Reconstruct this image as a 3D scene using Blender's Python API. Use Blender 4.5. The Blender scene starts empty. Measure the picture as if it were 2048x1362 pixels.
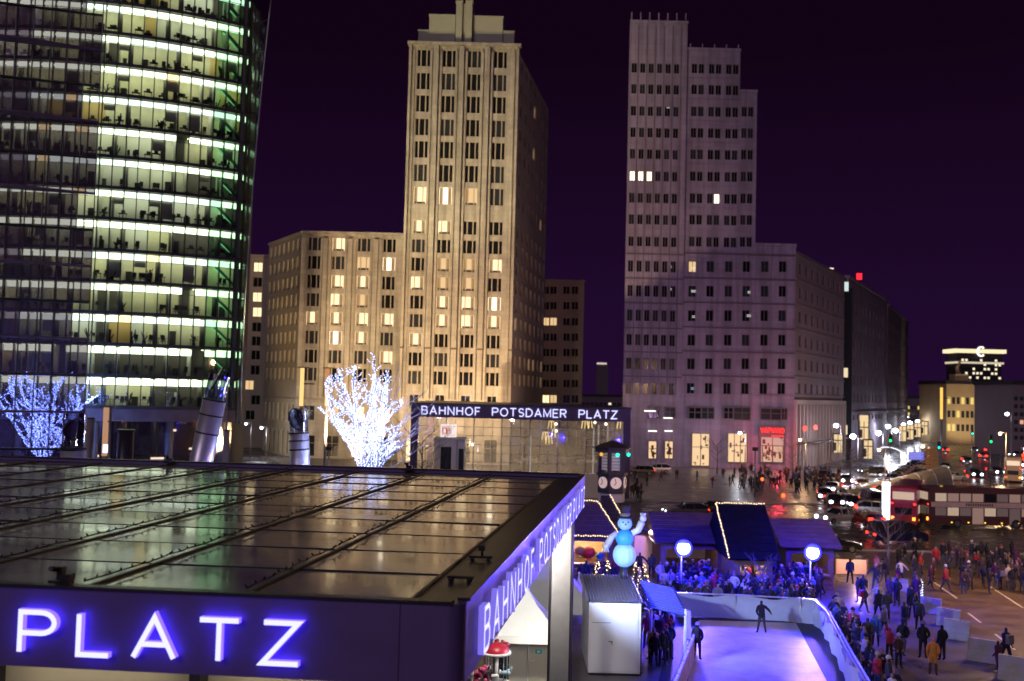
import bpy, bmesh, math, random
from mathutils import Vector, Matrix
R = random.Random(7)
scene = bpy.context.scene
COL = scene.collection
PI = math.pi

# ------------------------------------------------------------------ camera, world, sun, exposure
HC = 12.5                      # camera height
F = 1991.0                     # focal length in pixels of the 2048 px wide photograph
PITCH = math.atan(102 / F); ROLL = 0.025
cp, sp, cr, sr = math.cos(PITCH), math.sin(PITCH), math.cos(ROLL), math.sin(ROLL)
FW = Vector((0, cp, sp)); U0 = Vector((0, -sp, cp)); R0 = Vector((1, 0, 0))
RV = R0 * cr + U0 * sr; UV = U0 * cr - R0 * sr
cd = bpy.data.cameras.new('camera'); cam = bpy.data.objects.new('camera', cd); COL.objects.link(cam)
cd.sensor_width = 36; cd.lens = F / 2048 * 36; cd.clip_start = .2; cd.clip_end = 6000
cam.matrix_world = Matrix(((RV.x, UV.x, -FW.x, 0), (RV.y, UV.y, -FW.y, 0), (RV.z, UV.z, -FW.z, HC), (0, 0, 0, 1)))
scene.camera = cam
cd.dof.use_dof = True; cd.dof.focus_distance = 32.0; cd.dof.aperture_fstop = .72   # wide-open lens, as in the soft night photograph

w = bpy.data.worlds.new('World'); scene.world = w; w.use_nodes = True
nt = w.node_tree; nt.nodes.clear()
wo = nt.nodes.new('ShaderNodeOutputWorld'); add = nt.nodes.new('ShaderNodeAddShader')
sky = nt.nodes.new('ShaderNodeTexSky'); sky.sky_type = 'NISHITA'; sky.sun_disc = False
sky.sun_elevation = math.radians(3); sky.sun_rotation = math.radians(200)
b1 = nt.nodes.new('ShaderNodeBackground'); b1.inputs[1].default_value = 0.0002
nt.links.new(sky.outputs[0], b1.inputs[0])
# light-polluted night air: violet, a little bluer and brighter towards the horizon all round
tc = nt.nodes.new('ShaderNodeTexCoord'); sx = nt.nodes.new('ShaderNodeSeparateXYZ'); rp = nt.nodes.new('ShaderNodeValToRGB')
nt.links.new(tc.outputs['Generated'], sx.inputs[0]); nt.links.new(sx.outputs[2], rp.inputs[0])
rp.color_ramp.elements[0].position = 0.0; rp.color_ramp.elements[0].color = (0.0130, 0.0026, 0.025, 1)
rp.color_ramp.elements[1].position = 0.32; rp.color_ramp.elements[1].color = (0.0052, 0.0006, 0.0060, 1)
b2 = nt.nodes.new('ShaderNodeBackground'); b2.inputs[1].default_value = 1.0
nt.links.new(rp.outputs[0], b2.inputs[0]); nt.links.new(b1.outputs[0], add.inputs[0]); nt.links.new(b2.outputs[0], add.inputs[1])
nt.links.new(add.outputs[0], wo.inputs[0])

# faint city glow / moonlight, low and very soft, from behind the camera
sl = bpy.data.lights.new('sun', 'SUN'); sl.energy = 0.34; sl.angle = math.radians(25); sl.color = (.95, .74, 1.0)
so = bpy.data.objects.new('sun', sl); COL.objects.link(so)
so.rotation_euler = (math.radians(62), 0, math.radians(-28))

vs = scene.view_settings; vs.view_transform = 'Standard'; vs.look = 'None'; vs.exposure = 0.2; vs.gamma = 1.0; vs.use_curve_mapping = False
cy = scene.cycles
cy.max_bounces = 5;  cy.diffuse_bounces = 2; cy.glossy_bounces = 3; cy.transmission_bounces = 3; cy.transparent_max_bounces = 12
cy.sample_clamp_indirect = 3.0; cy.caustics_reflective = False; cy.caustics_refractive = False; cy.use_light_tree = True

# ------------------------------------------------------------------ picture geometry -> place
def XA(px, D, z):
    """world x of a thing seen at column px, standing D metres ahead at height z"""
    dz = z - HC; u = (px - 1024) / F
    return (u * (cp * D + sp * dz) - sr * (cp * dz - sp * D)) / cr
def ray(px, py): return FW * F + RV * (px - 1024) + UV * (681 - py)
def G(px, py, z=0.0):
    d = ray(px, py); t = (z - HC) / d.z
    return Vector((d.x * t, d.y * t, z))
def P(px, py, D):
    d = ray(px, py); t = D / d.y
    return Vector((d.x * t, D, HC + d.z * t))
def HY(px): return 783 + .025 * (px - 1024)
def ZA(px, py, D): return P(px, py, D).z

# ------------------------------------------------------------------ materials
MATS = {}
def pbr(name, col, rough=.7, metal=0, noise=0, nscale=3.0, bump=0, bscale=40, emit=None, es=0, coat=0, alpha=1, sampling=None, rvar=0):
    if name in MATS: return MATS[name]
    m = bpy.data.materials.new(name); m.use_nodes = True; n = m.node_tree; b = n.nodes['Principled BSDF']
    b.inputs['Base Color'].default_value = (*col, 1); b.inputs['Roughness'].default_value = rough; b.inputs['Metallic'].default_value = metal
    if coat: b.inputs['Coat Weight'].default_value = coat
    if noise or bump or rvar:
        t = n.nodes.new('ShaderNodeTexCoord')
    if noise:
        x = n.nodes.new('ShaderNodeTexNoise'); x.inputs['Scale'].default_value = nscale; x.inputs['Detail'].default_value = 6; x.inputs['Roughness'].default_value = .65
        n.links.new(t.outputs['Object'], x.inputs['Vector'])
        mr = n.nodes.new('ShaderNodeMapRange'); mr.inputs[1].default_value = .3; mr.inputs[2].default_value = .7
        mr.inputs[3].default_value = 1 - noise; mr.inputs[4].default_value = 1 + noise
        n.links.new(x.outputs[0], mr.inputs[0])
        mx = n.nodes.new('ShaderNodeVectorMath'); mx.operation = 'SCALE'; mx.inputs[0].default_value = col
        n.links.new(mr.outputs[0], mx.inputs['Scale']); n.links.new(mx.outputs[0], b.inputs['Base Color'])
        if rvar:
            m2 = n.nodes.new('ShaderNodeMapRange'); m2.inputs[1].default_value = .35; m2.inputs[2].default_value = .65
            m2.inputs[3].default_value = max(.02, rough - rvar); m2.inputs[4].default_value = rough + rvar
            n.links.new(x.outputs[0], m2.inputs[0]); n.links.new(m2.outputs[0], b.inputs['Roughness'])
    if bump:
        y = n.nodes.new('ShaderNodeTexNoise'); y.inputs['Scale'].default_value = bscale; y.inputs['Detail'].default_value = 4
        n.links.new(t.outputs['Object'], y.inputs['Vector'])
        bp = n.nodes.new('ShaderNodeBump'); bp.inputs['Strength'].default_value = bump; bp.inputs['Distance'].default_value = .02
        n.links.new(y.outputs[0], bp.inputs['Height']); n.links.new(bp.outputs[0], b.inputs['Normal'])
    if emit:
        b.inputs['Emission Color'].default_value = (*emit, 1); b.inputs['Emission Strength'].default_value = es
    if sampling: m.cycles.emission_sampling = sampling
    MATS[name] = m; return m
def glow(name, col, s, sample=True):
    """a lamp surface; sample=False for tiny ones that need not be sampled as lights"""
    m = pbr(name, (.02, .02, .02), .6, emit=col, es=s)
    m.cycles.emission_sampling = 'AUTO' if sample else 'NONE'
    return m
def glass(name, tint=(1, 1, 1), refl=.08, rough=.02, thru=.92, haze=0, haze_col=(.6, .5, .4)):
    if name in MATS: return MATS[name]
    m = bpy.data.materials.new(name); m.use_nodes = True; n = m.node_tree; n.nodes.clear()
    o = n.nodes.new('ShaderNodeOutputMaterial'); tr = n.nodes.new('ShaderNodeBsdfTransparent'); gl = n.nodes.new('ShaderNodeBsdfGlossy')
    tr.inputs[0].default_value = tuple(t * thru for t in tint) + (1,)
    gl.inputs['Roughness'].default_value = rough; gl.inputs[0].default_value = (.9, .9, .95, 1)
    fr = n.nodes.new('ShaderNodeLayerWeight'); fr.inputs[0].default_value = .25
    mr = n.nodes.new('ShaderNodeMapRange'); mr.inputs[3].default_value = refl; mr.inputs[4].default_value = .75
    n.links.new(fr.outputs['Fresnel'], mr.inputs[0])
    mx = n.nodes.new('ShaderNodeMixShader'); n.links.new(mr.outputs[0], mx.inputs[0]); n.links.new(tr.outputs[0], mx.inputs[1]); n.links.new(gl.outputs[0], mx.inputs[2])
    out = mx.outputs[0]
    if haze:  # diffuse veil that puts glow and haze into the glass colour
        tl_ = n.nodes.new('ShaderNodeBsdfTranslucent'); df = n.nodes.new('ShaderNodeBsdfDiffuse'); a1 = n.nodes.new('ShaderNodeMixShader'); a2 = n.nodes.new('ShaderNodeMixShader')
        tl_.inputs[0].default_value = (*haze_col, 1); df.inputs[0].default_value = (*haze_col, 1); a1.inputs[0].default_value = .5; a2.inputs[0].default_value = haze
        n.links.new(tl_.outputs[0], a1.inputs[1]); n.links.new(df.outputs[0], a1.inputs[2]); n.links.new(out, a2.inputs[1]); n.links.new(a1.outputs[0], a2.inputs[2]); out = a2.outputs[0]
    n.links.new(out, o.inputs[0]); MATS[name] = m; return m
def blocks(m, bw_, bh, dark=.78):
    """fine ashlar joints in a stone material, too small in the picture to build"""
    n = m.node_tree; b = n.nodes['Principled BSDF']; src = b.inputs['Base Color'].links[0].from_socket if b.inputs['Base Color'].links else None
    t = n.nodes.new('ShaderNodeTexCoord'); s = n.nodes.new('ShaderNodeSeparateXYZ'); c = n.nodes.new('ShaderNodeCombineXYZ'); n.links.new(t.outputs['Object'], s.inputs[0]); n.links.new(s.outputs[0], c.inputs[0]); n.links.new(s.outputs[2], c.inputs[1])
    k = n.nodes.new('ShaderNodeTexBrick'); k.inputs['Scale'].default_value = 1; k.inputs['Brick Width'].default_value = bw_; k.inputs['Row Height'].default_value = bh; k.inputs['Mortar Size'].default_value = .035; k.inputs['Mortar Smooth'].default_value = .4
    k.inputs['Color1'].default_value = (1, 1, 1, 1); k.inputs['Color2'].default_value = (.86, .86, .86, 1); k.inputs['Mortar'].default_value = (dark, dark, dark, 1); n.links.new(c.outputs[0], k.inputs['Vector'])
    mx = n.nodes.new('ShaderNodeMix'); mx.data_type = 'RGBA'; mx.blend_type = 'MULTIPLY'; mx.inputs[0].default_value = 1
    n.links.new(src, mx.inputs[6]); n.links.new(k.outputs['Color'], mx.inputs[7])
    w_ = n.nodes.new('ShaderNodeTexNoise'); w_.inputs['Scale'].default_value = 1; w_.inputs['Detail'].default_value = 5; mp = n.nodes.new('ShaderNodeMapping'); mp.inputs['Scale'].default_value = (1.1, 1.1, .07); n.links.new(t.outputs['Object'], mp.inputs[0]); n.links.new(mp.outputs[0], w_.inputs['Vector'])
    r_ = n.nodes.new('ShaderNodeMapRange'); r_.inputs[1].default_value = .38; r_.inputs[2].default_value = .62; r_.inputs[3].default_value = .72; r_.inputs[4].default_value = 1.06; n.links.new(w_.outputs[0], r_.inputs[0])
    m2 = n.nodes.new('ShaderNodeVectorMath'); m2.operation = 'SCALE'; n.links.new(mx.outputs[2], m2.inputs[0]); n.links.new(r_.outputs[0], m2.inputs['Scale']); n.links.new(m2.outputs[0], b.inputs['Base Color'])

# ------------------------------------------------------------------ mesh builder
class MB:
    def __init__(s): s.v = []; s.f = []; s.m = []; s.k = 0; s.smooth = []
    def mat(s, k): s.k = k; return s
    def add(s, vs, fs, smooth=False):
        o = len(s.v); s.v += [tuple(v) for v in vs]
        for f in fs: s.f.append(tuple(i + o for i in f)); s.m.append(s.k); s.smooth.append(smooth)
        return s
    def box(s, x0, x1, y0, y1, z0, z1):
        vs = [(x0,y0,z0),(x1,y0,z0),(x1,y1,z0),(x0,y1,z0),(x0,y0,z1),(x1,y0,z1),(x1,y1,z1),(x0,y1,z1)]
        return s.add(vs, [(0,3,2,1),(4,5,6,7),(0,1,5,4),(1,2,6,5),(2,3,7,6),(3,0,4,7)])
    def bar(s, a, b, wx, wz=None, up=(0, 0, 1)):
        wz = wz or wx; a = Vector(a); b = Vector(b); d = (b - a).normalized(); u = Vector(up)
        if abs(d.dot(u)) > .98: u = Vector((0, 1, 0))
        x = d.cross(u).normalized() * wx / 2; z = x.cross(d).normalized() * wz / 2
        vs = [a-x-z, a+x-z, a+x+z, a-x+z, b-x-z, b+x-z, b+x+z, b-x+z]
        return s.add(vs, [(0,1,2,3),(7,6,5,4),(0,4,5,1),(1,5,6,2),(2,6,7,3),(3,7,4,0)])
    def tube(s, pts, rads, n=8, cap=True, smooth=True):
        pts = [Vector(p) for p in pts]
        if not isinstance(rads, (list, tuple)): rads = [rads] * len(pts)
        vs = []; px = None
        for i, p in enumerate(pts):
            d = (pts[min(i+1, len(pts)-1)] - pts[max(i-1, 0)])
            d = d.normalized() if d.length > 1e-9 else Vector((0, 0, 1))
            if px is None:
                px = d.cross(Vector((0, 0, 1)) if abs(d.z) < .9 else Vector((1, 0, 0))).normalized()
            else:
                px = (px - d * px.dot(d)); px = px.normalized() if px.length > 1e-6 else d.orthogonal().normalized()
            py_ = d.cross(px)
            for k in range(n):
                a = 2 * PI * k / n; vs.append(p + (px * math.cos(a) + py_ * math.sin(a)) * rads[i])
        fs = [(i*n+k, i*n+(k+1) % n, (i+1)*n+(k+1) % n, (i+1)*n+k) for i in range(len(pts)-1) for k in range(n)]
        s.add(vs, fs, smooth)
        if cap:
            o = len(s.v) - len(vs)
            s.f.append(tuple(range(o+n-1, o-1, -1))); s.m.append(s.k); s.smooth.append(False)
            e = o + (len(pts)-1)*n; s.f.append(tuple(range(e, e+n))); s.m.append(s.k); s.smooth.append(False)
        return s
    def ball(s, c, r, n=8, m=6, sz=1.0):
        vs = [(c[0], c[1], c[2] - r*sz)]
        for i in range(1, m):
            t = PI * i / m
            for k in range(n):
                a = 2*PI*k/n; vs.append((c[0]+r*math.sin(t)*math.cos(a), c[1]+r*math.sin(t)*math.sin(a), c[2]-r*sz*math.cos(t)))
        vs.append((c[0], c[1], c[2] + r*sz)); L = len(vs)-1
        fs = [(0, 1+(k+1) % n, 1+k) for k in range(n)]
        fs += [(1+i*n+k, 1+i*n+(k+1) % n, 1+(i+1)*n+(k+1) % n, 1+(i+1)*n+k) for i in range(m-2) for k in range(n)]
        fs += [(1+(m-2)*n+k, 1+(m-2)*n+(k+1) % n, L) for k in range(n)]
        return s.add(vs, fs, True)
    def octa(s, c, r):
        x, y, z = c
        return s.add([(x+r,y,z),(x-r,y,z),(x,y+r,z),(x,y-r,z),(x,y,z+r),(x,y,z-r)], [(0,2,4),(2,1,4),(1,3,4),(3,0,4),(2,0,5),(1,2,5),(3,1,5),(0,3,5)])
    def prism(s, poly, z0, z1, axis='z'):
        """extrude a 2-D polygon; axis z: (x,y) polygon, axis x: (y,z) polygon, axis y: (x,z) polygon"""
        n = len(poly)
        def pt(p, t): return {'z': (p[0], p[1], t), 'x': (t, p[0], p[1]), 'y': (p[0], t, p[1])}[axis]
        vs = [pt(p, z0) for p in poly] + [pt(p, z1) for p in poly]
        fs = [(i, (i+1) % n, n+(i+1) % n, n+i) for i in range(n)] + [tuple(range(n-1, -1, -1)), tuple(range(n, 2*n))]
        return s.add(vs, fs)
    def mesh(s, name, mats):
        me = bpy.data.meshes.new(name); me.from_pydata(s.v, [], s.f)
        for m in (mats if isinstance(mats, (list, tuple)) else [mats]): me.materials.append(m)
        me.polygons.foreach_set('material_index', s.m); me.polygons.foreach_set('use_smooth', s.smooth)
        bm = bmesh.new(); bm.from_mesh(me); bmesh.ops.recalc_face_normals(bm, faces=bm.faces); bm.to_mesh(me); bm.free()
        me.update(); return me
    def build(s, name, mats, parent=None, loc=(0,0,0), rz=0):
        return inst(s.mesh(name, mats), name, parent, loc, rz)
def inst(me, name, parent=None, loc=(0,0,0), rz=0, scale=None, rot=None):
    o = bpy.data.objects.new(name, me); COL.objects.link(o); o.location = loc
    o.rotation_euler = rot if rot else (0, 0, rz)
    if scale: o.scale = scale
    if parent: o.parent = parent
    return o
def tag(o, label, cat, group=None):
    o['label'] = label; o['category'] = cat
    if group: o['group'] = group
    return o
def thing(name, label, cat, loc=(0,0,0), rz=0, group=None):
    o = bpy.data.objects.new(name, None); COL.objects.link(o); o.location = loc; o.rotation_euler = (0,0,rz)
    o.empty_display_size = .3
    return tag(o, label, cat, group)
def struct(o): o['kind'] = 'structure'; return o
def stuff(o): o['kind'] = 'stuff'; return o
def kids(o): return [c for c in COL.objects if c.parent == o]
ORD = ['leftmost', 'second from left', 'third from left', 'fourth from left', 'fifth from left', 'sixth from left', 'seventh from left', 'eighth from left', 'ninth from left', 'tenth from left'] + [w_+' from left' for w_ in ('eleventh', 'twelfth', 'thirteenth', 'fourteenth', 'fifteenth', 'sixteenth', 'seventeenth', 'eighteenth', 'nineteenth', 'twentieth', 'twenty-first', 'twenty-second', 'twenty-third', 'twenty-fourth', 'twenty-fifth', 'twenty-sixth', 'twenty-seventh', 'twenty-eighth', 'twenty-ninth', 'thirtieth')]
def number(objs, group):
    """things of one group that look alike are told apart by their order from the left"""
    by = {}
    for o in objs: by.setdefault(o['label'], []).append(o)
    for lb, os_ in by.items():
        if len(os_) < 2: continue
        os_.sort(key=lambda o: o.location.x/o.location.y)
        for i, o in enumerate(os_):
            o['label'] = (lb + ', ' + ORD[i] if i < len(ORD) else lb + ', far right')
def copy_tree(o, loc=None, rz=None, label=None, group=None, tree=None):
    """copy of a thing with its parts and sub-parts"""
    c = o.copy(); COL.objects.link(c)
    if loc is not None: c.location = loc
    if rz is not None: c.rotation_euler = (0, 0, rz)
    if label: c['label'] = label
    if group: c['group'] = group
    for ch in (tree or kids(o)):
        if isinstance(ch, tuple): ch, sub = ch
        else: sub = kids(ch)
        k = ch.copy(); COL.objects.link(k); k.parent = c
        for g in sub:
            q = g.copy(); COL.objects.link(q); q.parent = k
    return c
def tree_of(o): return [(c, kids(c)) for c in kids(o)]
def lamp(kind, loc, power, col, radius=.1, parent=None, spot=None, aim=None, blend=.5, name=None):
    l = bpy.data.lights.new(name or 'lamp_light', kind); l.energy = power; l.color = col
    if kind != 'AREA': l.shadow_soft_size = radius
    if spot: l.spot_size = spot; l.spot_blend = blend
    o = bpy.data.objects.new(name or 'lamp_light', l); COL.objects.link(o); o.location = loc
    if aim is not None:
        o.rotation_euler = (Vector(aim) - Vector(loc)).to_track_quat('-Z', 'Y').to_euler()
    if parent: o.parent = parent
    return o

# ------------------------------------------------------------------ lettering: single-stroke letters given real depth
def arc(cx, cz, rx, rz, a0, a1, n=10): return [(cx+rx*math.cos(math.radians(a0+(a1-a0)*i/n)), cz+rz*math.sin(math.radians(a0+(a1-a0)*i/n))) for i in range(n+1)]
GL = {
 'P': (.74, [[(0,0),(0,1),(.42,1)]+arc(.44,.74,.28,.26,90,-90)+[(0,.48)]]),
 'L': (.66, [[(0,1),(0,0),(.64,0)]]),
 'A': (.86, [[(0,0),(.42,1),(.84,0)],[(.15,.33),(.69,.33)]]),
 'T': (.80, [[(0,1),(.8,1)],[(.4,1),(.4,0)]]),
 'Z': (.74, [[(.02,1),(.72,1),(0,0),(.74,0)]]),
 'B': (.70, [[(0,0),(0,1),(.40,1)]+arc(.42,.77,.22,.23,90,-90)+[(0,.54)],[(.42,.54)]+arc(.44,.27,.26,.27,90,-90)+[(0,0)]]),
 'H': (.76, [[(0,0),(0,1)],[(.74,0),(.74,1)],[(0,.52),(.74,.52)]]),
 'N': (.78, [[(0,0),(0,1),(.76,0),(.76,1)]]),
 'O': (.92, [arc(.46,.5,.46,.5,90,450,26)]),
 'F': (.60, [[(0,0),(0,1),(.6,1)],[(0,.52),(.52,.52)]]),
 'S': (.68, [[(.62,.84)]+arc(.34,.745,.29,.255,40,270,12)+arc(.34,.25,.32,.25,90,-140,12)]),
 'D': (.80, [[(0,0),(0,1),(.3,1)]+arc(.3,.5,.48,.5,90,-90,14)+[(0,0)]]),
 'M': (.90, [[(0,0),(0,1),(.44,.12),(.88,1),(.88,0)]]),
 'E': (.64, [[(.64,1),(0,1),(0,0),(.64,0)],[(0,.52),(.56,.52)]]),
 'R': (.72, [[(0,0),(0,1),(.42,1)]+arc(.44,.75,.26,.25,90,-90)+[(0,.5)],[(.36,.5),(.70,0)]]),
 'V': (.80, [[(0,1),(.4,0),(.8,1)]]), 'I': (.12, [[(.06,0),(.06,1)]]),
 'C': (.82, [arc(.46,.5,.44,.5,48,312,20)]), 'U': (.74, [[(0,1),(0,.35)]+arc(.36,.33,.36,.33,180,360,10)+[(.72,1)]]),
 'X': (.74, [[(0,0),(.74,1)],[(0,1),(.74,0)]]),
}
def stroke(mb, pts, wd, h, y0, y1, k=0, ws=1.0):
    """flat-faced ribbon with mitred corners in the x,z plane between depths y0 (front) and y1"""
    closed = (Vector(pts[0]) - Vector(pts[-1])).length < 1e-4
    if closed: pts = pts[:-1]
    n = len(pts); P2 = [Vector((p[0]*h*ws, p[1]*h)) for p in pts]; L = []; Rr = []
    for i, p in enumerate(P2):
        a = P2[(i-1) % n] if (closed or i > 0) else None; b = P2[(i+1) % n] if (closed or i < n-1) else None
        d0 = (p-a).normalized() if a is not None else None; d1 = (b-p).normalized() if b is not None else None
        if d0 is None: nn = Vector((-d1.y, d1.x)); q = nn * wd/2
        elif d1 is None: nn = Vector((-d0.y, d0.x)); q = nn * wd/2
        else:
            n0 = Vector((-d0.y, d0.x)); n1 = Vector((-d1.y, d1.x)); q = (n0+n1)
            q = q.normalized() * (wd/2) / max(.42, q.normalized().dot(n0)) if q.length > 1e-6 else n0*wd/2
        L.append(p+q); Rr.append(p-q)
    m = n if closed else n-1
    vs = [(v.x, y, v.y) for y in (y0+k*.002, y1) for s_ in (L, Rr) for v in s_]
    fs = []; sd_ = []
    for i in range(m):
        j = (i+1) % n
        fs += [(i, j, n+j, n+i)]; sd_ += [(2*n+i, 3*n+i, 3*n+j, 2*n+j), (i, 2*n+i, 2*n+j, j), (n+i, n+j, 3*n+j, 3*n+i)]
    if not closed: sd_ += [(0, n, 3*n, 2*n), (n-1, 3*n-1, 4*n-1, 2*n-1)]
    mb.mat(0).add(vs, fs); o = len(mb.v)-len(vs); mb.mat(1)
    for f in sd_: mb.f.append(tuple(i+o for i in f)); mb.m.append(1); mb.smooth.append(False)
GM = {}
def letters(text, h, wd, depth, x0, x1, mat, parent, y, z, name='letter', rz=0, origin=None, ws=1.0, side=None):
    """spread the letters of text from x0 to x1 (local), each a mesh of its own standing proud of y"""
    sp_ = [GL[c][0]*ws if c != ' ' else .55 for c in text]
    tot = sum(sp_) * h; gap = (x1 - x0 - tot) / max(1, len(text)-1); x = x0
    for c, g in zip(text, sp_):
        if c != ' ':
            key = (c, h, wd, depth, mat.name, ws)
            if key not in GM:
                mb = MB()
                for k, st in enumerate(GL[c][1]): stroke(mb, st, wd, h, -depth, 0, k, ws)
                GM[key] = mb.mesh(name, [mat, side or mat])
            if origin: loc = Vector(origin) + Vector((math.cos(rz), math.sin(rz), 0)) * x + Vector((0, 0, z))
            else: loc = (x, y, z)
            inst(GM[key], name, parent, loc, rz)
        x += g*h + gap

def wall_holes(mb, x0, x1, z0, z1, holes, y0, y1):
    """wall slab between y0 and y1 with rectangular openings (xa,xb,za,zb)"""
    xs = sorted(set([x0, x1] + [h[0] for h in holes] + [h[1] for h in holes])); zs = sorted(set([z0, z1] + [h[2] for h in holes] + [h[3] for h in holes]))
    xs = [x for x in xs if x0 <= x <= x1]; zs = [z for z in zs if z0 <= z <= z1]
    for a, b in zip(zs, zs[1:]):
        zc = (a+b)/2; run = None
        hz = [h for h in holes if h[2] < zc < h[3]]
        for c, d in zip(xs, xs[1:]):
            xc = (c+d)/2
            if any(h[0] < xc < h[1] for h in hz):
                if run is not None: mb.box(run, c, y0, y1, a, b); run = None
            elif run is None: run = c
        if run is not None: mb.box(run, x1, y0, y1, a, b)

# shared materials
M = {}
M['dark_metal'] = pbr('dark_metal', (.045, .038, .05), .38, .3, .25, 2.0, .05, 30)
M['fascia'] = pbr('fascia_metal', (.20, .14, .36), .42, .2, .12, .8, .04, 60)  # blue letter light is put into this violet base colour
M['fascia_far'] = pbr('fascia_far', (.075, .05, .10), .42, .2, .12, .8)
M['steel'] = pbr('steel', (.75, .75, .80), .36, .6, .1, 2, .05, 12)
M['grey_paint'] = pbr('grey_paint', (.25, .235, .24), .55, 0, .12, 1.5, .05, 20)
M['white_sheet'] = pbr('white_sheet', (.74, .74, .76), .5, 0, .05, 1)
M['black'] = pbr('black_plastic', (.02, .02, .022), .45)
M['letter'] = glow('letter_face', (.60, .60, 1.0), 1.35)
M['letter_side'] = glow('letter_side', (.09, .05, 1.0), 3.8)
M['letter_edge'] = glow('letter_edge', (.26, .20, 1.0), .7)
M['pole'] = pbr('pole_paint', (.22, .2, .2), .45, .4, .1, 3)
# ------------------------------------------------------------------ ground
asph = pbr('wet_plaza', (.085, .072, .080), .26, 0, .35, .35, .5, 6, rvar=.16)
road_m = pbr('asphalt', (.085, .075, .072), .30, 0, .35, .5, .5, 12, rvar=.15)
g = MB(); g.add([(-1350,-60,0),(1350,-60,0),(1350,1450,0),(-1350,1450,0)], [(0,1,2,3)]); struct(g.build('ground', asph))
def sheet(name, pts, z, mat):
    mb = MB(); mb.add([(p[0], p[1], z) for p in pts], [tuple(range(len(pts)))]); return struct(mb.build(name, mat))

# ------------------------------------------------------------------ near station hall
TH = math.atan(297/F); C1 = G(928, 1211, 9.3)
Lf, Ls, ZT, FH = 33.0, 24.6, 9.3, 1.2
st = thing('station_hall', 'flat roofed railway station entrance hall with glass roof and large lit letters, nearest the camera', 'station', (C1.x, C1.y, 0), -TH)
# fascia panels (rounded corner pieces + straight panels), 0.9 m deep hollow edge frame
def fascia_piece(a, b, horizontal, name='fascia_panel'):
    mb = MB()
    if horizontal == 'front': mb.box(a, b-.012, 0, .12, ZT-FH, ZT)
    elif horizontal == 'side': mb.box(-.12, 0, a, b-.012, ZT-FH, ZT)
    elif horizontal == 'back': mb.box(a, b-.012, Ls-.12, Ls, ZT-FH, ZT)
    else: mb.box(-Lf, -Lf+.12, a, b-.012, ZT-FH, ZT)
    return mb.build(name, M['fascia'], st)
rc = .25
def corner(cx, cy, a0, lx, ly):
    """L-shaped rounded corner panel; cx,cy centre of the rounding"""
    out = [(cx+rc*math.cos(math.radians(a0+90*i/8)), cy+rc*math.sin(math.radians(a0+90*i/8))) for i in range(9)]
    inn = [(cx+(rc-.12)*math.cos(math.radians(a0+90*i/8)), cy+(rc-.12)*math.sin(math.radians(a0+90*i/8))) for i in range(9)]
    d0 = Vector((math.sin(math.radians(a0)), -math.cos(math.radians(a0)))); d1 = Vector((-math.sin(math.radians(a0+90)), math.cos(math.radians(a0+90))))
    out = [tuple(Vector(out[0])+d0*lx)] + out + [tuple(Vector(out[-1])+d1*ly)]
    inn = [tuple(Vector(inn[0])+d0*lx)] + inn + [tuple(Vector(inn[-1])+d1*ly)]
    mb = MB(); n = len(out)
    vs = [(p[0], p[1], z) for z in (ZT-FH, ZT) for q in (out, inn) for p in q]
    fs = []
    for i in range(n-1):
        fs += [(i, i+1, 2*n+i+1, 2*n+i), (n+i, 3*n+i, 3*n+i+1, n+i+1), (2*n+i, 2*n+i+1, 3*n+i+1, 3*n+i), (i, n+i, n+i+1, i+1)]
    fs += [(0, 2*n, 3*n, n), (n-1, 2*n-1, 4*n-1, 3*n-1)]
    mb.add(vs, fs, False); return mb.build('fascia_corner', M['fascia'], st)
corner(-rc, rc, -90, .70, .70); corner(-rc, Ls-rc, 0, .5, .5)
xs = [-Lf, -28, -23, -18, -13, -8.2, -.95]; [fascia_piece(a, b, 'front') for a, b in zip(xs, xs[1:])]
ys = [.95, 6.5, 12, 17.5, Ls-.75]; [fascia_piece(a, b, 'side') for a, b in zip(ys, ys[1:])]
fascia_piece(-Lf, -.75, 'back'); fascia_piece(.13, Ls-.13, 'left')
mb = MB(); zz = ZT-.10
mb.box(-Lf+.13, -.13, .13, .62, ZT-FH+.3, zz); mb.build('gutter', M['dark_metal'], st)
mb = MB(); mb.box(-.95, -.13, .63, Ls-.63, ZT-FH+.3, zz-.006); mb.build('gutter', M['dark_metal'], st)
mb = MB(); mb.box(-Lf+.13, -.13, Ls-.62, Ls-.13, ZT-FH+.3, zz); mb.build('gutter', M['dark_metal'], st)
mb = MB()
for (a, b, c, d) in ((-Lf-.02, .02, -.04, .16), (-Lf-.02, .02, Ls-.16, Ls+.06)): mb.box(a+.2, b-.2, c, d, ZT+.002, ZT+.05)
mb.box(-.16, .04, .3, Ls-.3, ZT+.004, ZT+.052)
mb.build('coping', M['dark_metal'], st)
# wet satin glass roof panels between raised glazing bars
gp = pbr('roof_glass', (.36, .36, .33), .085, 0, .22, .5, .035, 4, rvar=.045)
gp.node_tree.nodes['Principled BSDF'].inputs['IOR'].default_value = 2.5
NX, NY = 12, 10; X0, X1, Y0_, Y1_ = -Lf+.6, -.95, .63, Ls-.63
pw = (X1-X0)/NX; ph = (Y1_-Y0_)/NY
mb = MB(); mb.box(-pw/2+.05, pw/2-.05, -ph/2+.035, ph/2-.035, -.06, 0); me = mb.mesh('glass_panel', gp)
for i in range(NX):
    for j in range(NY):
        o = inst(me, 'glass_panel', st, (X0+(i+.5)*pw, Y0_+(j+.5)*ph, ZT-.11+R.uniform(-.008, .008)))
        o.rotation_euler = (R.uniform(-.004, .004), R.uniform(-.004, .004), 0)
mbx = MB(); mbx.box(-.03, .03, 0, Y1_-Y0_, -.14, .03); bx_ = mbx.mesh('glazing_bar', M['black'])
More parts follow.
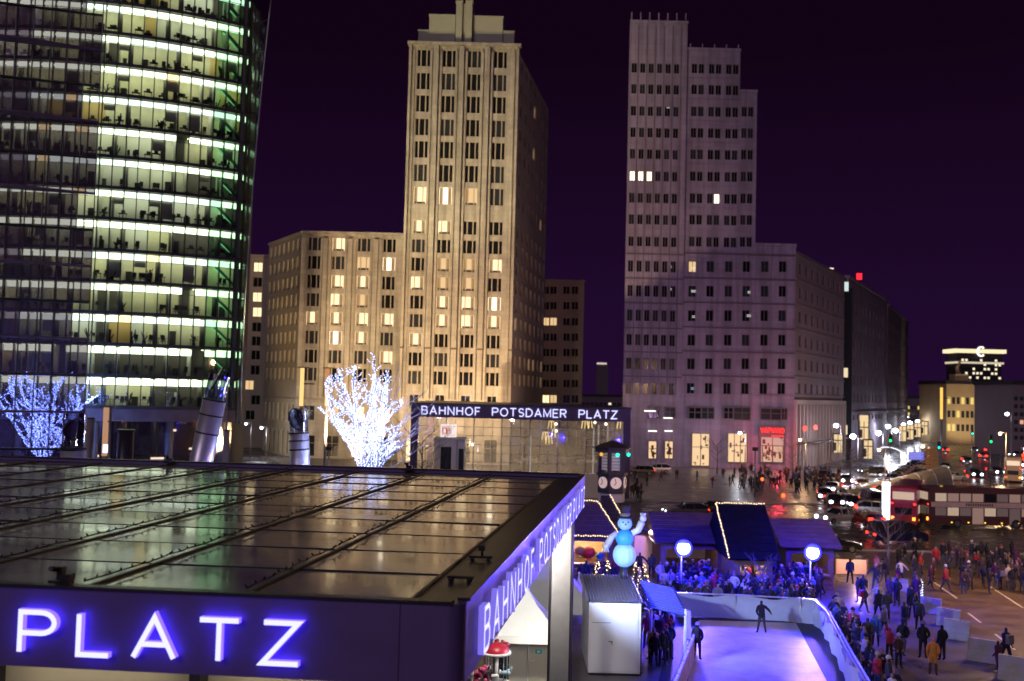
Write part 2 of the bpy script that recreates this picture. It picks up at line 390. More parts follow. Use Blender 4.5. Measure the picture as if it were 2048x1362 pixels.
mby = MB(); mby.box(X0, X1, -.022, .022, -.13, .004); by_ = mby.mesh('glazing_bar', M['black'])
for i in range(NX+1): inst(bx_, 'glazing_bar', st, (X0+i*pw, Y0_, ZT-.1))
for j in range(1, NY): inst(by_, 'glazing_bar', st, (0, Y0_+j*ph, ZT-.1))
# rope light cables laid over the glazing bars
for i in (7, 8, 9, 10, 11):
    mb = MB(); x = X0+i*pw; pts = []; yy = Y0_
    while yy < Y1_: pts.append((x+R.uniform(-.035, .035), yy, ZT-.02+R.uniform(0, .03))); yy += .35
    mb.tube(pts, .014, 5)
    for p in pts[::1]: mb.tube([p, (p[0]+R.uniform(-.06, .06), p[1], p[2]+.05)], [.022, .012], 5)
    mb.build('light_cable', M['black'], st)
# roof fittings: lens heads and clamps seen as small dark lumps at the edge
for (px, py) in ((150, 1160), (848, 930), (18, 905), (430, 912)):
    p = G(px, py, ZT); q = Matrix.Rotation(TH, 3, 'Z') @ (p - Vector((C1.x, C1.y, ZT)))
    q.y = .3 if q.y < 3 else Ls-.3
    t = MB(); t.box(-.16, .16, -.08, .1, 0, .09); t.box(-.05, .05, -.04, .05, .1, .3); t.box(.06, .2, -.1, .06, .1, .2); t.tube([(-.05,-.03,.26),(-.05,-.2,.3)], .04, 8)
    t.build('roof_fitting', M['black'], st, (q.x, q.y, ZT-.02))
for k, (px, py) in enumerate(((965, 1110), (925, 1150))):
    p = G(px, py, ZT); q = Matrix.Rotation(TH, 3, 'Z') @ (p - Vector((C1.x, C1.y, ZT)))
    t = MB(); t.box(-.25, .2, -.05, .05, .05, .09); t.box(-.22, -.16, -.08, .08, 0, .05); t.box(.1, .16, -.08, .08, 0, .05)
    if k == 0: t.tube([(0,0,.05),(0,0,.25)], .025, 8); t.box(-.06, .06, -.08, .06, .2, .3)
    t.build('floodlight_bracket', M['black'], st, (max(-.62, min(q.x, -.5)), q.y, ZT-.1))
# letters
def tfront(px):   # place along the front edge seen at column px
    lo, hi = -Lf, 0
    for _ in range(40):
        m = (lo+hi)/2; q = Vector((C1.x, C1.y)) + Vector((math.cos(TH), -math.sin(TH)))*m + Vector((math.sin(TH), math.cos(TH)))*(m*.072)
        if q.x < XA(px, q.y, ZT-.6): lo = m
        else: hi = m
    return m
def tside(px):
    lo, hi = 0, 40
    for _ in range(40):
        m = (lo+hi)/2; q = Vector((C1.x, C1.y)) + Vector((math.sin(TH), math.cos(TH)))*m
        if q.x < XA(px, q.y, ZT-.6): lo = m
        else: hi = m
    return m
def word(w_, a, b, face):
    if face == 'front': letters(w_, .60, .078, .10, a, b, M['letter'], st, -.045, ZT-.94, ws=1.24, side=M['letter_side'])
    else:
        letters(w_, .68, .085, .10, a, b, M['letter'], st, 0, ZT-.94, rz=PI/2, origin=(.05, 0, 0), ws=1.05, side=M['letter_edge'])
a_ = tfront(52); word('PLATZ', a_, tfront(604), 'front'); word('POTSDAMER', a_-9.3, a_-1.0, 'front'); word('BAHNHOF', a_-17, a_-10.4, 'front')
word('BAHNHOF', tside(951), tside(1054), 'side'); word('POTSDAMER', tside(1067), tside(1133), 'side'); word('PLATZ', tside(1138), tside(1161), 'side')
# hall below: columns, lit screen wall, ceiling, tubes
mb = MB(); mb.box(-.42, .42, -.42, .42, 0, ZT-FH-.01)
colm = mb.mesh('column', M['grey_paint'])
mb = MB(); mb.box(.425, .45, -.04, .04, 0, ZT-FH-.02); mb.box(-.45, -.425, -.04, .04, 0, ZT-FH-.02); mb.box(-.44,-.36,-.445,-.425,0,ZT-FH-.02); mb.box(.36,.44,-.445,-.425,0,ZT-FH-.02)
trm = mb.mesh('column_trim', M['dark_metal'])
for (x, y) in ((-.75, Ls-.9), (-16, Ls-.9), (-Lf+.8, Ls-.9), (-Lf+.8, .9)):
    c = inst(colm, 'column', st, (x, y, 0)); inst(trm, 'column_trim', c)
mb = MB(); mb.box(-Lf+.3, -.3, .3, Ls-.3, ZT-FH-.02, ZT-FH+.1); mb.build('soffit', M['dark_metal'], st)
cream = pbr('cream_blind', (.72, .63, .46), .7, 0, .06, .6)
for i in range(9):
    x0 = -Lf+.9+i*3.45; mb = MB(); mb.box(x0+.09, x0+3.36, 1.25, 1.3, 1.2, ZT-FH-.12); mb.build('wall_panel', cream, st)
    mb = MB(); mb.box(x0-.09, x0+.09, .95, 1.25, 0, ZT-FH-.03); mb.build('mullion', M['dark_metal'], st)
    mb = MB(); mb.box(x0+.4, x0+3.0, .5, .62, ZT-FH-.1, ZT-FH-.03); mb.build('tube_lamp', glow('tube_lamp', (1, .9, .72), 5.5), st)

# the plan is slightly skewed: its front runs a few degrees off the square
SK = .072; seen_ = set()
for o in kids(st):
    if abs(o.rotation_euler.z) > .5: continue
    o.location.y += SK*o.location.x
    for q in [o]+kids(o):
        if q.type == 'MESH' and q.data.name not in seen_:
            seen_.add(q.data.name)
            for v in q.data.vertices: v.co.y += SK*v.co.x

# ------------------------------------------------------------------ glass office tower (curved front)
TC = Vector((-61.0, 161.0, 0)); RT = 42.0; AE = 38
tw = thing('office_tower', 'tall curved glass office tower with every floor lit, left side of the view', 'skyscraper', TC)
FHt = 3.83; Z0t = 9.6; NF = 14
strip_l = glow('ceiling_strip', (.86, .96, .74), 2.9); strip_d = glow('ceiling_strip_cool', (.82, .95, .85), 2.0); strip_w = glow('ceiling_strip_warm', (1, .78, .4), 2.0)
wallm = pbr('office_wall', (.78, .74, .50), .8, 0, .15, .5); wallw = pbr('office_wall_white', (.8, .8, .7), .8)
walld = pbr('office_wall_dark', (.10, .09, .08), .8); wallo = pbr('office_wall_ochre', (.7, .5, .2), .8)
mullm = pbr('mullion_metal', (.05, .07, .055), .4, .5); slabm = pbr('slab_edge', (.07, .065, .06), .6, 0, .2, 1)
gt = glass('tower_glass', (.95, 1, .93), .05, .02, .93); gtg = glass('tower_glass_green', (.55, .9, .62), .10, .02, .85)
def sector(mb, r0, r1, a0, a1, z0, z1, n):
    vs = []
    for i in range(n+1):
        a = math.radians(a0+(a1-a0)*i/n)
        for r in (r0, r1):
            for z in (z0, z1): vs.append((r*math.sin(a), -r*math.cos(a), z))
    fs = []
    for i in range(n):
        o = i*4
        fs += [(o, o+4, o+5, o+1), (o+2, o+3, o+7, o+6), (o, o+2, o+6, o+4), (o+1, o+5, o+7, o+3)]
    fs += [(0, 1, 3, 2), (n*4, n*4+2, n*4+3, n*4+1)]
    mb.add(vs, fs)
bw = 2*RT*math.sin(math.radians(1))
mb = MB(); mb.add([(-bw/2+.04, 0, 0), (bw/2-.04, 0, 0), (bw/2-.04, 0, FHt-.45), (-bw/2+.04, 0, FHt-.45)], [(0,1,2,3)])
pane = mb.mesh('glass_pane', gt); pane_g = mb.mesh('glass_pane', gtg)
mb = MB(); mb.box(-.06, .06, -.12, .14, -.02, FHt); mull = mb.mesh('mullion', mullm)
mb = MB(); mb.box(-bw/2+.08, bw/2-.06, .35, .42, FHt-1.32, FHt-.56); sm = {k: mb.mesh('ceiling_light', m_) for k, m_ in (('l', strip_l), ('c', strip_d), ('w', strip_w))}
mb = MB(); mb.box(-bw/2, bw/2, 2.7, 2.8, 0, FHt-.46)
bwm = {k: mb.mesh('back_wall', m_) for k, m_ in (('y', wallm), ('w', wallw), ('d', walld), ('o', wallo))}
mb = MB(); mb.box(-.05, .05, .6, 2.7, 0, FHt-.5); part_me = mb.mesh('partition', wallw)
mb = MB(); mb.tube([(0, 1.3, 0), (0, 1.3, FHt-.45)], .32, 10); colt = mb.mesh('column', pbr('tower_column', (.18, .17, .14), .7))
mb = MB(); mb.box(-bw/2+.15, bw/2-.15, 1.2, 1.8, FHt-.52, FHt-.47); blm = []
for hb in (.7, 1.3, 2.2):
    mb_ = MB(); mb_.box(-bw/2+.1, bw/2-.1, .5, .53, max(.3, FHt-1.4-hb), FHt-1.36); blm.append(mb_.mesh('blind', pbr('roller_blind', (.45, .43, .33), .8)))
cl2 = mb.mesh('ceiling_panel', glow('ceiling_panel', (.9, .92, .6), 4.6))
def polar(a, r=RT): a = math.radians(a); return (r*math.sin(a), -r*math.cos(a))
fx = pbr('office_furniture', (.03, .03, .028), .6)
for fl in range(NF):
    z = Z0t + fl*FHt; par = tw
    mb = MB(); sector(mb, RT-7, RT+.12, -9, AE, z-.42, z-.02, 24); mb.build('floor_slab', slabm, tw)
    mb = MB(); sector(mb, RT+.02, RT+.1, -9, AE, z+FHt-1.42, z+FHt-1.36, 24); mb.build('transom', mullm, tw)
    fm = MB(); prev = None; mode = 'l'; wk = 'y'; dark_run = 0
    R.seed(100+fl*7)
    for b in range(-4, 19):
        a = 2*b + 1; x, y = polar(a, RT-.02); rz = math.radians(a)
        if R.random() < .16: mode = R.choice('lllllcc')
        if R.random() < .22: wk = R.choice('yyyywwod')
        if dark_run > 0: dark_run -= 1
        elif R.random() < .022 and b > 0: dark_run = R.choice([1, 1, 2])
        inst(pane_g if b >= 16 else pane, 'glass_pane', tw, (x, y, z), rz)
        x2, y2 = polar(2*b); inst(mull, 'mullion', tw, (x2, y2, z-.1), math.radians(2*b))
        if not dark_run:
            s_ = mode if R.random() > .03 else 'w'
            inst(sm[s_], 'ceiling_light', tw, (x, y, z), rz)
        inst(cl2, 'ceiling_panel', tw, (x, y, z), rz) if (not dark_run) else None
        inst(bwm[wk if not dark_run else 'd'], 'back_wall', tw, (x, y, z), rz)
        if not dark_run and R.random() < .16: inst(blm[R.randrange(3)], 'blind', tw, (x, y, z), rz)
        if R.random() < .3: inst(part_me, 'partition', tw, (x2, y2, z), math.radians(2*b))
        if b % 4 == fl % 2: inst(colt, 'column', tw, (x2, y2, z), math.radians(2*b))
        # desks, chairs, screens, plants near the glass
        ca, sa = math.cos(rz), math.sin(rz)
        def T(px_, py_, pz): return (x + px_*ca - py_*sa, y + px_*sa + py_*ca, z + pz)
        for _ in range(R.choice([0, 1, 2, 2, 3])):
            u = R.uniform(-.6, .6); v = R.uniform(.5, 2); k = R.random()
            if k < .4:
                fm.bar(T(u-.5, v, .74), T(u+.5, v, .74), .6, .05); fm.bar(T(u-.4, v, 0), T(u-.4, v, .72), .05); fm.bar(T(u+.4, v, 0), T(u+.4, v, .72), .05)
                fm.bar(T(u-.2, v, 1.0), T(u+.25, v+.05, 1.0), .04, .36)
            elif k < .7:
                fm.bar(T(u, v, .4), T(u, v+.4, .42), .5, .1); fm.bar(T(u, v, .5), T(u+.03, v-.1, 1.15), .45, .08); fm.bar(T(u, v+.2, 0), T(u, v+.2, .4), .08)
            elif k < .85:
                for q in range(7): fm.bar(T(u, v, .3), T(u+R.uniform(-.5, .5), v+R.uniform(-.3, .3), R.uniform(.7, 1.7)), .16, .03)
                fm.bar(T(u, v, 0), T(u, v, .4), .35)
            else: fm.bar(T(u-.35, v+1, 0), T(u-.35, v+1, R.uniform(.9, 1.9)), .7, .4)
    stuff(fm.build('furniture', fx, tw))
# lower storeys: recessed dark lobby, tall columns and a soffit
mb = MB(); sector(mb, RT-8, RT+.2, -9, AE, Z0t-1.9, Z0t-.43, 24); mb.build('lobby_soffit', pbr('lobby_band', (.20, .15, .15), .5, 0, .2, .6), tw)
mb = MB(); sector(mb, RT-6.2, RT-6, -9, AE, 0, Z0t-1.9, 24); mb.build('lobby_wall', pbr('lobby_wall', (.07, .05, .05), .3, 0, .4, .4), tw)
for b in range(-4, 19):
    a = 2*b+1; x, y = polar(a, RT-1.2); mb = MB(); mb.add([(-bw/2+.03, 0, 0), (bw/2-.03, 0, 0), (bw/2-.03, 0, Z0t-1.95), (-bw/2+.03, 0, Z0t-1.95)], [(0,1,2,3)])
    if b == -4: lob = mb.mesh('lobby_pane', glass('lobby_glass', (.8, .75, .8), .2, .03, .8))
    inst(lob, 'lobby_pane', tw, (x, y, 0), math.radians(a))
for a in (3, 15, 27, 36):
    x, y = polar(a, RT-.9); mb = MB(); mb.tube([(x, y, 0), (x, y, Z0t-1.9)], .45, 14); mb.build('column', M['grey_paint'], tw)
for a, zc, wx in ((6, 4.2, .9), (9.5, 6.2, .5), (14, 3.1, .6), (20, 5.4, .4), (26, 2.8, .8), (29, 6.4, .3), (33, 4.0, .5)):
    x, y = polar(a, RT-5.8); mb = MB(); mb.box(-wx, wx, 0, .1, -.12, .12); mb.build('lobby_lamp', glow('lobby_lamp', (1, .8, .6), 2.0), tw, (x, y, zc), math.radians(a))
# glass blade that runs past the tower's edge, wider towards the top, framed by a thin light profile
bl = MB(); fr = MB(); rows = []
for i in range(15):
    z = Z0t-2 + i*4.0; t = i/14; py0 = HY(500) - (z-HC)/128*F
    xe = XA(483 + 66*t**1.5, 127.5, z); xi, yi = polar(AE-.3); rows.append(((xi+TC.x, yi+TC.y, z), (max(xe, xi+TC.x+.3), 127.2-t*1.0, z)))
for (a, b), (c, d) in zip(rows, rows[1:]):
    bl.add([Vector(a)-TC, Vector(b)-TC, Vector(d)-TC, Vector(c)-TC], [(0,1,2,3)])
    fr = MB(); fr.bar(Vector(a)-TC, Vector(b)-TC, .08); fr.build('blade_transom', mullm, tw)
bl.build('glass_blade', glass('blade_glass', (.75, .8, .78), .10, .05, .75), tw)
mb = MB(); mb.tube([Vector(b)-TC for a, b in rows], .07, 6); mb.build('blade_edge', pbr('edge_profile', (.55, .55, .55), .3, .6), tw)
mb = MB(); mb.tube([Vector(b)*.25+Vector(a)*.75-TC+Vector((0,.1,0)) for a, b in rows], .06, 6); mb.build('blade_edge', mullm, tw)
# solid core so the sky does not show through the floors
mb = MB(); sector(mb, RT-12, RT-7.2, -40, AE+.5, 0, Z0t+NF*FHt, 24); mb.build('core', walld, tw)
mb = MB(); x, y = polar(AE); mb.bar((x-.6, y+2.5, 0), (x-.6, y+2.5, Z0t+NF*FHt), .5, 6); mb.build('end_wall', walld, tw)
# external green stair flights behind the last bays
stm = glow('stair_light', (.35, .8, .42), .9)
for fl in range(NF):
    z = Z0t+fl*FHt; x0, y0 = polar(33.2, RT-1.0); x1, y1 = polar(37.4, RT-1.0)
    mb = MB(); mb.bar((x0, y0, z+3.0), (x1, y1, z+.3), .9, .14); mb.build('stair_flight', pbr('stair_metal', (.3, .42, .33), .5), tw)
    mb = MB(); mb.bar((x0, y0+.5, z+2.55), (x1, y1+.5, z+.1+.1), .12, .22); mb.build('stair_light', stm, tw)

# ------------------------------------------------------------------ glass screen of the wing in front, far left
sw = thing('glass_screen', 'dark reflective curved glass wing with projecting ledges at the left picture edge', 'glass facade', (-44.3, 104, 0))
scg = glass('screen_glass', (.72, .62, .74), .12, .05, .30, .10, (.30, .18, .32)); scg_d = glass('screen_glass_dark', (.40, .30, .44), .20, .08, .18, .14, (.30, .18, .32))  # violet haze of the reflections put into the glass
def scp(t, push=0): # plan curve from the edge (t=0) leftwards
    return (-t*1.6 , -(t*.42 + .008*t*t) - push)
for k in range(12):
    for zi in range(15):
        z0 = zi*3.83 + 1.6
        if zi > 3 and k == 0 and zi % 3 == 1: continue
        a = scp(k); b = scp(k+1); mb = MB()
        mb.add([(a[0]-.02, a[1], z0+.03), (b[0]+.02, b[1], z0+.03), (b[0]+.02, b[1], z0+3.79), (a[0]-.02, a[1], z0+3.79)], [(0,1,2,3)])
        dk = (k > 5) or ((zi % 2 == 0) and k > 3 and zi > 2)
        mb.build('glass_pane', scg_d if dk else scg, sw)
for k in range(13):
    a = scp(k); mb = MB(); mb.box(a[0]-.03, a[0]+.03, a[1]-.12, a[1]+.05, 0, 59.5); mb.build('mullion', mullm, sw)
ledm = pbr('ledge', (.16, .10, .17), .45, 0, .2, .5)
for i in range(15):
    z = i*3.83+1.6; mb = MB(); big = i % 2 == 0; prev = None
    for k in range(13):
        p = scp(k, 0); d = (1.6 if big else .25) * min(1, k/4+.1); q = scp(k, d)
        ring = [(p[0], p[1]+.02, z-.18), (q[0], q[1], z-.1), (q[0], q[1], z+.06), (p[0], p[1]+.02, z+.1)]
        if prev: mb.add(prev+ring, [(0,1,5,4), (1,2,6,5), (2,3,7,6), (3,0,4,7)])
        prev = ring
    mb.build('ledge', ledm if big else mullm, sw)

# ------------------------------------------------------------------ hotel tower with lower wing
stone = pbr('warm_stone', (.46, .42, .34), .8, 0, .20, .35, .3, 1.5); blocks(stone, 1.5, .75); stone2 = pbr('shaded_stone', (.33, .30, .32), .8, 0, .12, .10, .15, 2)  # second stone: greyer, darker copy holding the shade of the turned-away side
frame_m = pbr('window_frame', (.42, .36, .27), .6); dglass = pbr('dark_glass', (.012, .013, .014), .08); dglass2 = pbr('dark_glass_blue', (.03, .035, .04), .12)
litm = [glow('lit_room', (1, .76, .42), 1.35, False), glow('lit_room_dim', (1, .66, .32), .75, False), glow('lit_room_bright', (1, .84, .58), 2.2, False)]
curt = pbr('curtain', (.45, .30, .15), .8); litc = glow('lit_curtain', (.9, .50, .20), .34, False)
WM = {}
def win_mesh(wd, h, kind):
    key = (round(wd, 2), round(h, 2), kind)
    if key in WM: return WM[key]
    fb = MB(); t = .07
    fb.box(-wd/2, wd/2, 0, .1, 0, t); fb.box(-wd/2, wd/2, 0, .1, h-t, h); fb.box(-wd/2, -wd/2+t, .002, .098, t, h-t); fb.box(wd/2-t, wd/2, .002, .098, t, h-t)
    if kind == 'tri':
        for s_ in (-1, 1): fb.box(s_*wd*.22-.09, s_*wd*.22+.09, -.04, .094, t, h-t)
    elif kind == 'double': fb.box(-.04, .04, .004, .094, t, h-t)
    elif kind == 'cross': fb.box(-.04, .04, .004, .094, t, h-t); fb.box(-wd/2+t, wd/2-t, .006, .09, h*.62, h*.62+.06)
    pb = MB(); pb.box(-wd/2+t, wd/2-t, .11, .13, t, h-t)
    WM[key] = (fb, pb, {}); return WM[key]
def window(parent, x, y, z, wd, h, kind='tri', lit=0, glassm=None, frm=None, rz=0):
    """window part (frame) with its pane, and for a lit room its curtains, as sub-parts. lit: 0 dark, 1..3 room light"""
    fb, pb, cache = win_mesh(wd, h, kind); fk = ('f', (frm or frame_m).name)
    if fk not in cache: cache[fk] = fb.mesh('window', frm or frame_m)
    pm = litm[lit-1] if lit else (glassm or dglass); pk = ('p', pm.name)
    if pk not in cache: cache[pk] = pb.mesh('pane', pm)
    o = inst(cache[fk], 'window', parent, (x, y, z), rz); inst(cache[pk], 'pane', o)
    if lit and kind == 'tri':
        if 'c' not in cache:
            c = MB()
            c.box(-wd*.44, -wd*.18, .09, .108, .1, h-.1); cache['c'] = c.mesh('curtain', litc)
            c = MB(); c.box(wd*.18, wd*.44, .09, .108, .1, h-.1); cache['d'] = c.mesh('curtain', litc)
            c = MB(); c.box(-wd*.4, wd*.4, .085, .106, .09, .42); cache['s'] = c.mesh('sofa_back', pbr('sofa', (.06, .04, .03), .7))
        if R.random() < .8: inst(cache['c'], 'curtain', o)
        if R.random() < .8: inst(cache['d'], 'curtain', o)
        if lit != 3: inst(cache['s'], 'sofa_back', o)
    return o

DH = 170.0
ht = thing('hotel_tower', 'tall cream stone hotel tower lit by warm floodlights, stepped crown on top', 'tower', (0, DH, 0))
def zh(py, px=920, D=DH): return ZA(px, py, D)
rows_t = [117, 163, 208, 255, 300, 347, 392, 455, 493, 530, 568, 606, 643, 682, 720, 757]
cols_t = [-16.5, -12.1, -7.7, -3.2]
LIT_T = {(0,0):0, (6,0):1,(6,1):3,(6,2):2,(7,0):1,(7,1):1,(9,1):2,(9,2):2,(9,3):1,(10,0):1,(10,1):2,(10,2):2,(11,1):1,(11,2):1,(11,3):3,(12,1):1,(12,2):1,(12,3):1,(13,0):1}
XL, XR = -19.0, 0.0; ztop = zh(88, 920)
holes = []
for i, py in enumerate(rows_t):
    zc = zh(py); h = 3.0 if i < 7 else 2.35
    for c in cols_t: holes.append((c-1.15, c+1.15, zc-h/2, zc+h/2))
gz = [(c-.9, c+.9, 5.5, 9.0) for c in cols_t] + [(c-1.1, c+1.1, .2, 4.2) for c in cols_t]
gz2 = [(c-.8, c+.8, zh(806)-1.2, zh(806)+1.3) for c in cols_t]
mb = MB(); wall_holes(mb, XL, XR, 0, ztop, holes+gz[4:]+gz2, 0, .5); mb.box(XL, XR, .9, 1.2, 0, ztop); mb.build('wall', stone, ht)
for i, py in enumerate(rows_t):
    zc = zh(py); h = 3.0 if i < 7 else 2.35
    for j, c in enumerate(cols_t): window(ht, c, .22, zc-h/2, 2.3, h, 'tri', LIT_T.get((i, j), 0), R.choice([dglass, dglass, dglass2]))
for c in cols_t: window(ht, c, .22, zh(806)-1.2, 1.6, 2.5, 'double'); window(ht, c, .22, .2, 2.2, 4.0, 'cross', R.choice([0, 1, 0]))
# paired pilaster ribs between the window columns
bnd = [XL+.02, (cols_t[0]+cols_t[1])/2, (cols_t[1]+cols_t[2])/2, (cols_t[2]+cols_t[3])/2, XR-.02]
for i, x in enumerate(bnd):
    zb, zt_ = zh(800), ztop-.6
    for (a, b, d) in ((-1.0, -.66, .42), (-.42, .42, .95), (.66, 1.0, .42)):
        if i == 0: a, b = max(a, 0), max(b, 0)
        if i == 4: a, b = min(a, 0), min(b, 0)
        if b-a < .1: continue
        mb = MB(); mb.box(x+a, x+b, -d, -.003, zb, zt_ if d > .6 else zt_-.8); mb.build('pilaster', stone, ht)
    mb = MB(); mb.box(x-(.6 if i else 0), x+(.6 if i < 4 else 0), -.7, -.003, zh(176)-.4, zh(176)+.4) if False else mb.box(x-.55 if i else x, x+.55 if i < 4 else x, -1.02, -.955, zh(697)-.25, zh(697)+.05)
    mb.build('rib_band', pbr('band_dark', (.12, .09, .06), .7), ht)
mb = MB(); mb.box(XL-.3, XR+.3, -1.05, .6, ztop-.5, ztop); mb.build('cornice', stone, ht)
mb = MB(); mb.box(XL+.1, XR-.1, 1.3, 28, 0, ztop-.3); mb.build('body', stone2, ht)
def crown(px0, px1, pyt, y0, y1, zb=ztop, fn=None):
    zt_ = zh(pyt); x0 = XA(px0, DH+y0, zt_); x1 = XA(px1, DH+y0, zt_); mb = MB(); mb.box(x0, x1, y0, y1, zb, zt_); mb.box(x0-.12, x1+.12, y0-.12, y1, zt_+.003, zt_+.25)
    return mb.build('crown_block', pbr('crown_stone', (.42, .42, .30), .8, 0, .1, .1), ht)
crown(837, 858, 60, 1.0, 18); crown(1007, 1028, 58, 1.0, 18); crown(859, 911, 30, .6, 16); crown(946, 1006, 30, .8, 16)
crown(913, 925, 5, -.2, 12); crown(932, 945, 4, -.2, 12); crown(925.5, 931.5, 8, .5, 12)
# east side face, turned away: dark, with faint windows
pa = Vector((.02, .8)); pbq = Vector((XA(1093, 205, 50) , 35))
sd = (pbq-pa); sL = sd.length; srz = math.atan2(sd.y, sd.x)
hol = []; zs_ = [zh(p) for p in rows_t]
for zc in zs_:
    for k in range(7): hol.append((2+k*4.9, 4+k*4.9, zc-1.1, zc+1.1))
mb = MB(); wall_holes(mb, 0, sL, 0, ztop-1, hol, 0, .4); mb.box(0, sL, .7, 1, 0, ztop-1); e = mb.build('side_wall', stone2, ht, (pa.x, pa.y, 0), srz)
for (xa, xb, za, zb) in hol: window(e, (xa+xb)/2, .2, za, xb-xa, zb-za, 'double', 0 if R.random() > .05 else 2)

# wing
DW = 175.0
wg = thing('hotel_wing', 'cream stone hotel wing with ribbed facade, left of the hotel tower', 'building', (0, DW, 0))
zw = ZA(700, 465, DW); WX0, WX1 = -37.6, -19.2
rows_w = [489, 526, 564, 601, 638, 676, 714, 750]; cols_w = [-35.3, -31.1, -26.6, -22.1]
LIT_W = {(0,1):1,(1,2):2,(1,3):3,(2,1):1,(2,2):1,(3,1):1,(3,2):2,(4,0):1,(4,1):1,(4,2):1,(4,3):1,(5,1):3,(5,2):1,(6,3):1}
holes = []; zrow = [ZA(700, p, DW) for p in rows_w]
for zc in zrow:
    for c in cols_w: holes.append((c-1.15, c+1.15, zc-1.2, zc+1.2))
gr = [(c-1.2, c+1.2, .3, 4.0) for c in cols_w] + [(c-1.0, c+1.0, 6.6, 9.2) for c in cols_w]
mb = MB(); wall_holes(mb, WX0, WX1, 0, zw, holes+gr, 0, .5); mb.box(WX0, WX1, .9, 1.2, 0, zw); mb.build('wall', stone, wg)
for i, zc in enumerate(zrow):
    for j, c in enumerate(cols_w): window(wg, c, .22, zc-1.2, 2.3, 2.4, 'tri', LIT_W.get((i, j), 0), R.choice([dglass, dglass2]))
for (a, b, c, d) in gr: window(wg, (a+b)/2, .22, c, b-a, d-c, 'cross', R.choice([0, 0, 1, 2]))
bw_ = [-33.2, -28.85, -24.35]
for x in bw_:
    for (a, b, d) in ((-.95, -.63, .38), (-.38, .38, .8), (.63, .95, .38)):
        mb = MB(); mb.box(x+a, x+b, -d, -.003, 10.8, zw-1.2); mb.build('pilaster', stone, wg)
for x in (WX0+.5, WX1-.4): mb = MB(); mb.box(x-.45, x+.4, -.4, -.003, 10.8, zw-1.2); mb.build('pilaster', stone, wg)
mb = MB(); mb.box(WX0, WX1, -.85, .6, zw-.35, zw); mb.build('cornice', stone, wg)
mb = MB(); mb.box(WX0, WX1, -.45, -.004, 9.7, 10.3); mb.build('string_course', stone, wg)
mb = MB(); mb.box(WX0+.1, WX1, 1.3, 20, 0, zw-.4); mb.build('body', stone2, wg)
# angled west face
pa = Vector((WX0, .02)); zc_ = zw; pbq = Vector((XA(531, 191, 20), 16)); sd = pbq-pa; sL = sd.length; srz = math.atan2(sd.y, sd.x)
hol = []
for zc in zrow:
    for k in range(7): hol.append((sL-(1.6+k*2.55)-.8, sL-(1.6+k*2.55)+.6, zc-1.1, zc+1.1))
for k in range(7): hol.append((sL-(1.6+k*2.55)-.8, sL-(1.6+k*2.55)+.7, 6.2, 9.4)); hol.append((sL-(1.6+k*2.55)-.9, sL-(1.6+k*2.55)+.8, .3, 4.6))
mb = MB(); wall_holes(mb, 0, sL, 0, zw, hol, -.5, 0); mb.box(0, sL, -1.2, -.8, 0, zw); mb.box(0, sL, .003, .25, 9.8, 10.3); mb.box(0, sL, .003, .25, zw-.4, zw)
e = mb.build('side_wall', pbr('olive_stone', (.42, .37, .26), .8, 0, .1, .1, .1, 2), wg, (pa.x, pa.y, 0), srz)
for (xa, xb, za, zb) in hol: window(e, (xa+xb)/2, -.22, za, xb-xa, zb-za, 'double', 0, rz=PI)

# small block at the far left of the hotel, and the pair right of it
def block(name, label, px0, px1, pyt, D, depth, mat, wins, cat='building', wd=1.8, h=1.9, kind='double', base=0, roof=True):
    xm = (px0+px1)/2; zt_ = ZA(xm, pyt, D); x0 = XA(px0, D, HC); x1 = XA(px1, D, HC)
    b = thing(name, label, cat, (x0, D, 0))
    W = x1-x0; hol = []
    for (px, py, lit) in wins:
        q = P(px, py, D); hol.append((q.x-x0-wd/2, q.x-x0+wd/2, q.z-h/2, q.z+h/2, lit))
    mb = MB(); wall_holes(mb, 0, W, 0, zt_, [q[:4] for q in hol], 0, .4); mb.box(0, W, .8, 1.0, 0, zt_-.1); mb.build('wall', mat, b)
    for (xa, xb, za, zb, lit) in hol: window(b, (xa+xb)/2, .2, za, wd, h, kind, lit)
    if roof: mb = MB(); mb.box(-.15, W+.15, -.2, depth, zt_+.003, zt_+.4); mb.build('roof', mat, b)
    mb = MB(); mb.box(.05, W-.05, 1.05, depth, 0, zt_-.05); mb.build('body', mat, b)
    return b
brownst = pbr('brown_stone', (.25, .20, .19), .8, 0, .15, .12, .1, 2)
block('office_block', 'narrow cream block with a column of lit windows, between glass tower and hotel wing', 487, 531, 513, 200, 15, pbr('cream_stone', (.40, .33, .24), .8, 0, .1, .1),
      [(516, 534, 1), (515, 564, 0), (514, 594, 1), (514, 624, 1), (513, 654, 0), (512, 682, 0), (511, 710, 0), (510, 740, 0), (498, 770, 2), (511, 800, 0), (500, 830, 0)])
wn = []
for i, py in enumerate((580, 611, 643, 674, 705, 736, 767, 798)):
    for j, px in enumerate((1092, 1107, 1133, 1150)): wn.append((px, py, {(2, 0): 2, (2, 1): 2, (6, 0): 0, (6, 1): 0, (7, 0): 1, (7,1): 2}.get((i, j), 0)))
block('office_block', 'dark brown office block with two lit window pairs, just right of the hotel tower', 1078, 1164, 563, 208, 18, brownst, wn, wd=1.45, h=1.7)
